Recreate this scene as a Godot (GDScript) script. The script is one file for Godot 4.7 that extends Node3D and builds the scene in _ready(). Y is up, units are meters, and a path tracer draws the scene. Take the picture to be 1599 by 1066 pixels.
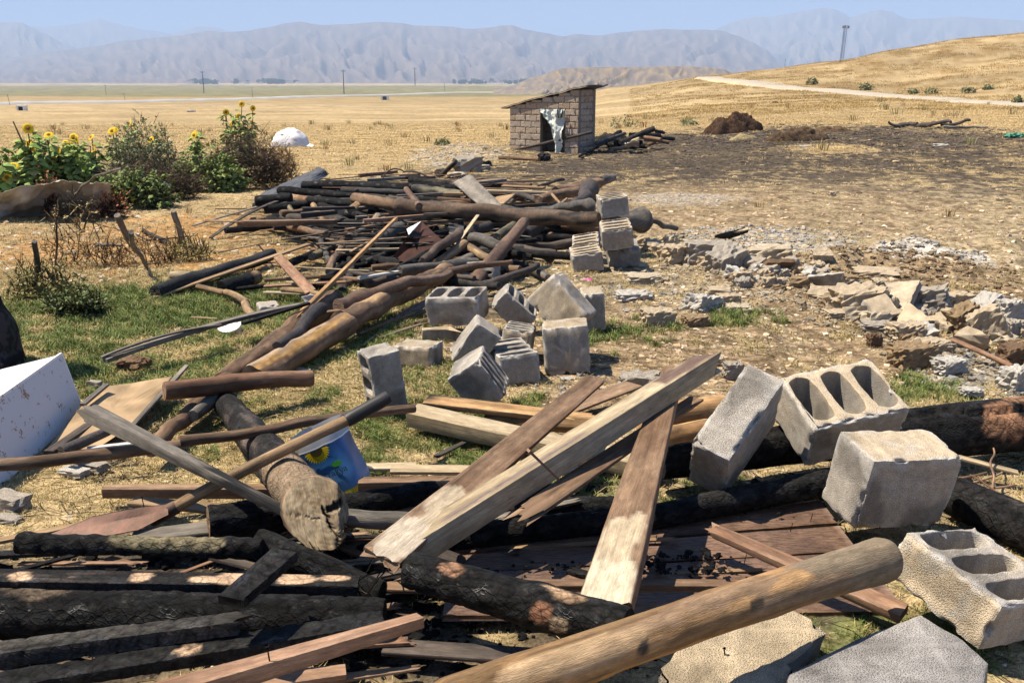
extends Node3D
# A field of burnt house timbers and cement blocks in a dry valley, built object by object.

const SUN_HEIGHT := 62.0
const SUN_BACK := 7.0
var taken := {}
var M := {}
var N1 := FastNoiseLite.new()
var N2 := FastNoiseLite.new()
var N3 := FastNoiseLite.new()
var N4 := FastNoiseLite.new()
var rng := RandomNumberGenerator.new()
var blobs := []

func _ready() -> void:
	# ------------------------------------------------ camera, sky, sun, air, exposure
	var cam := Camera3D.new()
	cam.name = "camera"
	cam.fov = 39.13
	cam.near = 0.05
	cam.far = 40000.0
	cam.position = Vector3(0, 1.62, 0)
	cam.rotation_degrees = Vector3(-15.32, 0, 0)
	add_child(cam)
	cam.current = true
	var sky_mat := ProceduralSkyMaterial.new()
	sky_mat.sky_top_color = Color(0.42, 0.6, 0.88)
	sky_mat.sky_horizon_color = Color(0.72, 0.84, 0.98)
	sky_mat.sky_curve = 0.12
	sky_mat.sky_energy_multiplier = 1.0
	sky_mat.ground_bottom_color = Color(0.35, 0.3, 0.22)
	sky_mat.ground_horizon_color = Color(0.62, 0.62, 0.6)
	sky_mat.sun_angle_max = 0.0
	var sky := Sky.new()
	sky.sky_material = sky_mat
	var env := Environment.new()
	env.background_mode = Environment.BG_SKY
	env.sky = sky
	env.background_energy_multiplier = 0.42
	env.tonemap_mode = Environment.TONE_MAPPER_LINEAR
	env.tonemap_exposure = 2.3
	env.sdfgi_enabled = true
	env.ssao_enabled = true
	env.ssil_enabled = true
	env.fog_enabled = true
	env.fog_density = 0.00022
	env.fog_light_color = Color(0.76, 0.85, 0.97)
	var world := WorldEnvironment.new()
	world.name = "world_environment"
	world.environment = env
	add_child(world)
	var sun := DirectionalLight3D.new()
	sun.name = "sun"
	sun.light_energy = 1.6
	sun.light_color = Color(1.0, 0.955, 0.88)
	sun.light_angular_distance = 0.5
	sun.shadow_enabled = true
	var e := deg_to_rad(SUN_HEIGHT)
	var b := deg_to_rad(SUN_BACK)
	var towards := Vector3(-cos(e) * cos(b), sin(e), -cos(e) * sin(b))
	add_child(sun)
	sun.look_at_from_position(towards * 100.0, Vector3.ZERO, Vector3.UP)
	# ------------------------------------------------ noise and materials
	N1 = noise(FastNoiseLite.TYPE_SIMPLEX, 0.1, 11, 3)
	N2 = noise(FastNoiseLite.TYPE_SIMPLEX, 0.15, 12, 2)
	N3 = noise(FastNoiseLite.TYPE_SIMPLEX, 0.1, 13, 2)
	N4 = noise(FastNoiseLite.TYPE_CELLULAR, 0.1, 14, 1)
	N4.fractal_type = FastNoiseLite.FRACTAL_NONE
	N4.cellular_return_type = FastNoiseLite.RETURN_DISTANCE2_SUB
	rng.seed = 4
	make_materials()
	M.mortar = mat(null, null, 0.0, Vector3.ONE, 0.95)
	M.mortar.albedo_color = Color(0.5, 0.45, 0.39)
	M.shed = []
	for c in [Color(1, 0.93, 0.86), Color(0.94, 0.86, 0.78), Color(1, 0.95, 0.9), Color(0.97, 0.92, 0.87)]:
		var sm: StandardMaterial3D = M.cement.duplicate()
		sm.albedo_color = c
		M.shed.append(sm)
	for c in [["roof", Color(0.42, 0.3, 0.25), 0.9], ["black", Color(0.02, 0.02, 0.02), 0.8], ["green", Color(0.25, 0.5, 0.4), 0.9], ["pink", Color(0.95, 0.35, 0.65), 0.5], ["whitep", Color(0.8, 0.79, 0.76), 0.4], ["bluep", Color(0.15, 0.25, 0.62), 0.4], ["navy", Color(0.04, 0.06, 0.2), 0.5], ["greenp", Color(0.2, 0.5, 0.12), 0.5]]:
		var pm := StandardMaterial3D.new()
		pm.albedo_color = c[1]
		pm.roughness = c[2]
		M[c[0]] = pm
	M.grip = mat(null, null, 0.0, Vector3.ONE, 0.45)
	M.tinplate = mat(null, null, 0.0, Vector3.ONE, 0.45)
	M.tinplate.metallic = 0.5
	M.corr = mat(null, null, 0.0, Vector3.ONE, 0.5)
	M.panel = M.earth.duplicate()
	M.panel.uv1_scale = Vector3(1.2, 1.2, 6.0)
	M.panel.heightmap_scale = 0.3
	M.panel.roughness = 0.5
	M.panel.metallic_specular = 0.45
	# ------------------------------------------------ the place, large to small
	ground_zones()
	make_ground()
	land()
	far_things()
	garden()
	yard()
	back_pile()
	middle_pile()
	cement_blocks()
	rubble()
	near_timbers()
	near_things()
	make_cover()
	for o in get_children():
		if o is MeshInstance3D or o is Node3D: shadows(o)

func shadows(o: Node) -> void:
	if o is GeometryInstance3D: o.cast_shadow = GeometryInstance3D.SHADOW_CASTING_SETTING_ON
	for k in o.get_children(): shadows(k)

func v(x: float, y: float, z: float) -> Vector3:
	return Vector3(x, y, z)

# ---------------------------------------------------------------- naming
func numbered(called: String, parent: Node = self) -> String:
	var key := str(parent.get_instance_id()) + called
	var n: int = taken.get(key, 0)
	taken[key] = n + 1
	return called if n == 0 else "%s_%03d" % [called, n]

func put(o: Node3D, called: String, parent: Node = self) -> Node3D:
	o.name = numbered(called, parent)
	parent.add_child(o, true)
	return o

func tag(o: Node, label: String, category := "", group := "", kind := "") -> Node:
	if label: o.set_meta("label", label)
	if category: o.set_meta("category", category)
	if group: o.set_meta("group", group)
	if kind: o.set_meta("kind", kind)
	return o

func base(called: String, label: String, category: String, at: Vector3, group := "") -> Node3D:
	var o := Node3D.new()
	put(o, called)
	o.position = at
	tag(o, label, category, group)
	return o

func solid(called: String, mesh: Mesh, material: Material, parent: Node = self, at := Vector3.ZERO) -> MeshInstance3D:
	var o := MeshInstance3D.new()
	o.mesh = mesh
	if material: o.material_override = material
	o.position = at
	put(o, called, parent)
	return o

# ---------------------------------------------------------------- terrain
const UN := [-0.8, 0.0, 0.05, 0.1, 0.2, 0.26, 0.32, 0.386, 0.45, 0.514, 0.7, 1.2]
const DN := [0.0, 8.0, 20.0, 40.0, 65.0, 90.0, 130.0, 180.0, 260.0, 400.0]
const TB := [[-0.000, -0.172, -0.430, -0.860, -1.397, -1.935, -2.795, -3.870, -5.590, -8.600],
	[-0.000, -0.172, -0.430, -0.860, -1.397, -1.935, -2.795, -3.870, -5.590, -8.600],
	[0.000, -0.170, -0.430, -0.840, -1.250, -1.600, -1.900, -2.300, -3.600, -7.500],
	[0.000, -0.170, -0.430, -0.800, -1.000, -0.900, -0.500, -0.100, -2.200, -6.000],
	[0.000, -0.170, -0.400, -0.600, -0.400, 0.100, 1.750, 1.600, 0.000, -4.000],
	[0.000, -0.170, -0.350, -0.450, -0.200, 0.450, 2.600, 2.500, 1.000, -3.000],
	[0.000, -0.170, -0.300, -0.350, 0.050, 0.600, 3.600, 3.500, 2.000, -2.000],
	[0.000, -0.170, -0.280, -0.250, 0.100, 0.750, 5.200, 5.000, 3.000, -1.000],
	[0.000, -0.170, -0.250, -0.120, 0.050, 1.500, 6.500, 6.200, 4.000, 0.000],
	[0.000, -0.170, -0.220, 0.000, 0.080, 2.200, 7.300, 7.000, 5.000, 0.000],
	[0.000, -0.170, -0.200, 0.100, 0.800, 3.500, 9.000, 9.000, 7.000, 1.000],
	[0.000, -0.170, -0.200, 0.100, 0.800, 3.500, 9.000, 9.000, 7.000, 1.000]]

func plain(d: float) -> float:
	var q := 0.0215 * d
	return -(q if q < 9.0 else 9.0 + 3.0 * (1.0 - exp(-(q - 9.0) / 3.0)))

func cr(a: float, b: float, c: float, d: float, t: float) -> float:
	return 0.5 * (2.0 * b + (c - a) * t + (2.0 * a - 5.0 * b + 4.0 * c - d) * t * t + (3.0 * b - a - 3.0 * c + d) * t * t * t)

func terr(x: float, dd: float) -> float:
	if dd <= 0.02: return 0.0
	var d := minf(dd, 399.99)
	var u := clampf(x / d, -0.79, 1.19)
	var i := 0
	while i < 10 and UN[i + 1] <= u: i += 1
	var t: float = (u - UN[i]) / (UN[i + 1] - UN[i])
	var j := 0
	while j < 8 and DN[j + 1] <= d: j += 1
	var w: float = (d - DN[j]) / (DN[j + 1] - DN[j])
	var a: Array = TB[i]
	var b: Array = TB[i + 1]
	var j0 := maxi(j - 1, 0)
	var j3 := mini(j + 2, 9)
	var h0 := cr(a[j0], a[j], a[j + 1], a[j3], w)
	var h1 := cr(b[j0], b[j], b[j + 1], b[j3], w)
	t = t * t * (3.0 - 2.0 * t) * 0.5 + t * 0.5
	var h := h0 * (1.0 - t) + h1 * t
	if dd > 400.0:
		var k := minf((dd - 400.0) / 500.0, 1.0)
		k = k * k * (3.0 - 2.0 * k)
		h = h * (1.0 - k) + plain(dd) * k
	return h

func ground(x: float, z: float) -> float:
	return terr(x, -z) + bumps(x, z)

func bumps(x: float, z: float) -> float:
	var d := sqrt(x * x + z * z)
	var h := 0.0
	if d < 60.0:
		h = N1.get_noise_2d(x * 3.0, z * 3.0) * 0.035 + N1.get_noise_2d(x * 14.0 + 50.0, z * 14.0) * 0.012
		# the low berm of broken earth and mortar on the right
		var q := (x - 3.9) * 0.55 + (z + 9.6) * 0.83
		var s := (x - 3.9) * 0.83 - (z + 9.6) * 0.55
		h += 0.16 * exp(-q * q / 0.5 - s * s / 5.0) * (1.0 + 0.8 * N1.get_noise_2d(x * 9.0, z * 9.0))
	elif d < 600.0:
		h = N1.get_noise_2d(x * 0.5, z * 0.5) * minf(0.25, (d - 40.0) * 0.002)
	return h * clampf(d / 2.0, 0.0, 1.0)

# ---------------------------------------------------------------- meshes
func commit(vs: PackedVector3Array, ns: PackedVector3Array, us: PackedVector2Array, cs: PackedColorArray, ix: PackedInt32Array, into: ArrayMesh = null) -> ArrayMesh:
	var am := into if into else ArrayMesh.new()
	if ns.is_empty():
		ns.resize(vs.size())
		for k in range(0, ix.size(), 3):
			var a := ix[k]
			var b := ix[k + 1]
			var c := ix[k + 2]
			var n := (vs[c] - vs[a]).cross(vs[b] - vs[a])
			ns[a] += n
			ns[b] += n
			ns[c] += n
		for k in ns.size(): ns[k] = ns[k].normalized() if ns[k].length_squared() > 1e-20 else Vector3.UP
	var arr := []
	arr.resize(Mesh.ARRAY_MAX)
	arr[Mesh.ARRAY_VERTEX] = vs
	arr[Mesh.ARRAY_NORMAL] = ns
	if us.size() == vs.size(): arr[Mesh.ARRAY_TEX_UV] = us
	if cs.size() == vs.size(): arr[Mesh.ARRAY_COLOR] = cs
	arr[Mesh.ARRAY_INDEX] = ix
	am.add_surface_from_arrays(Mesh.PRIMITIVE_TRIANGLES, arr)
	return am

func flat(vs: PackedVector3Array, cs: PackedColorArray, ix: PackedInt32Array) -> ArrayMesh:
	var a := PackedVector3Array()
	var c := PackedColorArray()
	var n := PackedVector3Array()
	var i := PackedInt32Array()
	for k in range(0, ix.size(), 3):
		var p := vs[ix[k]]
		var q := vs[ix[k + 1]]
		var r := vs[ix[k + 2]]
		var m := (r - p).cross(q - p).normalized()
		a.append_array([p, q, r])
		n.append_array([m, m, m])
		if cs.size(): c.append_array([cs[ix[k]], cs[ix[k + 1]], cs[ix[k + 2]]])
		i.append_array([k, k + 1, k + 2])
	return commit(a, n, PackedVector2Array(), c, i)

const STYLE := {
	"char": [Color(0.014, 0.0138, 0.0135), Color(0.034, 0.033, 0.032)],
	"brown": [Color(0.19, 0.112, 0.066), Color(0.36, 0.235, 0.145)],
	"red": [Color(0.25, 0.132, 0.078), Color(0.42, 0.265, 0.17)],
	"tan": [Color(0.3, 0.19, 0.1), Color(0.46, 0.31, 0.17)],
	"orange": [Color(0.36, 0.2, 0.085), Color(0.6, 0.37, 0.175)],
	"gray": [Color(0.17, 0.15, 0.125), Color(0.3, 0.26, 0.21)],
	"dark": [Color(0.06, 0.05, 0.045), Color(0.14, 0.11, 0.09)],
	"pale": [Color(0.46, 0.35, 0.21), Color(0.6, 0.48, 0.31)],
	"olive": [Color(0.2, 0.17, 0.1), Color(0.33, 0.28, 0.17)],
	"ash": [Color(0.035, 0.034, 0.034), Color(0.1, 0.09, 0.075)],
	"white": [Color(0.6, 0.58, 0.54), Color(0.72, 0.7, 0.66)],
}
const BLACK := Color(0.017, 0.016, 0.015)

# A pole (round) or a board (flat > 0: half thickness over half width). Options: bend, wig, char [start, end], patches, cut0, cut1, splint, sides, step, rings, groove, roll, knob
func timber(a: Vector3, b: Vector3, r0: float, r1: float, style: String, o: Dictionary, sd: int) -> ArrayMesh:
	var axis := b - a
	var length := axis.length()
	var dir := axis / length
	var side := dir.cross(Vector3.UP)
	if side.length() < 0.05: side = dir.cross(Vector3.RIGHT)
	side = side.normalized()
	var up := side.cross(dir).normalized()
	var roll: float = deg_to_rad(o.get("roll", 0.0))
	var ex := side * cos(roll) + up * sin(roll)
	var ey := up * cos(roll) - side * sin(roll)
	var thin: float = o.get("flat", 0.0)
	var sec := PackedVector2Array()
	var us := PackedFloat32Array()
	var sides: int = o.get("sides", 14)
	if thin > 0.0:
		var k := 0.93
		var e := 0.93 if thin > 0.4 else 0.8
		var nw: int = o.get("nw", 4)
		for q in nw + 1: sec.append(Vector2(lerpf(-k, k, float(q) / nw), 1.0))
		sec.append(Vector2(1.0, e)); sec.append(Vector2(1.0, 0.0)); sec.append(Vector2(1.0, -e))
		for q in nw + 1: sec.append(Vector2(lerpf(k, -k, float(q) / nw), -1.0))
		sec.append(Vector2(-1.0, -e)); sec.append(Vector2(-1.0, 0.0)); sec.append(Vector2(-1.0, e))
		sides = sec.size()
	else:
		for q in sides:
			var g := TAU * q / sides
			sec.append(Vector2(sin(g), cos(g)))
	var yscale := thin if thin > 0.0 else 1.0
	var per := 0.0
	for q in sides + 1:
		us.append(per)
		var p0 := sec[q % sides]
		var p1 := sec[(q + 1) % sides]
		per += Vector2(p1.x - p0.x, (p1.y - p0.y) * yscale).length()
	var step: float = o.get("step", 0.05)
	var n := clampi(int(length / step), 5, 170)
	var bend: float = o.get("bend", 0.0)
	var bow: float = o.get("bow", 0.0)
	var wig: float = o.get("wig", 0.0)
	var amp: float = o.get("amp", 0.13 if thin == 0.0 else 0.035)
	var splint: float = o.get("splint", 0.0)
	var splint0: float = o.get("splint0", splint * 0.4)
	var cut0: Vector2 = o.get("cut0", Vector2.ZERO)
	var cut1: Vector2 = o.get("cut1", Vector2.ZERO)
	var ch: Array = o.get("char", [-1.0, -1.0])
	var patches: Array = o.get("patches", [])
	var rings: float = o.get("rings", 0.0)
	var groove: Array = o.get("groove", [])
	var knob: Array = o.get("knob", [])
	var ca: Color = STYLE[style][0]
	var cb: Color = STYLE[style][1]
	var c2: Color = ca
	var tone: float = 1.0 + 0.14 * sin(sd * 12.9898)
	var endst: String = o.get("end", "")
	var off := sd * 17.3
	var barky := thin == 0.0 and (style in ["orange", "tan", "brown", "gray", "red", "olive"])
	var crack: bool = o.get("crack", false)
	var vs := PackedVector3Array()
	var uv := PackedVector2Array()
	var cs := PackedColorArray()
	var ix := PackedInt32Array()
	var m := sides + 1
	for i in n + 1:
		var t := float(i) / n
		var r := lerpf(r0, r1, t)
		var arch := 4.0 * t * (1.0 - t)
		var mid := a + axis * t + up * (arch * bow) + side * (arch * bend)
		if wig > 0.0:
			mid += side * N1.get_noise_2d(t * length * 9.0 + off, 3.0) * wig + up * N1.get_noise_2d(t * length * 9.0 + off, 77.0) * wig * 0.6
		if knob.size() and absf(t - knob[0]) < knob[1]: r *= 1.0 + knob[2] * (0.5 + 0.5 * cos(PI * (t - knob[0]) / knob[1]))
		var blunt := 1.0
		if thin == 0.0:
			if i == 0: blunt = 0.94
			if i == n: blunt = 0.94
		var charness := lerpf(ch[0], ch[1], t)
		for q in m:
			var s := sec[q % sides]
			var w := N2.get_noise_3d(s.x * r * 30.0 + off, s.y * r * 30.0, t * length * 7.0)
			var f := N2.get_noise_3d(s.x * 4.0 + off, s.y * 4.0 + 90.0, t * length * 30.0)
			var k := 1.0 + amp * (w * 1.4 + f * 0.5)
			var bark := 0.0
			if barky:
				bark = smoothstep(0.14, 0.22, N1.get_noise_3d(s.x * r * 70.0 - off, s.y * r * 70.0, t * length * 10.0 + off) + 0.12 * f)
				k += 0.035 * bark
			var seam := 0.0
			if crack:
				var cd := N4.get_noise_3d(s.x * r * 240.0 + w * 6.0, s.y * r * 240.0 + off * 3.0, t * length * 170.0 + f * 5.0) + 1.0
				seam = 1.0 - smoothstep(0.0, 0.16, cd)
				k -= seam * 0.005 / r * (0.6 + w)
			if rings > 0.0: k += rings * (0.5 * sin(t * length * 95.0 + 5.0 * w + 2.0 * s.x) + 0.5 * f)
			if groove.size():
				var ga := absf(angle_difference(atan2(s.x, s.y), deg_to_rad(groove[0]) + 0.25 * N1.get_noise_2d(t * length * 20.0, off)))
				if ga < groove[1]: k -= groove[2] * (1.0 - ga / groove[1])
			var p := mid + (ex * s.x * r + ey * s.y * r * yscale) * k * blunt
			if i == 0: p += dir * r * (cut0.x * s.x + cut0.y * s.y) - dir * splint0 * (0.5 + N3.get_noise_2d(s.x * 90.0 + off, s.y * 30.0))
			elif i == n: p += dir * r * (cut1.x * s.x + cut1.y * s.y) + dir * splint * (0.5 + 1.2 * N3.get_noise_2d(s.x * 90.0 - off, s.y * 30.0))
			vs.append(p - a)
			uv.append(Vector2(us[q] * r, t * length + off))
			var blend := clampf(0.5 + 0.9 * N1.get_noise_3d(s.x * r * 60.0 + off, s.y * r * 60.0, t * length * 9.0) + 0.35 * f, 0.0, 1.0)
			var c := ca.lerp(cb, blend) * tone
			if charness > -1.0:
				var z := smoothstep(-0.14, 0.14, charness * 0.75 + 0.55 * N1.get_noise_3d(s.x * 9.0 + off * 2.0, s.y * 9.0, t * length * 22.0))
				c = c.lerp(BLACK.lerp(Color(0.034, 0.032, 0.031), 0.5 + 0.5 * f), z)
			c = c.lerp(Color(c.r * 0.42, c.g * 0.44, c.b * 0.47), bark * 0.75)
			var run := N3.get_noise_3d(s.x * (30.0 if thin == 0.0 else r * 420.0) + off, s.y * 30.0, t * length * 5.0)
			c = c * (1.0 + 0.5 * run - 0.45 * smoothstep(0.28, 0.5, run))
			for pa in patches:
				var along: float = (t - pa[0]) * length / pa[2]
				var round: float = angle_difference(atan2(s.x, s.y), deg_to_rad(pa[1])) * r / pa[3] if thin == 0.0 else (s.x * r - pa[1]) / pa[3]
				if thin > 0.0 and s.y < 0.9: continue
				var g := along * along + round * round + 1.1 * f + 0.7 * w
				if g < 1.25: c = c.lerp(pa[4], smoothstep(1.25, 0.8, g))
			c = c * (1.0 - 0.75 * seam)
			c.a = 1.0
			cs.append(c)
	for i in n:
		for q in sides:
			var k := i * m + q
			ix.append_array([k, k + 1, k + m, k + 1, k + m + 1, k + m])
	# the two ends
	for e in 2:
		var row := 0 if e == 0 else n * m
		var es: String = o.get("end%d" % e, endst)
		var ec: Color = cb
		if es and STYLE.has(es):
			ec = STYLE[es][1]
		elif (ch[e] > 0.0 or style == "char"): ec = BLACK * 1.2
		var first := vs.size()
		var cen := Vector3.ZERO
		for q in sides: cen += vs[row + q]
		cen /= sides
		var lv := 3 if thin == 0.0 else 1
		for l in lv:
			var k := [1.0, 0.62, 0.3][l] as float
			for q in m:
				var p := cen + (vs[row + q] - cen) * k
				var f := N3.get_noise_3d(p.x * 160.0 + off, p.y * 160.0, p.z * 160.0)
				if l > 0: p += dir * f * r0 * 0.12
				vs.append(p)
				uv.append(Vector2(p.x + p.z, p.y) * 0.4)
				var c := ec * (0.86 + 0.3 * f) * (0.8 if (l == 1) else 1.0)
				c.a = 1.0
				cs.append(c)
		vs.append(cen - dir * r0 * 0.05 * (1.0 if e == 1 else -1.0))
		uv.append(Vector2.ZERO)
		cs.append(Color(ec.r * 0.6, ec.g * 0.6, ec.b * 0.6))
		var last := vs.size() - 1
		for l in lv:
			for q in sides:
				var k := first + l * m + q
				if l < lv - 1:
					if e == 0: ix.append_array([k, k + m, k + 1, k + 1, k + m, k + m + 1])
					else: ix.append_array([k, k + 1, k + m, k + 1, k + m + 1, k + m])
				elif e == 0: ix.append_array([k, last, k + 1])
				else: ix.append_array([k, k + 1, last])
	return commit(vs, PackedVector3Array(), uv, cs, ix)

var seed_count := 0
func log_at(called: String, label: String, group: String, a: Vector3, b: Vector3, r0: float, r1: float, style: String, o := {}) -> MeshInstance3D:
	seed_count += 1
	var dist := ((a + b) * 0.5 - Vector3(0, 1.62, 0)).length()
	if not o.has("step"): o = o.merged({"step": clampf(0.0032 * dist, 0.012, 0.12)})
	var px := maxf(r0, r1) * 1500.0 / dist
	if not o.has("sides"): o = o.merged({"sides": 44 if (px > 20.0 and (style == "char" or style == "ash")) else 30 if px > 24.0 else (22 if px > 14.0 else (14 if px > 7.0 else 10))})
	if px > 14.0 and (style == "char" or style == "ash") and not o.has("crack"): o = o.merged({"crack": true})
	var mat: Material = M.wood
	var c: Array = o.get("char", [-1.0, -1.0])
	if style == "char" or style == "ash" or c[0] + c[1] > 0.0: mat = M.char
	elif style == "pale" or style == "tan": mat = M.sawn
	if o.get("rough", false): mat = M.bark
	var n := solid(called, timber(a, b, r0, r1, style, o, seed_count), mat, self, a)
	tag(n, label, o.get("cat", "log" if not o.has("flat") else "board"), group)
	return n

# ---------------------------------------------------------------- cement blocks
func rough(p: Vector3, D: Vector3, amp: float, sd: float) -> Vector3:
	var q := Vector3(absf(p.x) / D.x, absf(p.y) / D.y, absf(p.z) / D.z) * 2.0
	var e := [0.0, 0.0, 0.0]
	for i in 3: e[i] = smoothstep(1.0 - 0.028 / D[i], 1.0, q[i])
	var near: float = e[0] * e[1] + e[1] * e[2] + e[0] * e[2]
	var s := p * 34.0 + Vector3(sd, sd * 0.7, -sd)
	var w := N2.get_noise_3dv(s)
	var chip := maxf(0.0, N1.get_noise_3dv(p * 95.0 + Vector3(sd, 0, sd)) - 0.05)
	var d := Vector3(N3.get_noise_3dv(s * 4.0), N3.get_noise_3dv(s * 4.0 + Vector3(40, 0, 0)), N3.get_noise_3dv(s * 4.0 + Vector3(0, 40, 0))) * amp
	return p + d - p.normalized() * minf(near, 1.6) * (0.005 + 0.005 * w + 0.055 * chip)

func block_mesh(D: Vector3, kind: String, tanf: String, shade: float, sd: int, res := 1) -> ArrayMesh:
	var vs := PackedVector3Array()
	var cs := PackedColorArray()
	var ix := PackedInt32Array()
	var nx := (24 if kind != "slots" else 20) * res
	var nz := (8 if kind != "slots" else 20) * res
	var ny := 10 * res
	var h := D * 0.5
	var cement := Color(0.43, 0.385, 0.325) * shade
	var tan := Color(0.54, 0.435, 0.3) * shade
	var sheets := [
		["l", Vector3(-h.x, -h.y, -h.z), Vector3(0, 0, D.z), Vector3(0, D.y, 0), nz, ny],
		["r", Vector3(h.x, -h.y, h.z), Vector3(0, 0, -D.z), Vector3(0, D.y, 0), nz, ny],
		["n", Vector3(-h.x, -h.y, h.z), Vector3(D.x, 0, 0), Vector3(0, D.y, 0), nx, ny],
		["f", Vector3(h.x, -h.y, -h.z), Vector3(-D.x, 0, 0), Vector3(0, D.y, 0), nx, ny],
		["B", Vector3(-h.x, -h.y, -h.z), Vector3(D.x, 0, 0), Vector3(0, 0, D.z), nx, nz],
	]
	if kind == "solid": sheets.append(["T", Vector3(-h.x, h.y, h.z), Vector3(D.x, 0, 0), Vector3(0, 0, -D.z), nx, nz])
	for s in sheets:
		var st := vs.size()
		var nu: int = s[4]
		var nv: int = s[5]
		for j in nv + 1:
			for i in nu + 1:
				vs.append(s[1] + s[2] * (float(i) / nu) + s[3] * (float(j) / nv))
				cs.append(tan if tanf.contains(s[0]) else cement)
		for j in nv:
			for i in nu:
				var k := st + j * (nu + 1) + i
				ix.append_array([k, k + nu + 1, k + 1, k + 1, k + nu + 1, k + nu + 2])
	if kind != "solid":
		var cols := 3 if kind == "cells" else 1
		var rows := 1 if kind == "cells" else 4
		var sx := nx / cols
		var sz := nz / rows
		var rw := D.x / cols
		var rh := D.z / rows
		var hx := rw * (0.36 if kind == "cells" else 0.43)
		var hz := rh * (0.33 if kind == "cells" else 0.29)
		if kind == "cells": hz = h.z - 0.032
		if kind == "cells": hx = rw * 0.5 - 0.016
		var deep := D.y * 0.82
		for cc in cols:
			for rr in rows:
				var cen := Vector3(-h.x + rw * (cc + 0.5), h.y, -h.z + rh * (rr + 0.5))
				var loop := PackedVector2Array()
				for i in sx: loop.append(Vector2(-1.0 + 2.0 * i / sx, 1.0))
				for i in sz: loop.append(Vector2(1.0, 1.0 - 2.0 * i / sz))
				for i in sx: loop.append(Vector2(1.0 - 2.0 * i / sx, -1.0))
				for i in sz: loop.append(Vector2(-1.0, -1.0 + 2.0 * i / sz))
				var cnt := loop.size()
				var st := vs.size()
				var levels := [[0.0, 0.0], [0.15, 0.0], [0.6, 0.0], [0.93, 0.0], [1.0, 0.004], [1.0, 0.03], [1.01, 0.08], [1.03, 0.13], [1.05, 1.0]]
				for li in levels.size():
					var k: float = levels[li][0]
					var dy: float = levels[li][1] if levels[li][1] < 1.0 else deep
					dy = minf(dy, deep)
					for p in loop:
						var sq := Vector2(p.x * sqrt(1.0 - 0.30 * p.y * p.y), p.y * sqrt(1.0 - 0.30 * p.x * p.x))
						var outp := Vector2(p.x * rw * 0.5, p.y * rh * 0.5)
						var inp := Vector2(sq.x * hx, sq.y * hz)
						var w := outp.lerp(inp, minf(k, 1.0)) * (1.0 if k <= 1.0 else (2.0 - k))
						vs.append(cen + Vector3(w.x, -dy, w.y))
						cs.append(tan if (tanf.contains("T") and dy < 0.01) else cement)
				for li in levels.size() - 1:
					for q in cnt:
						var a := st + li * cnt + q
						var b := st + li * cnt + (q + 1) % cnt
						ix.append_array([a, a + cnt, b, b, a + cnt, b + cnt])
				vs.append(cen + Vector3(0, -deep, 0))
				cs.append(cement)
				var lastrow := st + (levels.size() - 1) * cnt
				for q in cnt: ix.append_array([lastrow + q, vs.size() - 1, lastrow + (q + 1) % cnt])
	for k in vs.size():
		var p := vs[k]
		var s := p * 22.0 + Vector3(sd * 3.1, sd, 0)
		var g := N1.get_noise_3dv(s)
		var g2 := N3.get_noise_3dv(s * 9.0)
		var c := cs[k].lerp(tan, clampf(g * 0.9 - 0.1, 0.0, 0.6)) * (1.0 + 0.16 * g2 + 0.12 * g)
		var pale := smoothstep(0.25, 0.5, N2.get_noise_3dv(s * 1.9 + Vector3(9, 9, 9)))
		c = c.lerp(Color(0.6, 0.58, 0.54), pale * 0.35)
		var soot := smoothstep(0.15, 0.5, N2.get_noise_3dv(p * 17.0 + Vector3(sd * 9.0, 0, 5)))
		c = c * (1.0 - 0.42 * soot)
		var rim := 0.0
		for i in 3:
			var e0 := smoothstep(1.0 - 0.05 / D[i], 1.0, absf(p[i]) / D[i] * 2.0)
			var e1 := smoothstep(1.0 - 0.05 / D[(i + 1) % 3], 1.0, absf(p[(i + 1) % 3]) / D[(i + 1) % 3] * 2.0)
			rim = maxf(rim, e0 * e1)
		c = c.lerp(Color(0.66, 0.63, 0.57), rim * clampf(0.45 + g2 + g * 0.6, 0.0, 0.8))
		c.a = 1.0
		cs[k] = c
		vs[k] = rough(p, D, 0.003, sd * 5.7)
	return commit(vs, PackedVector3Array(), PackedVector2Array(), cs, ix)

func block_at(called: String, label: String, group: String, at: Vector3, bx: Vector3, by: Vector3, bz: Vector3, D: Vector3, kind: String, tanf := "", shade := 1.0) -> MeshInstance3D:
	seed_count += 1
	var o := MeshInstance3D.new()
	o.mesh = block_mesh(D, kind, tanf, shade, seed_count, 2 if at.length() < 4.6 else 1)
	o.material_override = M.cement
	o.transform = Transform3D(Basis(bx, by, bz), at)
	put(o, called)
	tag(o, label, "cement block", group)
	return o

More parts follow.
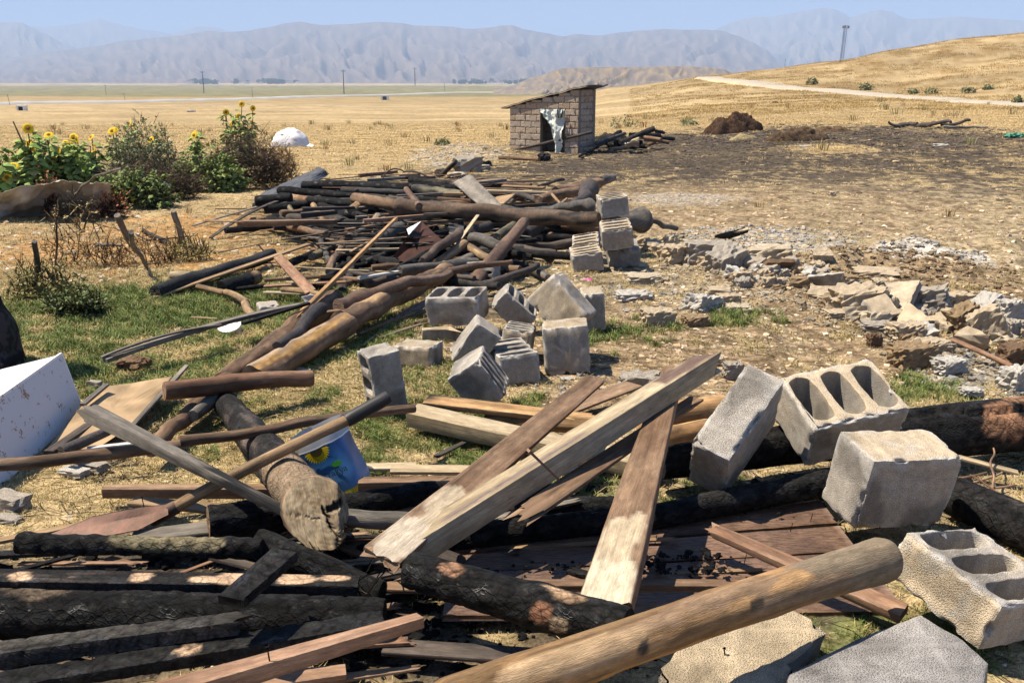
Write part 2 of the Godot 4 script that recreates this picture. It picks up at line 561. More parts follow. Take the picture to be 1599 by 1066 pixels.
# a broken flat piece: its upper outline and its thickness
func slab_mesh(top: PackedVector3Array, thick: Vector3, ca: Color, cb: Color, sd: int, ragged := 0.012, sub := 0.03) -> ArrayMesh:
	var rim := PackedVector3Array()
	var cen := Vector3.ZERO
	for k in top.size():
		var p := top[k]
		var q := top[(k + 1) % top.size()]
		var n := clampi(int(p.distance_to(q) / sub), 1, 40)
		for i in n: rim.append(p.lerp(q, float(i) / n))
	for p in rim: cen += p
	cen /= rim.size()
	var vs := PackedVector3Array()
	var cs := PackedColorArray()
	var ix := PackedInt32Array()
	var m := rim.size()
	var cutc := PackedVector3Array()
	for k in m: cutc.append((rim[k] - cen).normalized() * N3.get_noise_3dv(rim[k] * 130.0 + Vector3(sd, 0, 0)) * ragged)
	var lv := [[0.15, 0.0, 0], [0.3, 0.0, 0], [0.45, 0.0, 0], [0.6, 0.0, 0], [0.75, 0.0, 0], [0.88, 0.0, 0], [0.97, 0.0, 0], [1.0, 0.06, 0], [1.0, 0.06, 1], [1.015, 0.5, 1], [0.99, 0.97, 1], [0.97, 1.0, 1]]
	for l in lv:
		for k in m:
			var p := cen + (rim[k] + cutc[k] - cen) * (l[0] as float) + thick * (l[1] as float)
			var f := N3.get_noise_3dv(p * 110.0 + Vector3(sd, sd, 0))
			if l[2] == 0: p -= thick.normalized() * f * ragged * 0.25
			else: p += (rim[k] - cen).normalized() * N3.get_noise_3dv(p * 210.0) * ragged * 0.7
			vs.append(p - cen)
			var g := N1.get_noise_3dv(p * 40.0 + Vector3(0, sd, 0))
			var c := (ca if l[2] == 0 else cb) * (1.0 + 0.4 * g + 0.2 * f - 0.3 * smoothstep(0.2, 0.5, N2.get_noise_3dv(p * 28.0 + Vector3(sd, 7, 0))))
			c.a = 1.0
			cs.append(c)
	vs.append(Vector3.ZERO)
	cs.append(ca)
	var mid := vs.size() - 1
	vs.append(thick)
	cs.append(cb)
	for k in m:
		var k1 := (k + 1) % m
		ix.append_array([mid, k, k1])
		for l in lv.size() - 1:
			if l == 7: continue
			var a := l * m + k
			var b := l * m + k1
			ix.append_array([a, a + m, b, b, a + m, b + m])
		ix.append_array([(lv.size() - 1) * m + k, mid + 1, (lv.size() - 1) * m + k1])
	# outlines may be given either way round
	var turn := 0.0
	for k in m: turn += (rim[k] - cen).cross(rim[(k + 1) % m] - cen).dot(thick)
	if turn < 0.0:
		for k in range(0, ix.size(), 3):
			var w := ix[k + 1]
			ix[k + 1] = ix[k + 2]
			ix[k + 2] = w
	return commit(vs, PackedVector3Array(), PackedVector2Array(), cs, ix)

func slab_at(called: String, label: String, cat: String, group: String, top: PackedVector3Array, thick: Vector3, ca: Color, cb: Color, mat: Material, ragged := 0.012, parent: Node = self) -> MeshInstance3D:
	seed_count += 1
	var cen := Vector3.ZERO
	var sub := 0.03
	var n := 0
	for k in top.size():
		var c := clampi(int(top[k].distance_to(top[(k + 1) % top.size()]) / sub), 1, 40)
		for i in c: cen += top[k].lerp(top[(k + 1) % top.size()], float(i) / c)
		n += c
	var o := solid(called, slab_mesh(top, thick, ca, cb, seed_count, ragged, sub), mat, parent, cen / n - (parent.position if parent != self else Vector3.ZERO))
	if parent == self: tag(o, label, cat, group)
	return o

# an angular lump of stone, mortar or earth
func lump_mesh(size: Vector3, sd: int, n := 4, box := 0.75, jag := 0.16) -> ArrayMesh:
	var vs := PackedVector3Array()
	var cs := PackedColorArray()
	var ix := PackedInt32Array()
	var faces := [[Vector3.RIGHT, Vector3.UP, Vector3.BACK], [Vector3.LEFT, Vector3.UP, Vector3.FORWARD], [Vector3.UP, Vector3.BACK, Vector3.RIGHT], [Vector3.DOWN, Vector3.BACK, Vector3.LEFT], [Vector3.BACK, Vector3.UP, Vector3.LEFT], [Vector3.FORWARD, Vector3.UP, Vector3.RIGHT]]
	for f in faces:
		var st := vs.size()
		for j in n + 1:
			for i in n + 1:
				var p: Vector3 = f[0] + f[1] * (2.0 * j / n - 1.0) + f[2] * (2.0 * i / n - 1.0)
				p = p.lerp(p.normalized() * 1.15, 1.0 - box)
				var w := N1.get_noise_3dv(p * 18.0 + Vector3(sd * 7.0, 0, sd)) + 0.5 * N3.get_noise_3dv(p * 22.0 + Vector3(sd, sd, 0))
				p *= 1.0 + jag * w * 1.6 + jag * 0.22 * N3.get_noise_3dv(p * 75.0 + Vector3(sd * 3.0, 0, 0))
				vs.append(p * size * 0.5)
				var g := 1.0 + 0.3 * N3.get_noise_3dv(p * 60.0 + Vector3(sd, 0, 0))
				cs.append(Color(g, g, g))
		for j in n:
			for i in n:
				var k := st + j * (n + 1) + i
				ix.append_array([k, k + n + 1, k + 1, k + 1, k + n + 1, k + n + 2])
	return flat(vs, cs, ix)

func tint(mesh: ArrayMesh, c: Color) -> ArrayMesh:
	var a := mesh.surface_get_arrays(0)
	var cs: PackedColorArray = a[Mesh.ARRAY_COLOR]
	for k in cs.size():
		var q := cs[k] * c
		q.a = 1.0
		cs[k] = q
	a[Mesh.ARRAY_COLOR] = cs
	var am := ArrayMesh.new()
	am.add_surface_from_arrays(Mesh.PRIMITIVE_TRIANGLES, a)
	return am

func lump_at(called: String, label: String, cat: String, group: String, at: Vector3, size: Vector3, yaw: float, tilt: float, lean: float, col: Color, mat: Material, box := 0.8, jag := 0.14, n := 4) -> MeshInstance3D:
	seed_count += 1
	var o := solid(called, tint(lump_mesh(size, seed_count, n, box, jag), col), mat, self, at)
	o.rotation_degrees = Vector3(tilt, yaw, lean)
	tag(o, label, cat, group)
	return o

# thin round rods joined into one mesh
func rods(list: Array, sides := 4) -> ArrayMesh:
	var vs := PackedVector3Array()
	var cs := PackedColorArray()
	var ns := PackedVector3Array()
	var ix := PackedInt32Array()
	for w in list:
		var a: Vector3 = w[0]
		var b: Vector3 = w[1]
		var d := (b - a).normalized()
		var s := d.cross(Vector3.UP if absf(d.y) < 0.9 else Vector3.RIGHT).normalized()
		var u := s.cross(d)
		var st := vs.size()
		for e in 2:
			for q in sides:
				var g := TAU * q / sides
				var nn := s * sin(g) + u * cos(g)
				vs.append((a if e == 0 else b) + nn * (w[2] if e == 0 else w[3]))
				ns.append(nn)
				cs.append(w[4])
		for q in sides:
			var k := st + q
			var k1 := st + (q + 1) % sides
			ix.append_array([k, k1, k + sides, k1, k1 + sides, k + sides])
		for q in range(1, sides - 1): ix.append_array([st + sides, st + sides + q, st + sides + q + 1])
	return commit(vs, ns, PackedVector2Array(), cs, ix)

func box_mesh(size: Vector3, c := Color.WHITE) -> ArrayMesh:
	var b := BoxMesh.new()
	b.size = size
	var a := b.get_mesh_arrays()
	var cs := PackedColorArray()
	cs.resize((a[0] as PackedVector3Array).size())
	cs.fill(c)
	a[Mesh.ARRAY_COLOR] = cs
	var am := ArrayMesh.new()
	am.add_surface_from_arrays(Mesh.PRIMITIVE_TRIANGLES, a)
	return am

# ---------------------------------------------------------------- materials
func noise(kind: int, freq: float, sd: int, oct := 4) -> FastNoiseLite:
	var n := FastNoiseLite.new()
	n.noise_type = kind as FastNoiseLite.NoiseType
	n.frequency = freq
	n.seed = sd
	n.fractal_octaves = oct
	return n

func field(n: FastNoiseLite, w: int, h: int, to := 0) -> PackedByteArray:
	var im := n.get_seamless_image(w, h, false, false, 0.15)
	if to: im.resize(to, to, Image.INTERPOLATE_CUBIC)
	im.convert(Image.FORMAT_L8)
	return im.get_data()

func tex(d: PackedByteArray, s: int, rgb := false) -> ImageTexture:
	var im := Image.create_from_data(s, s, false, Image.FORMAT_RGB8 if rgb else Image.FORMAT_L8, d)
	im.generate_mipmaps()
	return ImageTexture.create_from_image(im)

func gam(x: float) -> int:
	return int(255.0 * pow(clampf(x, 0.0, 1.0), 0.4545))

func mat(albedo: Texture2D, height: Texture2D, relief: float, scale: Vector3, rough_: float, tri := false, spec := 0.3) -> StandardMaterial3D:
	var m := StandardMaterial3D.new()
	m.vertex_color_use_as_albedo = true
	if albedo: m.albedo_texture = albedo
	if height:
		m.heightmap_enabled = true
		m.heightmap_texture = height
		m.heightmap_scale = relief
	m.uv1_scale = scale
	m.roughness = rough_
	m.metallic_specular = spec
	m.uv1_triplanar = tri
	return m

func make_materials() -> void:
	var S := 512
	var white := noise(FastNoiseLite.TYPE_VALUE, 0.4, 5, 2)
	# wood grain, stretched along the piece
	var g1 := field(noise(FastNoiseLite.TYPE_SIMPLEX_SMOOTH, 0.035, 1, 5), S, 48, S)
	var g2 := field(noise(FastNoiseLite.TYPE_SIMPLEX_SMOOTH, 0.012, 2, 4), S, S)
	var fine := field(white, S, S)
	var a := PackedByteArray()
	var hh := PackedByteArray()
	a.resize(S * S)
	hh.resize(S * S)
	for k in S * S:
		var g := g1[k] / 255.0
		var q := g2[k] / 255.0
		var line := absf(fmod(g * 7.0, 1.0) - 0.5) * 2.0
		var x := 0.46 + 0.52 * line * g + 0.32 * (q - 0.4) + 0.12 * (fine[k] / 255.0 - 0.5)
		a[k] = gam(x)
		hh[k] = int(255.0 * clampf(0.35 * line + 0.5 * g + 0.15 * q, 0.0, 1.0))
	M.wood = mat(tex(a, S), tex(hh, S), 0.2, Vector3(4.0, 1.6, 1.0), 0.85)
	M.sawn = mat(tex(a, S), tex(hh, S), 0.18, Vector3(5.0, 1.3, 1.0), 0.78)
	# alligator char
	var cn := noise(FastNoiseLite.TYPE_CELLULAR, 0.022, 9, 1)
	cn.fractal_type = FastNoiseLite.FRACTAL_NONE
	cn.cellular_return_type = FastNoiseLite.RETURN_DISTANCE2_SUB
	cn.cellular_jitter = 0.9
	var c1 := field(cn, S, S)
	cn.frequency = 0.06
	var c2 := field(cn, S, S)
	for k in S * S:
		var e := smoothstep(0.0, 0.16, c1[k] / 255.0)
		var e2 := smoothstep(0.0, 0.25, c2[k] / 255.0)
		var q := g2[k] / 255.0
		a[k] = gam((0.4 + 0.55 * q * e2 + 0.3 * (fine[k] / 255.0 - 0.5)) * (0.6 + 0.4 * e) + 0.04)
		hh[k] = int(255.0 * clampf(e * 0.35 + 0.25 * e2 + 0.4 * q, 0.0, 1.0))
	M.char = mat(tex(a, S), tex(hh, S), 0.45, Vector3(2.2, 2.0, 1.0), 0.62, false, 0.22)
	var rg := PackedByteArray()
	rg.resize(S * S)
	for k in S * S: rg[k] = int(255.0 * clampf(0.95 - 0.6 * smoothstep(0.52, 0.8, g2[k] / 255.0) + 0.35 * (fine[k] / 255.0 - 0.5), 0.36, 1.0))
	M.char.roughness = 1.0
	M.char.roughness_texture = tex(rg, S)
	M.char.metallic_specular = 0.24
	# furrowed, ashy bark
	for k in S * S:
		var g := g1[(k % S) * S + k / S] / 255.0
		var q := g2[k] / 255.0
		var line := absf(fmod(g * 5.0, 1.0) - 0.5) * 2.0
		a[k] = gam(0.3 + 0.45 * line * q + 0.2 * g + 0.2 * (fine[k] / 255.0 - 0.5))
		hh[k] = int(255.0 * clampf(0.5 * line + 0.35 * g + 0.15 * q, 0.0, 1.0))
	M.bark = mat(tex(a, S), tex(hh, S), 0.8, Vector3(3.0, 3.0, 1.0), 0.7, false, 0.4)
	# cement: grains and pores
	var p1 := field(noise(FastNoiseLite.TYPE_SIMPLEX, 0.09, 21, 3), S, S)
	cn.frequency = 0.085
	cn.cellular_return_type = FastNoiseLite.RETURN_DISTANCE
	var p2 := field(cn, S, S)
	for k in S * S:
		var q := p1[k] / 255.0
		var pore := smoothstep(0.06, 0.26, p2[k] / 255.0)
		a[k] = gam(0.5 + 0.55 * (q - 0.25) + 0.6 * (fine[k] / 255.0 - 0.5) - 0.09 * (1.0 - pore) + 0.2 * (g2[k] / 255.0 - 0.3))
		hh[k] = int(255.0 * clampf(0.5 * pore + 0.4 * q + 0.1 * fine[k] / 255.0, 0.0, 1.0))
	M.cement = mat(tex(a, S), tex(hh, S), 0.55, Vector3(3.6, 3.6, 3.6), 0.95, true, 0.2)
	M.stone = mat(tex(a, S), tex(hh, S), 0.6, Vector3(3.6, 3.6, 3.6), 0.95, true, 0.2)
	# earth
	var e1 := field(noise(FastNoiseLite.TYPE_SIMPLEX, 0.02, 31, 6), S, S)
	for k in S * S:
		var q := e1[k] / 255.0
		a[k] = gam(0.44 + 0.7 * (q - 0.3) + 0.42 * (fine[k] / 255.0 - 0.5) + 0.35 * (p1[k] / 255.0 - 0.5))
		hh[k] = int(255.0 * clampf(0.6 * q + 0.25 * p1[k] / 255.0 + 0.15 * fine[k] / 255.0, 0.0, 1.0))
	M.earth = mat(tex(a, S), tex(hh, S), 2.2, Vector3(0.9, 0.9, 0.9), 1.0, true, 0.1)
	M.earth.uv1_world_triplanar = true
	var ga := PackedByteArray(a)
	# far hills: broad folds
	M.hill = mat(tex(ga, S), tex(hh, S), 300.0, Vector3(0.0011, 0.0011, 0.0011), 1.0, true, 0.0)
	M.hill.uv1_world_triplanar = true
	M.plain = mat(null, null, 0.0, Vector3.ONE, 0.9)
	M.matte = mat(null, null, 0.0, Vector3.ONE, 1.0, false, 0.1)
	M.leaf = mat(null, null, 0.0, Vector3.ONE, 0.7, false, 0.3)
	M.leaf.backlight_enabled = true
	M.leaf.backlight = Color(0.3, 0.35, 0.12)
	M.leaf.cull_mode = BaseMaterial3D.CULL_DISABLED
	M.straw = mat(null, null, 0.0, Vector3.ONE, 0.8, false, 0.2)
	M.straw.cull_mode = BaseMaterial3D.CULL_DISABLED
	M.cloth = mat(null, tex(hh, S), 0.25, Vector3(1.5, 1.5, 1.5), 0.85, true, 0.2)
	M.cloth.cull_mode = BaseMaterial3D.CULL_DISABLED
	M.metal = mat(null, null, 0.0, Vector3.ONE, 0.38, false, 0.5)
	M.metal.metallic = 0.85
	M.paint = mat(null, null, 0.0, Vector3.ONE, 0.35, false, 0.5)
	# white enamel with rust stains
	var rgb := PackedByteArray()
	rgb.resize(S * S * 3)
	for k in S * S:
		var q := g2[k] / 255.0
		var p := p1[k] / 255.0
		var st := smoothstep(0.74, 0.84, q * 0.8 + p * 0.28)
		var sc := smoothstep(0.86, 0.93, e1[k] / 255.0 + 0.1 * p)
		rgb[k * 3] = gam(lerpf(0.95 - 0.03 * p, 0.42, maxf(st, sc * 0.7)))
		rgb[k * 3 + 1] = gam(lerpf(0.95 - 0.03 * p, 0.26, maxf(st, sc * 0.7)))
		rgb[k * 3 + 2] = gam(lerpf(0.95 - 0.03 * p, 0.15, maxf(st, sc * 0.7)))
	M.enamel = mat(tex(rgb, S, true), null, 0.0, Vector3(1.1, 1.1, 1.1), 0.4, true, 0.4)
	# rusty sheet
	for k in S * S:
		var q := e1[k] / 255.0
		var p := fine[k] / 255.0
		rgb[k * 3] = gam(0.55 + 0.45 * q)
		rgb[k * 3 + 1] = gam(0.5 + 0.35 * q * p)
		rgb[k * 3 + 2] = gam(0.45 + 0.3 * q * p)
	M.rust = mat(tex(rgb, S, true), tex(hh, S), 0.3, Vector3(2.0, 2.0, 2.0), 0.75, true, 0.3)

# ---------------------------------------------------------------- the ground
var z_green := 0.0
var z_straw := 0.0
var z_burnt := 0.0
const STRAWC := Color(0.49, 0.365, 0.195)
const YARD := Color(0.42, 0.33, 0.205)
const DIRT := Color(0.36, 0.255, 0.15)
const GREENC := Color(0.085, 0.12, 0.032)
const BURNT := Color(0.085, 0.068, 0.052)
const ASH := Color(0.6, 0.55, 0.47)
const WEED := Color(0.4, 0.22, 0.085)

func ground_color(x: float, z: float) -> Color:
	var d := -z
	var n := N1.get_noise_2d(x * 4.0 + 31.0, z * 4.0)
	var n2 := N2.get_noise_2d(x * 16.0, z * 16.0 + 60.0)
	var u := x / maxf(d, 0.5)
	var n3 := N3.get_noise_2d(x * 22.0, z * 22.0) if d < 70.0 else 0.0
	var c := STRAWC
	z_green = 0.0
	z_straw = 1.0
	z_burnt = 0.0
	if d < 70.0:
		c = c * (1.0 + 0.28 * n + 0.22 * n2)
		for b in blobs:
			var px: float = (x - b[1]) / b[3]
			var pz: float = (z - b[2]) / b[4]
			var q := px * px + pz * pz
			if q > 2.4: continue
			var k: float = smoothstep(0.0, 0.75, 1.0 - q * 0.62 + b[7] * (0.75 * n + 0.6 * n2 + 0.85 * n3)) * b[6]
			if k <= 0.0: continue
			var to: Color = b[5]
			c = c.lerp(to * (1.0 + 0.3 * n2 + 0.15 * n), k)
			z_straw *= 1.0 - k
			z_green *= 1.0 - k
			z_burnt *= 1.0 - k
			if b[0] == "yard" or b[0] == "dirt": c = c * (1.0 - 0.5 * k * smoothstep(0.05, 0.5, n2 * 0.6 + n3 * 0.8))
			if b[0] == "green": z_green += k
			if b[0] == "burnt": z_burnt += k
			if b[0] == "straw": z_straw += k
	else:
		var streak := N1.get_noise_2d(x * 0.12, z * 1.1)
		c = c * (1.0 + 0.2 * streak + 0.16 * n2)
		if true:
			var f := N1.get_noise_2d(x * 0.012 + 9.0, d * 0.09)
			if d > 380.0: c = c.lerp(Color(0.42, 0.3, 0.13), smoothstep(380.0, 430.0, d) * 0.8 * (1.0 - smoothstep(0.1, 0.16, u)))
			if d > 640.0:
				var olive := smoothstep(640.0, 720.0, d + 220.0 * f) * (1.0 - smoothstep(1900.0, 2300.0, d + 500.0 * f))
				c = c.lerp(Color(0.235, 0.215, 0.08), olive * 0.85)
			if d > 1900.0: c = c.lerp(Color(0.5, 0.39, 0.22), 0.7) * (1.0 + 0.5 * f)
			var hl := smoothstep(0.1, 0.3, u)
			c = c.lerp(Color(0.34, 0.22, 0.095), smoothstep(-0.1, 0.45, N2.get_noise_2d(x * 1.2, z * 1.2)) * 0.75 * hl) * (1.0 + 0.25 * N1.get_noise_2d(x * 0.4, z * 0.4))
	c.a = 1.0
	return c

func make_ground() -> void:
	var rs := PackedFloat32Array()
	var r := 0.5
	while r < 9000.0:
		rs.append(r)
		r *= 1.1 if r < 2.0 else (1.0085 if r < 40.0 else (1.022 if r < 700.0 else 1.06))
	var th := PackedFloat32Array()
	for k in 26: th.append(-PI + (PI - 0.6) * k / 26.0)
	for k in 401: th.append(-0.6 + 1.2 * k / 400.0)
	for k in range(1, 27): th.append(0.6 + (PI - 0.6) * k / 26.0)
	var cols := th.size()
	var vs := PackedVector3Array()
	var cs := PackedColorArray()
	var ix := PackedInt32Array()
	vs.append(Vector3.ZERO)
	cs.append(DIRT)
	for rr in rs:
		for t in th:
			var x := rr * sin(t)
			var z := -rr * cos(t)
			vs.append(Vector3(x, ground(x, z), z))
			cs.append(ground_color(x, z) if absf(t) < 0.62 else STRAWC)
	for q in cols - 1: ix.append_array([0, 1 + q, 2 + q])
	for i in rs.size() - 1:
		for q in cols - 1:
			var k := 1 + i * cols + q
			ix.append_array([k, k + cols, k + 1, k + 1, k + cols, k + cols + 1])
	var o := solid("ground", commit(vs, PackedVector3Array(), PackedVector2Array(), cs, ix), M.earth)
	tag(o, "dry valley floor of trampled earth, straw stubble and scorched soil", "ground", "", "structure")

func ribbon(pts: Array, width: float, lift: float, drop: float, ca: Color, cb: Color) -> ArrayMesh:
	var vs := PackedVector3Array()
	var cs := PackedColorArray()
	var ix := PackedInt32Array()
	var path := PackedVector3Array()
	for k in pts.size() - 1:
		var p0: Vector3 = pts[maxi(k - 1, 0)]
		var p1: Vector3 = pts[k]
		var p2: Vector3 = pts[k + 1]
		var p3: Vector3 = pts[mini(k + 2, pts.size() - 1)]
		for i in 14: path.append(p1.cubic_interpolate(p2, p0, p3, i / 14.0))
	path.append(pts[-1])
	for k in path.size():
		var dir := (path[mini(k + 1, path.size() - 1)] - path[maxi(k - 1, 0)])
		dir.y = 0
		var s := dir.normalized().cross(Vector3.UP) * width * 0.5
		var y := ground(path[k].x, path[k].z) + lift
		for e in [[-1.0 - drop * 2.0 / width, -lift - 0.3], [-1.0, 0.0], [-0.3, 0.03], [0.3, 0.03], [1.0, 0.0], [1.0 + drop * 2.0 / width, -lift - 0.3]]:
			var p := path[k] + s * (e[0] as float)
			p.y = y + e[1]
			vs.append(p)
			var n := 1.0 + 0.12 * N2.get_noise_2d(p.x * 2.0, p.z * 2.0)
			cs.append((cb if e[1] < -0.1 else ca) * n)
	for k in path.size() - 1:
		for q in 5:
			var i := k * 6 + q
			ix.append_array([i, i + 1, i + 6, i + 1, i + 7, i + 6])
	return commit(vs, PackedVector3Array(), PackedVector2Array(), cs, ix)

func ridge(called: String, label: String, prof: Array, dist: float, depth: float, foot: float, c1: Color, c2: Color, relief: float, sd: float) -> void:
	var nx := 420
	var nt := 46
	var vs := PackedVector3Array()
	var cs := PackedColorArray()
	var ix := PackedInt32Array()
	var x0: float = prof[0].x
	var x1: float = prof[-1].x
	for i in nx + 1:
		var x := lerpf(x0, x1, float(i) / nx)
		var k := 0
		while k < prof.size() - 2 and prof[k + 1].x < x: k += 1
		var w := clampf((x - prof[k].x) / maxf(prof[k + 1].x - prof[k].x, 0.001), 0.0, 1.0)
		w = lerpf(w, w * w * (3.0 - 2.0 * w), 0.6)
		var top: float = lerpf(prof[k].y, prof[k + 1].y, w)
		for j in nt + 1:
			var t := float(j) / (nt - 6)
			var h: float
			var sx := x / dist * 44.0
			var g := 1.0 - absf(N1.get_noise_2d(sx * 5.0 + sd * 50.0 + 9.0 * N2.get_noise_2d(sx * 2.0, t * 9.0 + sd), t * 4.0)) * 2.4
			var g2 := N2.get_noise_2d(sx * 16.0 - sd, t * 24.0)
			if t <= 1.0:
				h = foot + (top - foot) * (0.18 * t + 0.82 * pow(t, 1.7))
				h += (top - foot) * relief * (g - 0.6) * t * maxf(0.0, 1.0 - t) * 1.6 + (top - foot) * 0.04 * g2 * minf(1.0, t * 3.0) * maxf(0.15, 1.0 - t)
			else:
				h = top - (top - foot) * (t - 1.0) * 3.0
			var dd := dist - depth + depth * t
			vs.append(Vector3(x * dd / dist, h, -dd))
			var c := c1.lerp(c2, clampf(0.5 + 0.7 * g2 + 0.3 * (g - 0.5), 0.0, 1.0))
			c.a = 1.0
			cs.append(c)
	for i in nx:
		for j in nt:
			var k := i * (nt + 1) + j
			ix.append_array([k, k + 1, k + nt + 1, k + 1, k + nt + 2, k + nt + 1])
	tag(solid(called, commit(vs, PackedVector3Array(), PackedVector2Array(), cs, ix), M.plain), label, "mountains", "", "structure")

# ---------------------------------------------------------------- many small things
func scatter(called: String, label: String, cat: String, mesh: Mesh, material: Material, where: Array, tints: Array) -> void:
	var mm := MultiMesh.new()
	mm.transform_format = MultiMesh.TRANSFORM_3D
	mm.use_colors = true
	mm.mesh = mesh
	mm.instance_count = where.size()
	for k in where.size():
		mm.set_instance_transform(k, where[k])
		mm.set_instance_color(k, tints[k])
	var o := MultiMeshInstance3D.new()
	o.multimesh = mm
	o.material_override = material
	put(o, called)
	tag(o, label, cat, "", "stuff")

func tuft(n: int, h: float, spread: float, w: float, sd: int, lean := 0.6) -> ArrayMesh:
	var g := RandomNumberGenerator.new()
	g.seed = sd
	var vs := PackedVector3Array()
	var cs := PackedColorArray()
	var ix := PackedInt32Array()
	for k in n:
		var a := g.randf() * TAU
		var out := Vector3(cos(a), 0, sin(a))
		var side := Vector3(-sin(a + g.randf_range(-1, 1)), 0, cos(a))
		var root := out * g.randf() * spread
		var hh := h * g.randf_range(0.5, 1.0)
		var mid := root + Vector3(0, hh * 0.6, 0) + out * hh * lean * 0.35 * g.randf()
		var tip := root + Vector3(0, hh * g.randf_range(0.6, 1.0), 0) + out * hh * lean * g.randf_range(0.5, 1.3)
		var st := vs.size()
		vs.append_array([root - side * w, root + side * w, mid - side * w * 0.8, mid + side * w * 0.8, tip])
		var t := g.randf_range(0.75, 1.2)
		for q in 5: cs.append(Color(t, t, t * g.randf_range(0.85, 1.0)))
		ix.append_array([st, st + 1, st + 2, st + 1, st + 3, st + 2, st + 2, st + 3, st + 4])
	return flat(vs, cs, ix)

func make_cover() -> void:
	rng.seed = 77
	var green := [[], []]
	var dry := [[], []]
	var weeds := [[], []]
	var stalk := [[], []]
	var clod := [[], []]
	var chip := [[], []]
	for k in 150000:
		var r := 2.0 * pow(9.0, sqrt(rng.randf()) * 0.5 + rng.randf() * 0.5)
		var t := rng.randf_range(-0.6, 0.6)
		var x := r * sin(t)
		var z := -r * cos(t)
		ground_color(x, z)
		var roll := rng.randf()
		var yaw := rng.randf() * TAU
		var s := rng.randf_range(0.6, 1.3)
		var at := Vector3(x, ground(x, z) - 0.004, z)
		if roll < z_green * 0.75:
			green[0].append(Transform3D(Basis(Vector3.UP, yaw).scaled(Vector3(s, s, s) * clampf(r / 6.0, 0.6, 1.1)), at))
			green[1].append(Color(0.09, 0.145, 0.03).lerp(Color(0.33, 0.28, 0.11), rng.randf() * rng.randf() * 1.0) * rng.randf_range(0.7, 1.3))
		elif roll < z_green * 0.75 + z_straw * 0.42:
			dry[0].append(Transform3D(Basis(Vector3.UP, yaw).scaled(Vector3(s, s * 0.8, s) * clampf(r / 6.0, 0.6, 1.2)), at))
			dry[1].append(Color(0.5, 0.38, 0.2).lerp(Color(0.3, 0.25, 0.1), rng.randf() * 0.8) * rng.randf_range(0.7, 1.25))
		elif roll > 0.93 and z_burnt < 0.5:
			stalk[0].append(Transform3D(Basis(Vector3.UP, yaw) * Basis(Vector3.RIGHT, rng.randf_range(-0.25, 0.25)).scaled(Vector3(s, s, s)), at + Vector3(0, 0.012, 0)))
			stalk[1].append(Color(0.5, 0.38, 0.2) * rng.randf_range(0.6, 1.3))
		elif roll > 0.86 and z_green < 0.4:
			var q := s * rng.randf_range(0.3, 1.0) * clampf(r / 7.0, 0.5, 1.6)
			clod[0].append(Transform3D(Basis(Vector3(rng.randf(), 1, rng.randf()).normalized(), yaw).scaled(Vector3(q, q * 0.7, q)), at))
			clod[1].append((BURNT * 1.3 if z_burnt > 0.5 else DIRT.lerp(ASH, rng.randf() * rng.randf() * 0.7)) * rng.randf_range(0.6, 1.3))
	# stubble and dry plants farther off
	for k in 60000:
		var r := 13.0 * pow(5.5, sqrt(rng.randf()))
		var t := rng.randf_range(-0.56, 0.56)
		var x := r * sin(t)
		var z := -r * cos(t)
		ground_color(x, z)
		var s := rng.randf_range(0.7, 1.5) * clampf(r / 16.0, 0.9, 2.4)
		var at := Vector3(x, ground(x, z) - 0.01, z)
		if z_burnt > 0.4 or (z_straw < 0.5 and rng.randf() < 0.6):
			if rng.randf() < 0.9:
				var q := s * rng.randf_range(0.4, 1.5)
				clod[0].append(Transform3D(Basis(Vector3.UP, rng.randf() * TAU).scaled(Vector3(q, q * 0.6, q)), at))
				clod[1].append((BURNT if rng.randf() < z_burnt + 0.25 else DIRT) * rng.randf_range(0.6, 1.5))
			continue
		if rng.randf() < 0.003:
			weeds[0].append(Transform3D(Basis(Vector3.UP, rng.randf() * TAU).scaled(Vector3(s, s, s)), at))
			weeds[1].append(Color(0.22, 0.22, 0.1).lerp(Color(0.34, 0.2, 0.09), rng.randf()) * rng.randf_range(0.8, 1.2))
			continue
		dry[0].append(Transform3D(Basis(Vector3.UP, rng.randf() * TAU).scaled(Vector3(s * 1.6, s * 0.6, s * 1.6)), at))
		dry[1].append(STRAWC.lerp(Color(0.42, 0.29, 0.12), rng.randf() * 0.6) * rng.randf_range(0.95, 1.25))
	# tufts over the dry hill and its foot
	for k in 26000:
		var d := 55.0 + 95.0 * rng.randf()
		var x := d * rng.randf_range(0.12, 0.6)
		var s := rng.randf_range(2.0, 5.0)
		var n := N1.get_noise_2d(x * 1.5, d * 1.5)
		if n + rng.randf_range(-0.4, 0.4) < 0.0: continue
		dry[0].append(Transform3D(Basis(Vector3.UP, rng.randf() * TAU).scaled(Vector3(s * 1.8, s, s * 1.8)), Vector3(x, ground(x, -d) - 0.02, -d)))
		dry[1].append(Color(0.36, 0.25, 0.1).lerp(Color(0.5, 0.35, 0.15), rng.randf()) * rng.randf_range(0.7, 1.15))
	scatter("green_grass", "short green grass growing in patches between the timbers", "grass", tuft(11, 0.055, 0.035, 0.0018, 5), M.leaf, green[0], green[1])
	scatter("dry_grass", "dry yellow grass and stubble over the field", "grass", tuft(10, 0.05, 0.05, 0.0016, 6, 1.0), M.straw, dry[0], dry[1])
	scatter("dry_weeds", "low grey and brown weeds dotted over the stubble field", "weeds", tuft(22, 0.17, 0.09, 0.004, 8, 0.8), M.straw, weeds[0], weeds[1])
	scatter("straw_stalks", "loose straw stalks lying on the ground", "straw", rods([[v(-0.06, 0, 0), v(0.01, 0.01, 0.008), 0.0014, 0.0014, Color.WHITE], [v(0.01, 0.01, 0.008), v(0.07, 0.004, -0.006), 0.0014, 0.001, Color.WHITE]], 3), M.straw, stalk[0], stalk[1])
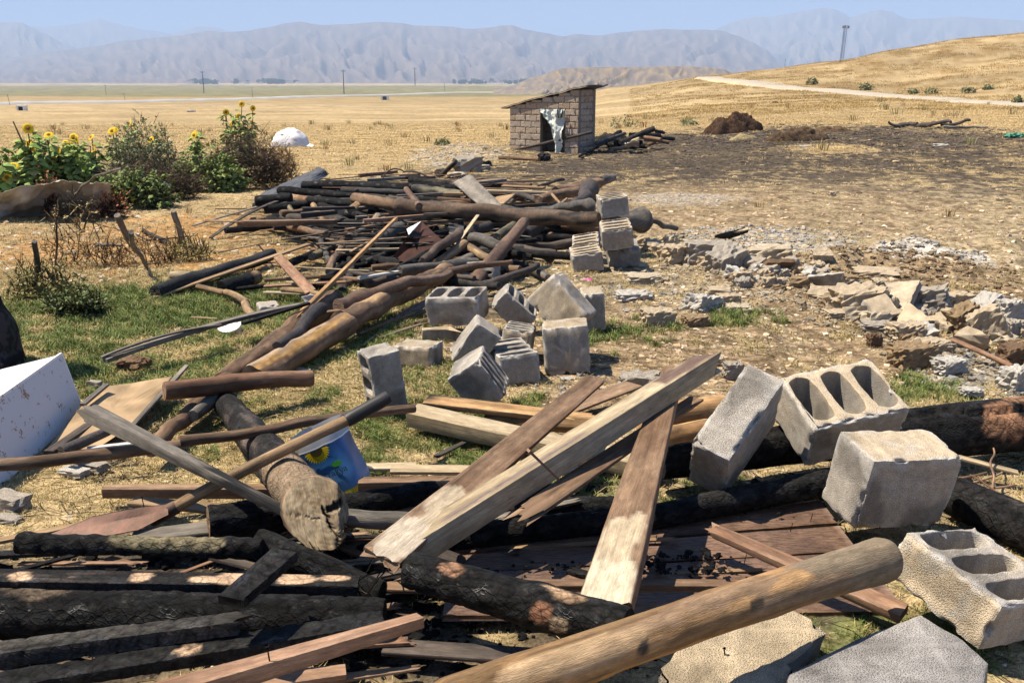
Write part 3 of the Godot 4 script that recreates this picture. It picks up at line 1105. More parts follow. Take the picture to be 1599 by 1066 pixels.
	scatter("clods", "small clods of earth and crumbs of mortar strewn on the ground", "rubble", lump_mesh(v(0.045, 0.03, 0.04), 3, 2, 0.6, 0.3), M.matte, clod[0], clod[1])

# mortar crumbs in patches: [centre, radius x, radius z, count, size, colour]
func crumbs(called: String, label: String, list: Array) -> void:
	var w := []
	var c := []
	rng.seed = 99
	for b in list:
		for k in int(b[3]):
			var a := rng.randf() * TAU
			var q := sqrt(rng.randf()) * (1.0 + 0.35 * rng.randf())
			var x: float = b[0].x + cos(a) * q * b[1]
			var z: float = b[0].z + sin(a) * q * b[2]
			var s: float = b[4] * (0.3 + 1.1 * pow(rng.randf(), 3.0))
			w.append(Transform3D(Basis(Vector3(rng.randf() - 0.5, 1, rng.randf() - 0.5).normalized(), rng.randf() * TAU).scaled(Vector3(s, s * 0.65, s)), Vector3(x, ground(x, z) + s * 0.12 + (b[0].y if b.size() > 6 else 0.0), z)))
			c.append(b[5] * rng.randf_range(0.65, 1.15))
	scatter(called, label, "rubble", lump_mesh(Vector3.ONE, 11, 3, 0.6, 0.35), M.stone, w, c)

# ---------------------------------------------------------------- plants
func leaf_into(vs: PackedVector3Array, cs: PackedColorArray, ix: PackedInt32Array, at: Vector3, dir: Vector3, nor: Vector3, size: float, c: Color) -> void:
	var s := dir.cross(nor).normalized()
	var st := vs.size()
	var mid := at + dir * size * 0.4
	vs.append_array([at, mid + s * size * 0.38 - nor * size * 0.05, mid + nor * size * 0.08, mid - s * size * 0.38 - nor * size * 0.05, at + dir * size - nor * size * 0.25])
	for q in 5: cs.append(c)
	ix.append_array([st, st + 1, st + 2, st, st + 2, st + 3, st + 1, st + 4, st + 2, st + 2, st + 4, st + 3])

func sunflower(label: String, group: String, at: Vector3, tall: float, wide: float, heads: int, sd: int, dry := 0.0) -> void:
	var g := RandomNumberGenerator.new()
	g.seed = sd
	var root := base("sunflower", label, "sunflower", at, group)
	var stems := []
	var vs := PackedVector3Array()
	var cs := PackedColorArray()
	var ix := PackedInt32Array()
	var tops := []
	for k in heads + 2:
		var a := g.randf() * TAU
		var foot := Vector3(cos(a), 0, sin(a)) * wide * 0.25 * g.randf()
		var top := Vector3(cos(a) * wide * 0.5 * g.randf(), tall * g.randf_range(0.6, 1.0), sin(a) * wide * 0.35 * g.randf())
		if k == 0: top.y = tall * 0.95
		var mid := foot.lerp(top, 0.5) + Vector3(g.randf_range(-1, 1), 0, g.randf_range(-1, 1)) * 0.04
		var gc := Color(0.12, 0.17, 0.05).lerp(Color(0.3, 0.24, 0.12), dry)
		stems.append([foot, mid, 0.013, 0.011, gc])
		stems.append([mid, top, 0.011, 0.008, gc])
		tops.append(top)
		for q in int(30 * (1.0 - 0.35 * dry)):
			var t := g.randf_range(0.12, 1.0)
			var p := foot.lerp(mid, t * 2.0) if t < 0.5 else mid.lerp(top, t * 2.0 - 1.0)
			var b := g.randf() * TAU
			var d := Vector3(cos(b), g.randf_range(-0.5, 0.35), sin(b)).normalized()
			var c := Color(0.12, 0.19, 0.04).lerp(Color(0.27, 0.33, 0.085), g.randf())
			if g.randf() < 0.1 + dry * 0.6: c = c.lerp(Color(0.3, 0.22, 0.09), 0.7)
			leaf_into(vs, cs, ix, p + d * 0.04, d, (Vector3.UP + d * 0.3).normalized(), g.randf_range(0.13, 0.25), c)
	solid("stem", rods(stems), M.leaf, root)
	tag(solid("leaves", flat(vs, cs, ix), M.leaf, root), "", "", "", "stuff")
	for k in heads:
		var hv := PackedVector3Array()
		var hc := PackedColorArray()
		var hi := PackedInt32Array()
		var nor := Vector3(g.randf_range(-0.9, 0.5), g.randf_range(-0.1, 0.6), g.randf_range(0.2, 1.0)).normalized()
		var s := nor.cross(Vector3.UP).normalized()
		var u := s.cross(nor)
		var rad := g.randf_range(0.05, 0.072)
		for q in 20:
			var b := TAU * q / 20.0
			var d := (s * cos(b) + u * sin(b))
			leaf_into(hv, hc, hi, d * rad * 0.45, (d + nor * 0.15).normalized(), nor, rad * 0.85, Color(0.68, 0.42, 0.012).lerp(Color(0.75, 0.5, 0.03), g.randf()))
		var head := solid("flower_head", flat(hv, hc, hi), M.leaf, root, tops[k] + nor * 0.02)
		var dv := PackedVector3Array([nor * 0.022])
		var dc := PackedColorArray([Color(0.12, 0.075, 0.02)])
		var di := PackedInt32Array()
		for q in 14:
			var b := TAU * q / 14.0
			dv.append((s * cos(b) + u * sin(b)) * rad * 0.52 + nor * 0.008)
			dc.append(Color(0.25, 0.15, 0.02))
		for q in 14: di.append_array([0, 1 + q, 1 + (q + 1) % 14])
		solid("disc", flat(dv, dc, di), M.matte, head)

# twigs or sprigs filling a lens-shaped volume
func thicket(called: String, label: String, cat: String, at: Vector3, size: Vector3, n: int, leafy: float, c1: Color, c2: Color, lc: Color, sd: int, up := 0.5, lw := 0.05, twig := 0.3) -> void:
	var g := RandomNumberGenerator.new()
	g.seed = sd
	var root := base(called, label, cat, at)
	var list := []
	var vs := PackedVector3Array()
	var cs := PackedColorArray()
	var ix := PackedInt32Array()
	for k in n:
		var p := Vector3(g.randf_range(-1, 1), g.randf() , g.randf_range(-1, 1))
		if p.x * p.x + p.z * p.z > 1.0: p *= Vector3(0.7, 1, 0.7)
		p.y *= sqrt(maxf(0.05, 1.0 - p.x * p.x * 0.8)) * (0.85 + 0.5 * N1.get_noise_2d(p.x * 20.0 + sd, p.z * 9.0))
		p *= size * Vector3(0.5, 1.0, 0.5)
		var d := Vector3(g.randf_range(-1, 1), g.randf_range(-0.3, 1) * up * 2.0, g.randf_range(-1, 1)).normalized() * twig * g.randf_range(0.4, 1.3)
		var e := p + d
		if p.y < 0.03: p.y = 0.0
		var m := p.lerp(e, 0.5) + Vector3(g.randf_range(-1, 1), g.randf_range(-1, 1), g.randf_range(-1, 1)) * twig * 0.12
		var c := c1.lerp(c2, g.randf()) * g.randf_range(0.8, 1.2)
		var w := g.randf_range(0.0025, 0.007)
		list.append([p, m, w, w * 0.8, c])
		list.append([m, e, w * 0.8, w * 0.3, c])
		if g.randf() < leafy:
			for q in 3:
				var ld := (d.normalized() + Vector3(g.randf_range(-1, 1), g.randf_range(-1, 1), g.randf_range(-1, 1))).normalized()
				leaf_into(vs, cs, ix, p.lerp(e, g.randf_range(0.3, 1.0)), ld, Vector3(g.randf_range(-1, 1), 1, g.randf_range(-1, 1)).normalized(), lw * g.randf_range(0.6, 1.4), lc.lerp(c2, g.randf() * 0.5) * g.randf_range(0.7, 1.3))
	tag(solid("twigs", rods(list, 3), M.straw, root), "", "", "", "stuff")
	if vs.size(): tag(solid("foliage", flat(vs, cs, ix), M.leaf, root), "", "", "", "stuff")

# ---------------------------------------------------------------- a hanging or spread sheet: a grid of points with thickness
func sheet(rows: Array, sub: int, fold: float, thick: float, c1: Color, c2: Color, sd: int, ridge := 0.0, waves := 0.0) -> ArrayMesh:
	var nr := (rows.size() - 1) * sub + 1
	var nc: int = (rows[0].size() - 1) * sub + 1
	var pts := PackedVector3Array()
	for j in nr:
		var fj := float(j) / sub
		var j1 := mini(int(fj), rows.size() - 2)
		for i in nc:
			var fi := float(i) / sub
			var i1 := mini(int(fi), rows[0].size() - 2)
			var a: Vector3 = rows[j1][i1].lerp(rows[j1][i1 + 1], fi - i1)
			var b: Vector3 = rows[j1 + 1][i1].lerp(rows[j1 + 1][i1 + 1], fi - i1)
			pts.append(a.lerp(b, fj - j1))
	var nor := PackedVector3Array()
	for j in nr:
		for i in nc:
			var dx := pts[j * nc + mini(i + 1, nc - 1)] - pts[j * nc + maxi(i - 1, 0)]
			var dy := pts[mini(j + 1, nr - 1) * nc + i] - pts[maxi(j - 1, 0) * nc + i]
			nor.append(dx.cross(dy).normalized())
	var vs := PackedVector3Array()
	var cs := PackedColorArray()
	var ix := PackedInt32Array()
	for s in 2:
		for k in pts.size():
			var p := pts[k]
			var i := k % nc
			var w := N1.get_noise_3dv(p * 14.0 + Vector3(sd * 5, 0, 0)) + 0.5 * N2.get_noise_3dv(p * 40.0 + Vector3(0, sd * 5, 0))
			p += nor[k] * (w * fold + ridge * sin(TAU * waves * (k / nc) / (nr - 1.0)) + (thick if s == 0 else 0.0))
			vs.append(p)
			var c := c1.lerp(c2, clampf(0.5 + N1.get_noise_3dv(pts[k] * 25.0 + Vector3(0, 0, sd)), 0.0, 1.0))
			c.a = 1.0
			cs.append(c)
	var o := pts.size()
	for j in nr - 1:
		for i in nc - 1:
			var k := j * nc + i
			ix.append_array([k, k + nc, k + 1, k + 1, k + nc, k + nc + 1])
			ix.append_array([o + k, o + k + 1, o + k + nc, o + k + 1, o + k + nc + 1, o + k + nc])
	for j in nr - 1:
		for e in [0, nc - 1]:
			var k: int = j * nc + e
			var w := [k, o + k, k + nc, k + nc, o + k, o + k + nc]
			if e == 0: w.reverse()
			ix.append_array(w)
	for i in nc - 1:
		for e in [0, nr - 1]:
			var k: int = e * nc + i
			var w := [k, k + 1, o + k, o + k, k + 1, o + k + 1]
			if e == 0: w.reverse()
			ix.append_array(w)
	return commit(vs, PackedVector3Array(), PackedVector2Array(), cs, ix)

# ---------------------------------------------------------------- the shed
func make_shed(at: Vector3) -> void:
	var W := 2.48
	var D := 1.2
	var root := base("cement_block_shed", "small flat-roofed shed of cement blocks with a plastic curtain in its doorway", "shed", at)
	root.rotation.y = -deg_to_rad(31.0)
	var HL := 1.42
	var HR := 2.0
	var roofy := func(x: float) -> float: return lerpf(HL, HR, x / W)
	rng.seed = 5
	var bc := Color(0.4, 0.325, 0.255)
	var variants := []
	for k in 5: variants.append(tint(block_mesh(v(0.385, 0.183, 0.18), "solid", "", 1.45, 300 + k), Color(1, 1, 1)))
	# walls of laid blocks round a mortar core
	var walls := [["front_wall", v(0, 0, -0.1), v(1, 0, 0), W], ["side_wall", v(W - 0.1, 0, 0), v(0, 0, -1), D], ["back_wall", v(0, 0, -D + 0.1), v(1, 0, 0), W], ["far_wall", v(0.1, 0, 0), v(0, 0, -1), D]]
	for wi in walls.size():
		var w: Array = walls[wi]
		var along: Vector3 = w[2]
		var wall := Node3D.new()
		put(wall, w[0], root)
		wall.position = w[1]
		var rows := 11
		var core := SurfaceTool.new()
		core.begin(Mesh.PRIMITIVE_TRIANGLES)
		for r in rows:
			var y0 := r * 0.195
			var s := -0.2 * (r % 2)
			while s < w[3]:
				var e0 := maxf(s, 0.0)
				var e1 := minf(s + 0.395, w[3])
				s += 0.395
				if wi == 1 or wi == 3:
					e0 = maxf(e0, 0.19)
					e1 = minf(e1, D - 0.19)
				if e1 - e0 < 0.05: continue
				var mid := (e0 + e1) * 0.5
				var topy: float = roofy.call(mid if wi % 2 == 0 else (W if wi == 1 else 0.0))
				if wi == 0 and y0 < 1.3 and e1 > 1.13 and e0 < 2.0:
					if e0 < 1.13: e1 = 1.13
					elif e1 > 2.0: e0 = 2.0
					else: continue
					mid = (e0 + e1) * 0.5
					if e1 - e0 < 0.05: continue
				var hh := minf(0.187, topy - 0.03 - y0)
				if hh < 0.03: continue
				var ln := e1 - e0 - 0.012
				var o := MeshInstance3D.new()
				o.mesh = variants[rng.randi() % 5]
				o.material_override = M.shed[rng.randi() % 4]
				var yaw := 0.0 if wi % 2 == 0 else PI * 0.5
				o.transform = Transform3D(Basis(Vector3.UP, yaw) * Basis.from_scale(v(ln / 0.385, hh / 0.19, 1.0)), along * mid + v(0, y0 + hh * 0.5, rng.randf_range(-0.006, 0.006) if wi % 2 == 0 else 0.0))
				put(o, "block", wall)
				var bm := BoxMesh.new()
				bm.size = v(e1 - e0, hh + 0.012, 0.15) if wi % 2 == 0 else v(0.15, hh + 0.012, e1 - e0)
				core.append_from(bm, 0, Transform3D(Basis(), along * mid + v(0, y0 + hh * 0.5, 0)))
		var cm := solid("mortar", core.commit(), M.mortar, wall)
	# floor-to-lintel: timber lintel over the doorway
	solid("lintel", timber(v(1.05, 1.32, -0.1), v(2.08, 1.34, -0.1), 0.06, 0.06, "gray", {"flat": 0.7, "step": 0.15}, 3), M.wood, root)
	# roof
	var rv := []
	for j in 2:
		var row := []
		for i in 5:
			var x := lerpf(-0.3, W + 0.32, i / 4.0)
			row.append(v(x, roofy.call(x) + 0.05 - 0.05 * absf(i - 2.0) * 0.3, 0.05 if j == 1 else -D - 0.2))
		rv.append(row)
	solid("roof_sheet", sheet(rv, 8, 0.035, 0.035, Color(0.1, 0.085, 0.07), Color(0.2, 0.17, 0.14), 4), M.matte, root)
	for k in 5:
		var zz := 0.0 - k * 0.3
		solid("rafter", timber(v(-0.22, roofy.call(-0.22) + 0.0, zz), v(W + 0.26, roofy.call(W + 0.26) + 0.0, zz), 0.035, 0.04, "dark", {"wig": 0.02, "step": 0.2, "sides": 8}, 7 + k), M.wood, root)
	# curtain of old plastic sheet, bunched to the right of the doorway
	var cr_ := []
	var top := [1.12, 1.3, 1.5, 1.72, 1.9, 2.02]
	var low := [1.16, 1.42, 1.62, 1.74, 1.86, 2.0]
	var ends := [1.2, 0.85, 0.35, 0.02, 0.04, 0.3]
	for j in 6:
		var row := []
		for i in 6:
			var t := j / 5.0
			var x := lerpf(top[i], lerpf(low[i], 1.82, 0.25), t)
			var y: float = lerpf(1.36, ends[i], t)
			row.append(v(x, y, 0.05 + 0.05 * sin(i * 2.4 + t) + 0.03 * t))
		cr_.append(row)
	solid("curtain", sheet(cr_, 7, 0.07, 0.004, Color(0.4, 0.43, 0.38), Color(0.6, 0.62, 0.56), 9), M.cloth, root)
	solid("rope", rods([[v(1.8, 1.35, 0.12), v(1.86, 1.1, 0.14), 0.02, 0.02, Color(0.6, 0.58, 0.52)], [v(1.86, 1.1, 0.14), v(1.95, 1.12, 0.13), 0.02, 0.02, Color(0.6, 0.58, 0.52)], [v(1.95, 1.12, 0.13), v(1.99, 1.35, 0.1), 0.02, 0.02, Color(0.6, 0.58, 0.52)]], 6), M.matte, root)

# ---------------------------------------------------------------- a figure, meshed from tapered limbs
func figure(bones: Array, cell: float, colour: Callable) -> ArrayMesh:
	var lo := Vector3(9, 9, 9)
	var hi := -lo
	for b in bones:
		for e in 2:
			var q := Vector3.ONE * (maxf(b[2], b[3]) + cell * 2.0)
			lo = lo.min(b[e] - q)
			hi = hi.max(b[e] + q)
	var n := Vector3i(((hi - lo) / cell).ceil()) + Vector3i.ONE
	var f := PackedFloat32Array()
	f.resize(n.x * n.y * n.z)
	f.fill(1.0)
	for b in bones:
		var q := Vector3.ONE * (maxf(b[2], b[3]) + 0.06)
		var l := Vector3i(((b[0] as Vector3).min(b[1]) - q - lo) / cell).clamp(Vector3i.ZERO, n - Vector3i.ONE)
		var h := Vector3i(((b[0] as Vector3).max(b[1]) + q - lo) / cell).clamp(Vector3i.ZERO, n - Vector3i.ONE)
		var ab: Vector3 = b[1] - b[0]
		var len2 := ab.length_squared()
		for z in range(l.z, h.z + 1):
			for y in range(l.y, h.y + 1):
				for x in range(l.x, h.x + 1):
					var p: Vector3 = lo + Vector3(x, y, z) * cell
					var t := clampf((p - b[0]).dot(ab) / len2, 0.0, 1.0)
					var d: float = (p - b[0] - ab * t).length() - lerpf(b[2], b[3], t)
					var k := (z * n.y + y) * n.x + x
					var s := 0.035
					var w := clampf(0.5 + 0.5 * (f[k] - d) / s, 0.0, 1.0)
					f[k] = lerpf(f[k], d, w) - s * w * (1.0 - w)
	var id := {}
	var vs := PackedVector3Array()
	var cs := PackedColorArray()
	var ix := PackedInt32Array()
	for z in n.z - 1:
		for y in n.y - 1:
			for x in n.x - 1:
				var k := (z * n.y + y) * n.x + x
				var s := Vector3.ZERO
				var c := 0
				var inside := 0
				var val := []
				for q in 8: val.append(f[k + (q & 1) + ((q >> 1) & 1) * n.x + ((q >> 2) & 1) * n.x * n.y])
				for q in 8:
					if val[q] < 0.0: inside += 1
				if inside == 0 or inside == 8: continue
				for q in 8:
					for a in 3:
						var o := q | (1 << a)
						if o == q or (val[q] < 0.0) == (val[o] < 0.0): continue
						var t: float = val[q] / (val[q] - val[o])
						var p0 := Vector3(q & 1, (q >> 1) & 1, (q >> 2) & 1)
						var p1 := Vector3(o & 1, (o >> 1) & 1, (o >> 2) & 1)
						s += p0.lerp(p1, t)
						c += 1
				id[k] = vs.size()
				var p := lo + (Vector3(x, y, z) + s / c) * cell
				vs.append(p)
				cs.append(colour.call(p))
	var step := [1, n.x, n.x * n.y]
	for z in range(1, n.z - 1):
		for y in range(1, n.y - 1):
			for x in range(1, n.x - 1):
				var k := (z * n.y + y) * n.x + x
				for a in 3:
					var k2: int = k + step[a]
					if (f[k] < 0.0) == (f[k2] < 0.0): continue
					var b: int = step[(a + 1) % 3]
					var c: int = step[(a + 2) % 3]
					var q := [id[k], id[k - b], id[k - b - c], id[k - c]]
					if f[k] < 0.0: ix.append_array([q[0], q[2], q[1], q[0], q[3], q[2]])
					else: ix.append_array([q[0], q[1], q[2], q[0], q[2], q[3]])
	return commit(vs, PackedVector3Array(), PackedVector2Array(), cs, ix)

# a soft mound of earth, dung or straw
func heap_at(called: String, label: String, cat: String, group: String, at: Vector3, w: float, h: float, d: float, ca: Color, cb: Color, rough_ := 0.3) -> void:
	seed_count += 1
	var vs := PackedVector3Array()
	var cs := PackedColorArray()
	var ix := PackedInt32Array()
	var nr := 26
	var na := 72
	for j in nr + 1:
		for q in na + 1:
			var g := TAU * q / na
			var t := float(j) / nr
			var x := cos(g) * t * w * 0.5
			var z := sin(g) * t * d * 0.5
			var n := N1.get_noise_3d(x * 14.0 + seed_count * 9.0, z * 14.0, 0.0)
			var f := N3.get_noise_3d(x * 70.0, z * 70.0, seed_count)
			var y := h * (pow(maxf(0.0, 1.0 - t * t), 0.7) * (1.0 + rough_ * 1.6 * n) + rough_ * 0.4 * f * (1.0 - t * 0.6)) - 0.03
			var k := 1.0 + 0.2 * n
			vs.append(Vector3(x * k, ground(at.x + x * k, at.z + z * k) - at.y + y, z * k))
			var c := ca.lerp(cb, clampf(0.5 + f + 0.6 * n, 0.0, 1.0))
			c.a = 1.0
			cs.append(c)
	for j in nr:
		for q in na:
			var k := j * (na + 1) + q
			ix.append_array([k, k + 1, k + na + 1, k + 1, k + na + 2, k + na + 1])
	tag(solid(called, commit(vs, PackedVector3Array(), PackedVector2Array(), cs, ix), M.earth, self, at), label, cat, group)

func culvert(label: String, at: Vector3, w: float) -> void:
	var o := base("culvert", label, "culvert", at)
	var c := Color(0.7, 0.68, 0.64)
	for s in [-1, 1]: solid("side_wall", box_mesh(v(w * 0.22, w * 0.6, w * 0.8), c), M.matte, o, v(w * 0.4 * s, w * 0.25, 0))
	solid("lintel", box_mesh(v(w * 1.1, w * 0.14, w * 0.84), c), M.matte, o, v(0, w * 0.6, 0))
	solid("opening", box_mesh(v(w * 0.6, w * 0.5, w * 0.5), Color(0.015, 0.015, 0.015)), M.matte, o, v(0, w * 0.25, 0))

func ground_zones() -> void:
	blobs.append(["yard", 4.64, -13.92, 5.13, 8.94, YARD, 0.95, 0.50])
	blobs.append(["yard", 1.03, -7.52, 2.17, 4.08, YARD, 0.90, 0.50])
	blobs.append(["dirt", 1.03, -6.26, 1.24, 1.52, DIRT, 0.90, 0.70])
	blobs.append(["dirt", 3.36, -7.87, 1.29, 1.75, DIRT, 0.80, 0.80])
	blobs.append(["dirt", 2.75, -6.46, 0.88, 1.08, DIRT, 0.70, 0.90])
	blobs.append(["burnt", 6.21, -31.09, 7.00, 12.06, BURNT, 0.85, 0.60])
	blobs.append(["burnt", 12.15, -32.64, 4.42, 10.04, BURNT, 0.85, 0.60])
	blobs.append(["burnt", 0.71, -21.92, 1.82, 4.11, BURNT, 0.80, 1.00])
	blobs.append(["burnt", 2.43, -17.96, 2.24, 3.31, BURNT, 0.60, 1.10])
	blobs.append(["burnt", 6.50, -20.95, 4.39, 5.44, BURNT, 0.60, 1.20])
	blobs.append(["burnt", 3.12, -24.13, 4.78, 3.50, BURNT, 0.80, 0.60])
	blobs.append(["burnt", 10.41, -22.91, 2.08, 5.00, BURNT, 0.70, 1.00])
	blobs.append(["dirt", 3.31, -14.93, 2.76, 3.42, DIRT, 0.60, 1.10])
	blobs.append(["burnt", 6.86, -35.43, 1.66, 5.67, BURNT, 0.90, 0.60])
	blobs.append(["burnt", -1.71, -16.03, 2.19, 5.24, BURNT, 0.85, 0.60])
	blobs.append(["burnt", -1.01, -9.84, 1.14, 2.31, BURNT, 0.70, 0.80])
	blobs.append(["straw", 9.10, -28.45, 1.07, 2.01, STRAWC, 0.80, 0.80])
	blobs.append(["weed", -4.62, -11.07, 1.64, 2.42, WEED, 0.80, 0.90])
	blobs.append(["weed", -2.59, -10.27, 0.55, 1.29, WEED, 0.50, 0.90])
	blobs.append(["green", -3.34, -7.25, 1.45, 1.25, GREENC, 0.90, 1.00])
	blobs.append(["green", -2.28, -7.22, 0.87, 1.13, GREENC, 0.75, 0.90])
	blobs.append(["green", -2.05, -5.39, 0.97, 0.53, GREENC, 0.60, 1.10])
	blobs.append(["green", -1.16, -7.22, 0.53, 1.13, GREENC, 0.50, 0.90])
	blobs.append(["straw", -1.70, -4.05, 0.85, 0.69, STRAWC, 0.75, 0.90])
	blobs.append(["green", -1.05, -4.72, 0.72, 0.62, GREENC, 0.40, 1.20])
	blobs.append(["green", -0.50, -4.86, 0.47, 0.76, GREENC, 0.75, 0.80])
	blobs.append(["straw", -0.60, -5.39, 0.45, 0.53, STRAWC, 0.50, 0.90])
	blobs.append(["green", 1.65, -7.07, 0.29, 0.35, GREENC, 0.50, 1.00])
	blobs.append(["green", 2.21, -5.26, 0.41, 0.28, GREENC, 0.70, 0.90])
	blobs.append(["green", 0.73, -6.65, 0.41, 0.40, GREENC, 0.35, 1.10])
	blobs.append(["green", 0.08, -3.57, 1.03, 0.37, GREENC, 0.50, 1.00])
	blobs.append(["green", 0.99, -2.71, 0.38, 0.34, GREENC, 0.80, 0.90])
	blobs.append(["straw", -0.19, -2.55, 0.77, 0.28, STRAWC, 0.50, 1.00])
	blobs.append(["ash", 3.05, -11.11, 1.02, 0.80, ASH, 0.75, 1.00])
	blobs.append(["ash", 4.04, -9.64, 0.45, 0.30, ASH, 0.80, 0.90])
	blobs.append(["ash", 4.41, -9.44, 0.32, 0.25, ASH, 0.70, 0.90])
	blobs.append(["ash", 2.82, -5.53, 0.27, 0.25, ASH, 0.60, 0.90])
	blobs.append(["ash", 2.80, -16.24, 0.84, 0.97, ASH, 0.40, 1.10])
	blobs.append(["ash", -1.61, -31.98, 1.22, 5.67, ASH, 0.55, 1.10])
	blobs.append(["burnt", -0.32, -2.98, 1.11, 0.62, BURNT, 0.85, 0.60])
	blobs.append(["burnt", -1.20, -2.73, 1.12, 0.50, BURNT, 0.96, 0.35])
	pass

func land() -> void:
	ridge("mountains", "long pale lavender mountain range across the far side of the valley", [Vector2(-3859, 8), Vector2(-3376, 33), Vector2(-2894, 70), Vector2(-2572, 92), Vector2(-2476, 107), Vector2(-2312, 129), Vector2(-2215, 138), Vector2(-2084, 154), Vector2(-1920, 182), Vector2(-1759, 197), Vector2(-1650, 206), Vector2(-1576, 219), Vector2(-1495, 228), Vector2(-1431, 222), Vector2(-1325, 228), Vector2(-1215, 244), Vector2(-1116, 265), Vector2(-1051, 271), Vector2(-942, 256), Vector2(-836, 259), Vector2(-650, 271), Vector2(-543, 265), Vector2(-476, 253), Vector2(-325, 250), Vector2(-215, 237), Vector2(-109, 244), Vector2(-48, 253), Vector2(0, 256), Vector2(55, 237), Vector2(164, 219), Vector2(251, 203), Vector2(328, 213), Vector2(434, 206), Vector2(543, 222), Vector2(653, 231), Vector2(762, 237), Vector2(836, 234), Vector2(945, 234), Vector2(1032, 231), Vector2(1119, 206), Vector2(1193, 175), Vector2(1270, 138), Vector2(1325, 95), Vector2(1415, 45), Vector2(1608, 14), Vector2(2251, 5)], 5000, 2300, -14.0, Color(0.08, 0.062, 0.05), Color(0.15, 0.115, 0.088), 0.30, 1.0)
	ridge("far_mountains", "hazy blue mountain shoulder behind the left end of the range", [Vector2(-5672, 127), Vector2(-4457, 244), Vector2(-3646, 322), Vector2(-3241, 338), Vector2(-3059, 338), Vector2(-2998, 306), Vector2(-2937, 275), Vector2(-2795, 205), Vector2(-2674, 158), Vector2(-2431, 107), Vector2(-2026, 49)], 6300, 2300, -14.0, Color(0.1, 0.085, 0.07), Color(0.17, 0.14, 0.11), 0.30, 3.0)
	ridge("far_mountains", "pale blue peaks low on the skyline at far left", [Vector2(-6939, 269), Vector2(-5338, 424), Vector2(-4590, 403), Vector2(-4270, 419), Vector2(-4030, 414), Vector2(-3939, 419), Vector2(-3870, 403), Vector2(-3763, 414), Vector2(-3656, 429), Vector2(-3523, 444), Vector2(-3389, 475), Vector2(-3283, 444), Vector2(-3176, 414), Vector2(-2989, 383), Vector2(-2802, 357), Vector2(-2722, 383), Vector2(-2562, 414), Vector2(-2429, 403), Vector2(-2322, 372), Vector2(-2028, 321), Vector2(-1495, 244), Vector2(-534, 166)], 8300, 2500, -14.0, Color(0.1, 0.09, 0.08), Color(0.16, 0.14, 0.12), 0.30, 4.0)
	ridge("far_mountains", "faint blue jagged mountain massif behind the right-hand hill", [Vector2(463, 145), Vector2(926, 225), Vector2(1204, 287), Vector2(1435, 332), Vector2(1500, 359), Vector2(1579, 390), Vector2(1667, 413), Vector2(1769, 426), Vector2(1852, 421), Vector2(1940, 439), Vector2(2014, 453), Vector2(2079, 466), Vector2(2153, 475), Vector2(2204, 484), Vector2(2297, 475), Vector2(2361, 448), Vector2(2408, 421), Vector2(2468, 439), Vector2(2533, 457), Vector2(2611, 475), Vector2(2690, 462), Vector2(2760, 430), Vector2(2829, 408), Vector2(2973, 413), Vector2(3190, 426), Vector2(3315, 417), Vector2(3473, 408), Vector2(3700, 395), Vector2(4167, 413), Vector2(5093, 346), Vector2(6482, 234)], 7200, 3000, -14.0, Color(0.1, 0.085, 0.075), Color(0.17, 0.145, 0.12), 0.22, 6.0)
	ridge("gravel_hill", "long flat-topped heap of pale gravel and earth beyond the shed", [Vector2(-18, -7), Vector2(0, -5), Vector2(18, 2), Vector2(49, 11), Vector2(79, 12), Vector2(107, 12), Vector2(122, 12), Vector2(153, 13), Vector2(183, 12), Vector2(202, 10), Vector2(209, 7), Vector2(232, 0)], 950, 120, -13.0, Color(0.12, 0.1, 0.085), Color(0.2, 0.15, 0.09), 0.30, 9.0)
	tag(solid("road", ribbon([v(-100.097, -2.178, -102.78), v(-114.069, -3.383, -159.984), v(-201.312, -8.458, -388.856), v(-167.298, -8.607, -431.22), v(-130.954, -8.813, -506.959), v(-115.385, -10.148, -662.664), v(-60.523, -11.873, -942.345), v(30.718, -8.94, -943.149), v(91.545, -7.18, -943.631)], 7.0, 1.00, 3.0, Color(0.3, 0.29, 0.28), Color(0.2, 0.16, 0.1)), M.matte), "pale asphalt main road on a low bank across the valley floor", "road", "", "structure")
	tag(solid("dirt_road", ribbon([v(30.911, 0.157, -43.285), v(30.742, 0.107, -50.422), v(32.568, 0.009, -62.914), v(30.733, 0.139, -67.829), v(31.196, 0.217, -80.413), v(28.868, 0.563, -89.417), v(25.96, 0.964, -100.632), v(25.525, 1.699, -127.876)], 3.4, 0.06, 0.5, Color(0.31, 0.27, 0.215), Color(0.45, 0.33, 0.17)), M.matte), "pale dirt road climbing along the foot of the dry hill", "road", "", "structure")
	pass

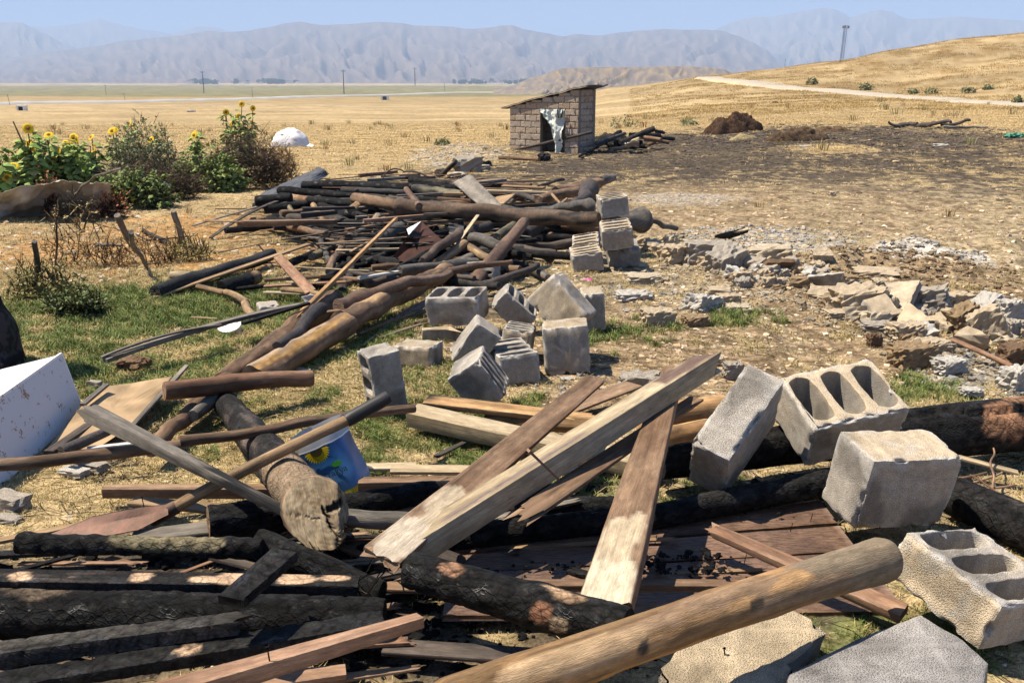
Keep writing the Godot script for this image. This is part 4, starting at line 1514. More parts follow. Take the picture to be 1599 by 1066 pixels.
func far_things() -> void:
	pole("leaning dark pole beside the main road, the leftmost of the poles", v(-153.685, -6.504, -302.458), 3.38, 0.12, true)
	pole("thin pole on the green plain above the leftmost sunflowers", v(-333.901, -11.576, -814.843), 8.09, 0.00, true)
	pole("short leaning pole just beyond the road above the third sunflower clump", v(-168.414, -8.607, -431.22), 4.01, 0.16, true)
	pole("tall dark pole standing in front of the left village", v(-292.884, -11.873, -942.345), 20.46, 0.00, true)
	pole("short pole by the road above the tallest sunflower", v(-145.783, -9.129, -556.203), 5.87, 0.00, false)
	pole("tall pole by the main road, midway between sunflowers and shed", v(-146.4, -11.827, -863.724), 20.90, 0.00, true)
	pole("slender tall pole alone on the plain left of the shed", v(-92.154, -4.833, -944.274), 16.40, 0.00, true)
	pole("short pole just beyond the road, nearest the shed on its left", v(-64.173, -10.113, -942.827), 8.19, 0.00, false)
	pole("small pole rising behind the roof of the shed", v(19.769, -10.7, -942.666), 8.77, 0.00, false)
	pole("thin pole standing before the gravel heap right of the shed", v(107.969, -3.66, -944.595), 14.65, 0.00, true)
	pole("small pole on the skyline at the foot of the right hill", v(259.429, 12.18, -948.935), 7.06, 0.00, true)
	pole("tiny pole on the skyline just left of the lattice mast", v(40.907, 3.512, -133.202), 0.66, 0.00, true)
	mast(v(41.514, 3.565, -126.026), 4.46)
	village("left village", [v(-867.833, 3.034, -2698.029), v(-877.161, 3.127, -2700.796), v(-851.526, 1.261, -2882.581), v(-850.165, 1.939, -2638.341), v(-844.992, 2.979, -2607.2), v(-856.594, 1.182, -2903.326), v(-796.188, 2.789, -2654.925)], [v(-759.017, 0.929, -2443.359), v(-845.327, 1.281, -2652.977), v(-896.06, 2.496, -2867.294), v(-841.724, 0.803, -2686.183), v(-824.827, 0.933, -2654.186), v(-763.293, 1.747, -2480.66), v(-725.569, 2.444, -2423.161), v(-798.877, 1.675, -2571.422), v(-792.211, 2.21, -2606.397), v(-789.837, 2.049, -2577.915), v(-764.939, 0.883, -2450.49), v(-871.871, 1.086, -2707.716), v(-836.221, 2.251, -2629.509)])
	village("village behind the tall sunflower", [v(-819.885, 4.277, -2947.964), v(-631.392, 4.202, -2979.934), v(-834.879, 5.441, -2983.003), v(-668.328, 5.091, -2971.654), v(-625.056, 3.709, -2646.705), v(-686.505, 4.54, -2568.219), v(-675.81, 3.367, -2665.654), v(-725.031, 5.518, -2584.784), v(-593.259, 4.827, -2645.167), v(-743.612, 3.347, -2711.976), v(-672.561, 5.397, -2527.635), v(-692.564, 3.99, -2574.82)], [v(-711.873, 4.857, -2898.818), v(-632.406, 3.512, -2604.661), v(-582.864, 4.006, -2520.931), v(-703.127, 4.115, -2524.293), v(-597.078, 4.85, -2527.197), v(-754.352, 4.822, -2834.855), v(-744.513, 3.261, -2682.672), v(-713.228, 4.476, -2850.476), v(-581.324, 3.905, -2446.454), v(-623.332, 3.431, -2862.289), v(-635.48, 3.544, -2721.247), v(-696.051, 4.099, -2727.366), v(-593.608, 3.059, -2437.19), v(-606.165, 3.223, -2734.176), v(-622.748, 5.101, -2884.267), v(-634.601, 3.847, -2684.603), v(-600.571, 3.156, -2509.271), v(-607.968, 5.287, -2838.212)])
	village("village left of the shed", [v(-171.946, 8.403, -2891.485), v(-88.437, 9.223, -2939.354), v(-149.677, 8.215, -2665.322), v(-80.853, 8.13, -2735.755), v(-109.822, 9.356, -2517.092)], [v(-128.309, 7.543, -2469.381), v(-82.598, 7.541, -2405.276), v(-102.789, 7.08, -2442.571), v(-122.574, 8.212, -2516.85), v(-65.553, 8.45, -2457.226), v(-98.817, 7.443, -2656.237), v(-75.102, 7.152, -2433.459), v(-108.161, 7.44, -2611.232), v(-110.72, 9.354, -2837.144), v(-149.47, 8, -2569.292), v(-93.863, 8.895, -2555.909)])
	village("village above the shed", [v(33.706, 10.951, -2857.793), v(21.011, 11.184, -2622.721), v(88.375, 11.382, -2883.335), v(111.452, 10.518, -2838.367), v(46.765, 11.749, -2956.395), v(18.41, 9.235, -2652.825), v(89.52, 10.001, -2806.5), v(15.533, 11.968, -2885.521), v(1.041, 9.582, -2566.627), v(-49.425, 12.028, -2904.511), v(-29.795, 9.354, -2685.994), v(38.58, 11.152, -2810.415), v(-48.493, 11.543, -2968.094), v(-29.209, 9.902, -2663.336)], [v(-59.557, 11.55, -2874.696), v(15.238, 9.678, -2803.625), v(47.016, 9.953, -2686.932), v(58.905, 9.997, -2884.237), v(51.123, 9.848, -2772.601), v(39.606, 8.857, -2603.056), v(18.075, 9.333, -2751.795), v(-21.186, 10.375, -2713.398), v(51.116, 10.529, -2808.746), v(8.679, 10.241, -2491.946), v(20.652, 9.618, -2707.38), v(91.942, 9.07, -2478.026), v(110.172, 9.443, -2859.982), v(27.274, 9.851, -2511.081), v(42.216, 9.447, -2788.959), v(-21.01, 10.952, -2873.964), v(72.437, 9.544, -2673.568), v(27.919, 9.828, -2448.381), v(-5.93, 9.833, -2430.628), v(60.31, 10.88, -2845.116)])
	culvert("dark culvert mouth with a white wall below the main road at left", v(-75.016, -3.2, -151.091), 1.27)
	culvert("small dark culvert with white walls below the road, left of the shed", v(-62.649, -8.729, -488.032), 3.47)
	lump_at("white_bag", "white flat bag lying in the field below the road", "bag", "", v(-44.701, -2.802, -137.573), v(1.07, 0.318, 0.642), 0, 0, 0, Color(0.56, 0.52, 0.45), M.stone, 0.40, 0.20, 4)
	thicket("shrub", "grey-green shrub on the bank above the dirt road, the largest there", "shrub", v(29.295, 0.957, -97.068), v(1, 0.688, 0.7), 120, 0.8, Color(0.2, 0.17, 0.1), Color(0.3, 0.26, 0.16), Color(0.15, 0.17, 0.07), 40, 0.8, 0.188, 0.250)
	thicket("shrub", "low shrub on the road bank below the mast", "shrub", v(31.802, 0.621, -89.249), v(1.151, 0.443, 0.806), 120, 0.8, Color(0.2, 0.17, 0.1), Color(0.3, 0.26, 0.16), Color(0.15, 0.17, 0.07), 41, 0.8, 0.173, 0.161)
	thicket("shrub", "dark tuft of shrub at the roadside below the hill", "shrub", v(32.984, 0.351, -81.536), v(0.632, 0.405, 0.442), 120, 0.8, Color(0.2, 0.17, 0.1), Color(0.3, 0.26, 0.16), Color(0.15, 0.17, 0.07), 42, 0.8, 0.158, 0.147)
	thicket("shrub", "green weed clump on the road bank right of the middle", "shrub", v(33.344, 0.395, -78.658), v(1.117, 0.447, 0.782), 120, 0.8, Color(0.2, 0.17, 0.1), Color(0.3, 0.26, 0.16), Color(0.15, 0.17, 0.07), 43, 0.8, 0.152, 0.163)
	thicket("shrub", "pale green weed clump on the bank near the right edge", "shrub", v(35.314, 0.474, -76.663), v(1.188, 0.49, 0.831), 120, 0.8, Color(0.2, 0.17, 0.1), Color(0.3, 0.26, 0.16), Color(0.15, 0.17, 0.07), 44, 0.8, 0.148, 0.178)
	thicket("shrub", "rightmost weed clump on the bank of the hill", "shrub", v(37.618, 0.693, -78.438), v(0.81, 0.39, 0.567), 120, 0.8, Color(0.2, 0.17, 0.1), Color(0.3, 0.26, 0.16), Color(0.15, 0.17, 0.07), 45, 0.8, 0.152, 0.142)
	thicket("shrub", "grey-green clump of dry thistles behind the charred heap by the shed", "shrub", v(5.86, -0.878, -50.954), v(1.66, 0.511, 1.162), 120, 0.8, Color(0.2, 0.17, 0.1), Color(0.3, 0.26, 0.16), Color(0.15, 0.17, 0.07), 46, 0.8, 0.100, 0.186)
	thicket("shrub", "small sage clump right of the heap by the shed", "shrub", v(8.687, -0.622, -48.25), v(0.754, 0.346, 0.528), 120, 0.8, Color(0.2, 0.17, 0.1), Color(0.3, 0.26, 0.16), Color(0.15, 0.17, 0.07), 47, 0.8, 0.094, 0.126)
	thicket("shrub", "grey thistle clump in the stubble left of the shed", "shrub", v(-2.539, -0.751, -35.416), v(0.557, 0.255, 0.39), 120, 0.8, Color(0.2, 0.17, 0.1), Color(0.3, 0.26, 0.16), Color(0.15, 0.17, 0.07), 48, 0.8, 0.070, 0.093)
	thicket("shrub", "dry weed at the roadside at the right edge", "shrub", v(32.266, 0.006, -63.04), v(0.571, 0.539, 0.4), 120, 0.8, Color(0.2, 0.17, 0.1), Color(0.3, 0.26, 0.16), Color(0.15, 0.17, 0.07), 49, 0.8, 0.122, 0.196)
	pass

func garden() -> void:
	sunflower("tall sunflower plant at the left edge, half cut off by the picture", "sunflowers along the garden fence", v(-7.21, -0.278, -13.648), 0.87, 0.30, 3, 200, 0.1)
	sunflower("leafy sunflower plant second from the left edge", "sunflowers along the garden fence", v(-7.254, -0.291, -14.292), 0.69, 0.36, 2, 201, 0.1)
	sunflower("tallest leafy sunflower in the left clump, yellow heads near its top", "sunflowers along the garden fence", v(-7.025, -0.291, -14.292), 1.27, 0.36, 3, 202, 0.1)
	sunflower("sunflower plant just right of the tallest in the left clump", "sunflowers along the garden fence", v(-6.978, -0.3, -14.727), 1.14, 0.39, 3, 203, 0.1)
	sunflower("sunflower plant before the gap in the left clump, heads drooping", "sunflowers along the garden fence", v(-7.076, -0.314, -15.385), 0.98, 0.36, 2, 204, 0.1)
	sunflower("sunflower plant with crowded heads left of the dry seed stalk", "sunflowers along the garden fence", v(-7.171, -0.328, -16), 1.06, 0.35, 3, 205, 0.1)
	sunflower("bright sunflower plant with wilted leaves beside the dry seed stalk", "sunflowers along the garden fence", v(-6.996, -0.333, -16.218), 1.05, 0.35, 3, 206, 0.3)
	sunflower("sunflower plant at the left side of the grey-green bush", "sunflowers along the garden fence", v(-7.613, -0.397, -18.809), 1.09, 0.40, 3, 207, 0.1)
	sunflower("sunflower plant growing out of the grey-green bush", "sunflowers along the garden fence", v(-7.557, -0.414, -19.447), 1.23, 0.39, 2, 208, 0.1)
	sunflower("single yellow sunflower head low on the right of the bush", "sunflowers along the garden fence", v(-7.309, -0.419, -19.615), 0.89, 0.26, 1, 209, 0.1)
	sunflower("short sunflower plant standing alone above the brush fence", "sunflowers along the garden fence", v(-7.671, -0.5, -23.841), 0.85, 0.39, 2, 210, 0.1)
	sunflower("sunflower with two heads leaning left of the tallest plant", "sunflowers along the garden fence", v(-6.948, -0.5, -23.841), 1.40, 0.35, 1, 211, 0.3)
	sunflower("tall sunflower above the brush fence, heads crowded at its top", "sunflowers along the garden fence", v(-6.446, -0.484, -22.984), 1.61, 0.38, 3, 212, 0.3)
	sunflower("sunflower leaning right with three heads beside the tallest plant", "sunflowers along the garden fence", v(-6.399, -0.5, -23.841), 1.50, 0.43, 3, 213, 0.3)
	thicket("bush", "rounded grey-green bush beside the sunflowers, seed heads on top", "bush", v(-6.844, -0.378, -18.077), v(1.257, 1.257, 0.88), 1500, 0.90, Color(0.2, 0.17, 0.12), Color(0.36, 0.33, 0.22), Color(0.22, 0.25, 0.12), 61, 0.90, 0.050, 0.200)
	thicket("bush", "bushy green plants behind the grey tarpaulin", "bush", v(-7.284, -0.306, -15.002), v(1.797, 0.839, 0.719), 1500, 1.00, Color(0.1, 0.12, 0.05), Color(0.16, 0.18, 0.07), Color(0.16, 0.23, 0.05), 62, 0.60, 0.100, 0.250)
	thicket("bush", "low leafy greenery under the left part of the brush fence", "bush", v(-5.836, -0.306, -15.002), v(1.098, 0.503, 0.439), 800, 1.00, Color(0.12, 0.12, 0.06), Color(0.2, 0.19, 0.08), Color(0.12, 0.17, 0.045), 63, 0.50, 0.070, 0.200)
	thicket("bush", "green leaves showing through the middle of the brush fence", "bush", v(-5.476, -0.361, -17.406), v(1.269, 0.666, 0.508), 900, 1.00, Color(0.12, 0.13, 0.05), Color(0.22, 0.22, 0.09), Color(0.16, 0.22, 0.055), 64, 0.50, 0.080, 0.200)
	thicket("brush_fence", "heaped dry thorn brush forming the left half of the garden fence", "brush fence", v(-6.001, -0.328, -16), v(1.595, 0.692, 0.558), 1300, 0.00, Color(0.14, 0.105, 0.085), Color(0.28, 0.22, 0.18), Color(0.14, 0.105, 0.085), 65, 0.25, 0.050, 0.420)
	thicket("brush_fence", "dense dark heap of dry thorn branches below the tall sunflower", "brush fence", v(-4.964, -0.378, -18.077), v(1.437, 1.031, 0.575), 2000, 0.10, Color(0.14, 0.105, 0.085), Color(0.28, 0.22, 0.18), Color(0.2, 0.17, 0.1), 66, 0.35, 0.040, 0.360)
	thicket("brush_fence", "thin rail of tangled dry twigs joining the fence heaps", "brush fence", v(-7.164, -0.469, -22.19), v(1.903, 0.461, 0.571), 600, 0.00, Color(0.14, 0.105, 0.085), Color(0.24, 0.17, 0.13), Color(0.14, 0.105, 0.085), 67, 0.10, 0.050, 0.500)
	thicket("dry_weeds", "rusty orange dry weeds at the right end of the brush fence", "weeds", v(-4.81, -0.429, -19.961), v(0.792, 0.804, 0.396), 700, 0.50, Color(0.36, 0.2, 0.1), Color(0.45, 0.3, 0.16), Color(0.4, 0.24, 0.1), 68, 0.90, 0.040, 0.250)
	thicket("dry_weeds", "reddish brown dry weeds in front of the grey tarpaulin", "weeds", v(-5.689, -0.278, -13.648), v(0.364, 0.249, 0.219), 200, 0.60, Color(0.28, 0.1, 0.06), Color(0.38, 0.17, 0.09), Color(0.35, 0.13, 0.07), 69, 0.80, 0.040, 0.200)
	thicket("dry_weeds", "tall red seed stalks rising before the grey tarpaulin", "weeds", v(-6.465, -0.275, -13.496), v(0.234, 0.549, 0.141), 110, 0.60, Color(0.25, 0.1, 0.05), Color(0.36, 0.17, 0.09), Color(0.33, 0.12, 0.06), 70, 1.20, 0.035, 0.250)
	thicket("dry_weeds", "bleached tangle of dry weeds at the foot of the tarpaulin", "weeds", v(-6.033, -0.267, -13.131), v(0.527, 0.369, 0.316), 110, 0.30, Color(0.45, 0.36, 0.22), Color(0.55, 0.46, 0.3), Color(0.4, 0.33, 0.16), 71, 0.80, 0.040, 0.250)
	thicket("dry_weeds", "brown waist-high dry weeds behind the grey fence stakes", "weeds", v(-4.374, -0.199, -9.514), v(0.708, 0.446, 0.425), 170, 0.35, Color(0.36, 0.22, 0.12), Color(0.46, 0.32, 0.18), Color(0.3, 0.2, 0.08), 72, 1.00, 0.030, 0.220)
	thicket("dry_weeds", "olive weeds round the bleached stake at the left", "weeds", v(-3.947, -0.17, -7.925), v(0.595, 0.284, 0.357), 260, 0.60, Color(0.22, 0.18, 0.08), Color(0.33, 0.28, 0.13), Color(0.17, 0.17, 0.06), 73, 0.90, 0.030, 0.160)
	thicket("dry_weeds", "dry rusty weeds round the two thin grey stakes", "weeds", v(-3.763, -0.199, -9.514), v(0.773, 0.27, 0.464), 220, 0.40, Color(0.36, 0.2, 0.1), Color(0.45, 0.3, 0.16), Color(0.36, 0.2, 0.09), 74, 0.90, 0.025, 0.170)
	thicket("dry_weeds", "yellow green weed clump right of the grey stakes", "weeds", v(-3.35, -0.204, -9.786), v(0.463, 0.222, 0.278), 220, 0.50, Color(0.3, 0.24, 0.1), Color(0.42, 0.34, 0.17), Color(0.24, 0.22, 0.07), 75, 1.00, 0.025, 0.150)
	thicket("dry_weeds", "dark green weeds at the edge of the shadowed grass", "weeds", v(-3.373, -0.151, -7.236), v(0.447, 0.156, 0.268), 300, 0.80, Color(0.1, 0.12, 0.05), Color(0.18, 0.18, 0.08), Color(0.08, 0.11, 0.04), 76, 0.90, 0.035, 0.140)
	tag(solid("tarpaulin", sheet([[v(-7.235, 0.191, -12.7), v(-6.76, 0.16, -12.751), v(-6.509, 0.256, -12.955), v(-6.228, 0.285, -13.004), v(-6.02, 0.281, -13.213), v(-5.738, 0.25, -13.261), v(-5.676, 0.172, -13.671)], [v(-7.595, -0.05, -13.286), v(-7.079, -0.071, -13.308), v(-6.57, 0.035, -13.019), v(-6.514, 0.024, -13.547), v(-6.2, 0.024, -13.547), v(-5.896, 0.004, -13.568), v(-5.868, -0.067, -14.082)], [v(-7.542, -0.267, -13.131), v(-7.128, -0.272, -13.347), v(-6.919, -0.278, -13.648), v(-6.672, -0.281, -13.803), v(-6.421, -0.284, -13.962), v(-6.164, -0.287, -14.125), v(-5.977, -0.291, -14.292)]], 9, 0.060, 0.004, Color(0.3, 0.275, 0.25), Color(0.44, 0.41, 0.37), 3), M.cloth), "dirty grey tarpaulin draped along the foot of the sunflowers", "tarpaulin", "")
	tag(solid("bag", sheet([[v(-5.655, -0.016, -15.441), v(-5.595, 0.012, -15.57), v(-5.482, -0.018, -15.562)], [v(-5.824, -0.126, -15.887), v(-5.678, -0.103, -15.777), v(-5.603, -0.126, -15.887)]], 7, 0.05, 0.004, Color(0.18, 0.36, 0.62), Color(0.5, 0.66, 0.85), 4), M.cloth), "crumpled light blue plastic bag caught in the brush fence", "bag")
	tent(v(-7.897, -0.739, -34.9), 1.33, 0.65)
	log_at("fence_post", "bleached upright stake standing among olive weeds at the left", "", v(-4.151, -0.177, -8.261), v(-3.914, 0.334, -7.781), 0.0281, 0.0235, "gray", {"wig": 0.02, "rough": true, "cat": "stake"})
	log_at("fence_post", "short dark stake beside the tarpaulin end", "", v(-4.593, -0.233, -11.35), v(-4.58, 0.092, -11.097), 0.0343, 0.0407, "gray", {"wig": 0.02, "cat": "stake"})
	log_at("fence_post", "slim grey stake bent at its foot, in the middle of three", "", v(-3.617, -0.196, -9.329), v(-3.431, 0.266, -8.649), 0.0190, 0.0232, "gray", {"wig": 0.04, "bend": 0.02, "cat": "stake"})
	log_at("fence_post", "dark grey stake nearest the burnt pile, upright in weeds", "", v(-3.754, -0.223, -10.842), v(-3.76, 0.2, -10.677), 0.0292, 0.0320, "gray", {"wig": 0.03, "cat": "stake"})
	log_at("dry_branch", "small dark dry branch lying between two stakes", "", v(-4.187, -0.023, -10.826), v(-3.874, -0.173, -10.802), 0.0290, 0.0363, "dark", {"wig": 0.06, "rough": true, "cat": "branch"})
	log_at("dry_branch", "bleached broken stick caught crosswise in the weeds", "", v(-4.178, 0.021, -9.52), v(-3.869, 0.022, -9.434), 0.0160, 0.0127, "gray", {"wig": 0.03, "cat": "branch"})
	log_at("dry_branch", "thin leaning stalk rising above the leftmost sunflowers", "", v(-6.157, 1.102, -12.142), v(-7.984, 0.42, -16.065), 0.0087, 0.0158, "gray", {"cat": "branch"})
	log_at("dry_branch", "long pale dead branch leaning over the tarpaulin edge", "", v(-6.308, -0.127, -13.606), v(-4.4, 0.624, -10.954), 0.0158, 0.0144, "gray", {"bow": 0.12, "wig": 0.03, "cat": "branch"})
	log_at("weed_stalk", "tall red brown weed stalk right of the bleached stake", "", v(-4.155, -0.184, -8.653), v(-3.979, 0.471, -8.383), 0.0118, 0.0070, "brown", {"wig": 0.05, "cat": "stalk"})
	pass

func yard() -> void:
	make_shed(v(-0.073, -0.665, -31.701))
	log_at("charred_log", "long thin charred pole leaning up out of the heap by the shed", "heap beside the shed", v(2.187, -0.499, -28.872), v(4.007, -0.284, -36.464), 0.0663, 0.0713, "char", {"wig": 0.04})
	log_at("charred_log", "second charred pole leaning beside the first in the shed heap", "heap beside the shed", v(2.476, -0.473, -30.115), v(3.413, -0.267, -32.556), 0.0493, 0.0638, "char", {"wig": 0.04})
	log_at("charred_log", "thick ashen log topping the heap by the shed", "heap beside the shed", v(3.282, -0.258, -29.775), v(4.373, 0.116, -30.293), 0.0779, 0.0888, "ash", {"wig": 0.04})
	log_at("log", "brown log lying across the right of the shed heap", "heap beside the shed", v(3.851, -0.108, -30.483), v(4.49, -0.16, -29.421), 0.0597, 0.0577, "brown", {"wig": 0.04})
	log_at("log", "short brown log on the right edge of the shed heap", "heap beside the shed", v(4.215, -0.268, -31.537), v(5.111, -0.388, -31.83), 0.0515, 0.0625, "brown", {"wig": 0.04})
	log_at("log", "brown stub end low in the shed heap", "heap beside the shed", v(4.381, -0.468, -31.798), v(4.694, -0.415, -32.254), 0.0624, 0.0633, "brown", {"wig": 0.04})
	log_at("log", "tan short log at the front foot of the shed heap", "heap beside the shed", v(3.163, -0.53, -30.648), v(3.681, -0.54, -31.658), 0.0603, 0.0622, "tan", {"wig": 0.04})
	log_at("log", "pale split stick above the corrugated scrap", "heap beside the shed", v(3.495, -0.306, -29.924), v(3.871, -0.139, -29.697), 0.0392, 0.0485, "pale", {"wig": 0.04})
	log_at("charred_log", "dark pole lying along the curtain side of the shed heap", "heap beside the shed", v(1.91, -0.493, -27.578), v(2.912, -0.577, -32.827), 0.0362, 0.0537, "char", {"wig": 0.04})
	log_at("log", "dark pole crossing behind the shed heap", "heap beside the shed", v(2.639, -0.389, -30.903), v(3.782, -0.167, -33.022), 0.0607, 0.0539, "dark", {"wig": 0.04})
	log_at("charred_log", "charred beam near the top of the shed heap", "heap beside the shed", v(3.672, -0.06, -30.325), v(4.853, -0.208, -32.248), 0.0693, 0.0842, "char", {"wig": 0.04})
	log_at("charred_log", "short charred stump at the upper right of the shed heap", "heap beside the shed", v(5.319, -0.268, -36.168), v(5.726, -0.365, -37.113), 0.0708, 0.0605, "char", {"wig": 0.04})
	log_at("charred_log", "black log end at the far right of the shed heap", "heap beside the shed", v(5.04, -0.408, -34.992), v(5.932, -0.533, -35.951), 0.0800, 0.0705, "char", {"wig": 0.04})
	log_at("charred_log", "thick charred log in the core of the shed heap", "heap beside the shed", v(3.185, -0.413, -34.698), v(4.141, -0.372, -31.579), 0.1020, 0.0826, "char", {"wig": 0.04})
	log_at("charred_log", "thick black log under the shed heap", "heap beside the shed", v(3.213, -0.521, -32.617), v(4.408, -0.521, -31.979), 0.0854, 0.0838, "char", {"wig": 0.04})
	log_at("charred_log", "black log close to the shed wall", "heap beside the shed", v(2.832, -0.513, -34.512), v(3.498, -0.459, -32.304), 0.1015, 0.0951, "char", {"wig": 0.04})
	tag(solid("corrugated_sheet", sheet([[v(3.36, -0.245, -29.265), v(3.64, -0.186, -29.223), v(3.787, -0.22, -29.168)], [v(3.643, -0.502, -30.81), v(3.76, -0.396, -29.829), v(3.975, -0.485, -30.571)]], 8, 0.060, 0.004, Color(0.45, 0.45, 0.46), Color(0.6, 0.6, 0.6), 12), M.matte), "small bent piece of silvery corrugated sheet in the shed heap", "metal sheet", "")
	heap_at("charred_heap", "low black mound of ash and char against the shed", "ash heap", "heap beside the shed", v(3.614, -0.748, -36.694), 2.02, 0.36, 1.11, BURNT*.5, BURNT, 0.25)
	log_at("log", "brown log lying alone on the straw before the shed", "", v(-0.366, -0.518, -27.22), v(0.735, -0.499, -26.326), 0.0626, 0.0606, "brown", {"wig": 0.03})
	lump_at("charred_stump", "round black charred stump before the shed doorway", "stump", "", v(0.878, -0.454, -26.523), v(0.296, 0.233, 0.266), 0, 0, 0, Color(0.05, 0.045, 0.04), M.char, 0.20, 0.30, 6)
	heap_at("dung_heap", "large dark brown heap of dung and earth at the yard edge", "heap", "", v(9.036, -0.543, -40.321), 2.42, 0.71, 1.33, Color(0.05,0.03,0.02), Color(0.13,0.08,0.05), 0.35)
	heap_at("straw_heap", "small pale straw pile before the dark dung heap", "heap", "", v(8.28, -0.501, -35.14), 1.01, 0.21, 0.56, Color(0.3,0.23,0.12), Color(0.45,0.36,0.2), 0.30)
	heap_at("dung_heap", "low dark brown mound right of the large dung heap", "heap", "", v(9.669, -0.405, -33.201), 2.08, 0.37, 1.15, Color(0.06,0.04,0.03), Color(0.15,0.1,0.06), 0.40)
	heap_at("dung_heap", "flat dark crumbling mound left of the lying branches", "heap", "", v(12.368, -0.358, -37.891), 1.73, 0.20, 0.95, Color(0.07,0.045,0.03), Color(0.18,0.12,0.07), 0.40)
	log_at("branch", "forked left end of the dark branches at the yard edge", "branches at the yard edge", v(14.484, 0.03, -37.844), v(14.925, -0.205, -37.711), 0.0431, 0.0614, "dark", {"wig": 0.12, "cat": "branch", "rough": true})
	log_at("branch", "short thick dark branch at the yard edge", "branches at the yard edge", v(15.227, -0.151, -38.627), v(15.676, -0.093, -37.895), 0.0880, 0.0863, "dark", {"wig": 0.12, "cat": "branch", "rough": true})
	log_at("branch", "long dark branch lying middle of the yard-edge branches", "branches at the yard edge", v(15.61, -0.118, -37.907), v(15.973, 0.092, -35.822), 0.0987, 0.0583, "dark", {"wig": 0.12, "cat": "branch", "rough": true})
	log_at("branch", "reddish branch pointing right at the yard edge", "branches at the yard edge", v(15.873, -0.07, -36.357), v(16.815, 0.171, -36.103), 0.0710, 0.0469, "dark", {"wig": 0.12, "cat": "branch", "rough": true})
	log_at("branch", "thin bleached pole on the ground by the dark branches", "branches at the yard edge", v(15.797, -0.117, -35.895), v(16.972, -0.049, -34.951), 0.0468, 0.0341, "gray", {"wig": 0.12, "cat": "branch", "rough": true})
	lump_at("green_cloth", "crumpled green cloth lying at the right edge of the scorched yard", "cloth", "", v(15.293, -0.064, -29.824), v(0.466, 0.139, 0.326), 10, 0, 0, Color(0.42, 0.37, 0.3), M.green, 0.30, 0.40, 6)
	lump_at("stone", "pale flat stone alone in the scorched yard", "stone", "", v(12.062, -0.194, -27.545), v(0.396, 0.08, 0.237), 0, 0, 0, Color(0.56, 0.52, 0.45), M.stone, 0.50, 0.20, 4)
	lump_at("stone", "small buff stone in the middle of the yard", "stone", "", v(5.294, -0.227, -15.967), v(0.127, 0.085, 0.102), 20, 0, 0, Color(0.55, 0.44, 0.3), M.stone, 0.70, 0.20, 4)
	lump_at("stone", "flat pale flake left on the scorched track", "stone", "", v(8.776, -0.345, -29.279), v(0.306, 0.068, 0.184), 0, 0, 0, Color(0.56, 0.52, 0.45), M.stone, 0.50, 0.20, 4)
	lump_at("stone", "dark clod in the straw field below the dirt road", "stone", "", v(18.779, -0.028, -70.592), v(0.365, 0.163, 0.292), 0, 0, 0, Color(0.2, 0.13, 0.08), M.stone, 0.50, 0.20, 4)
	pass

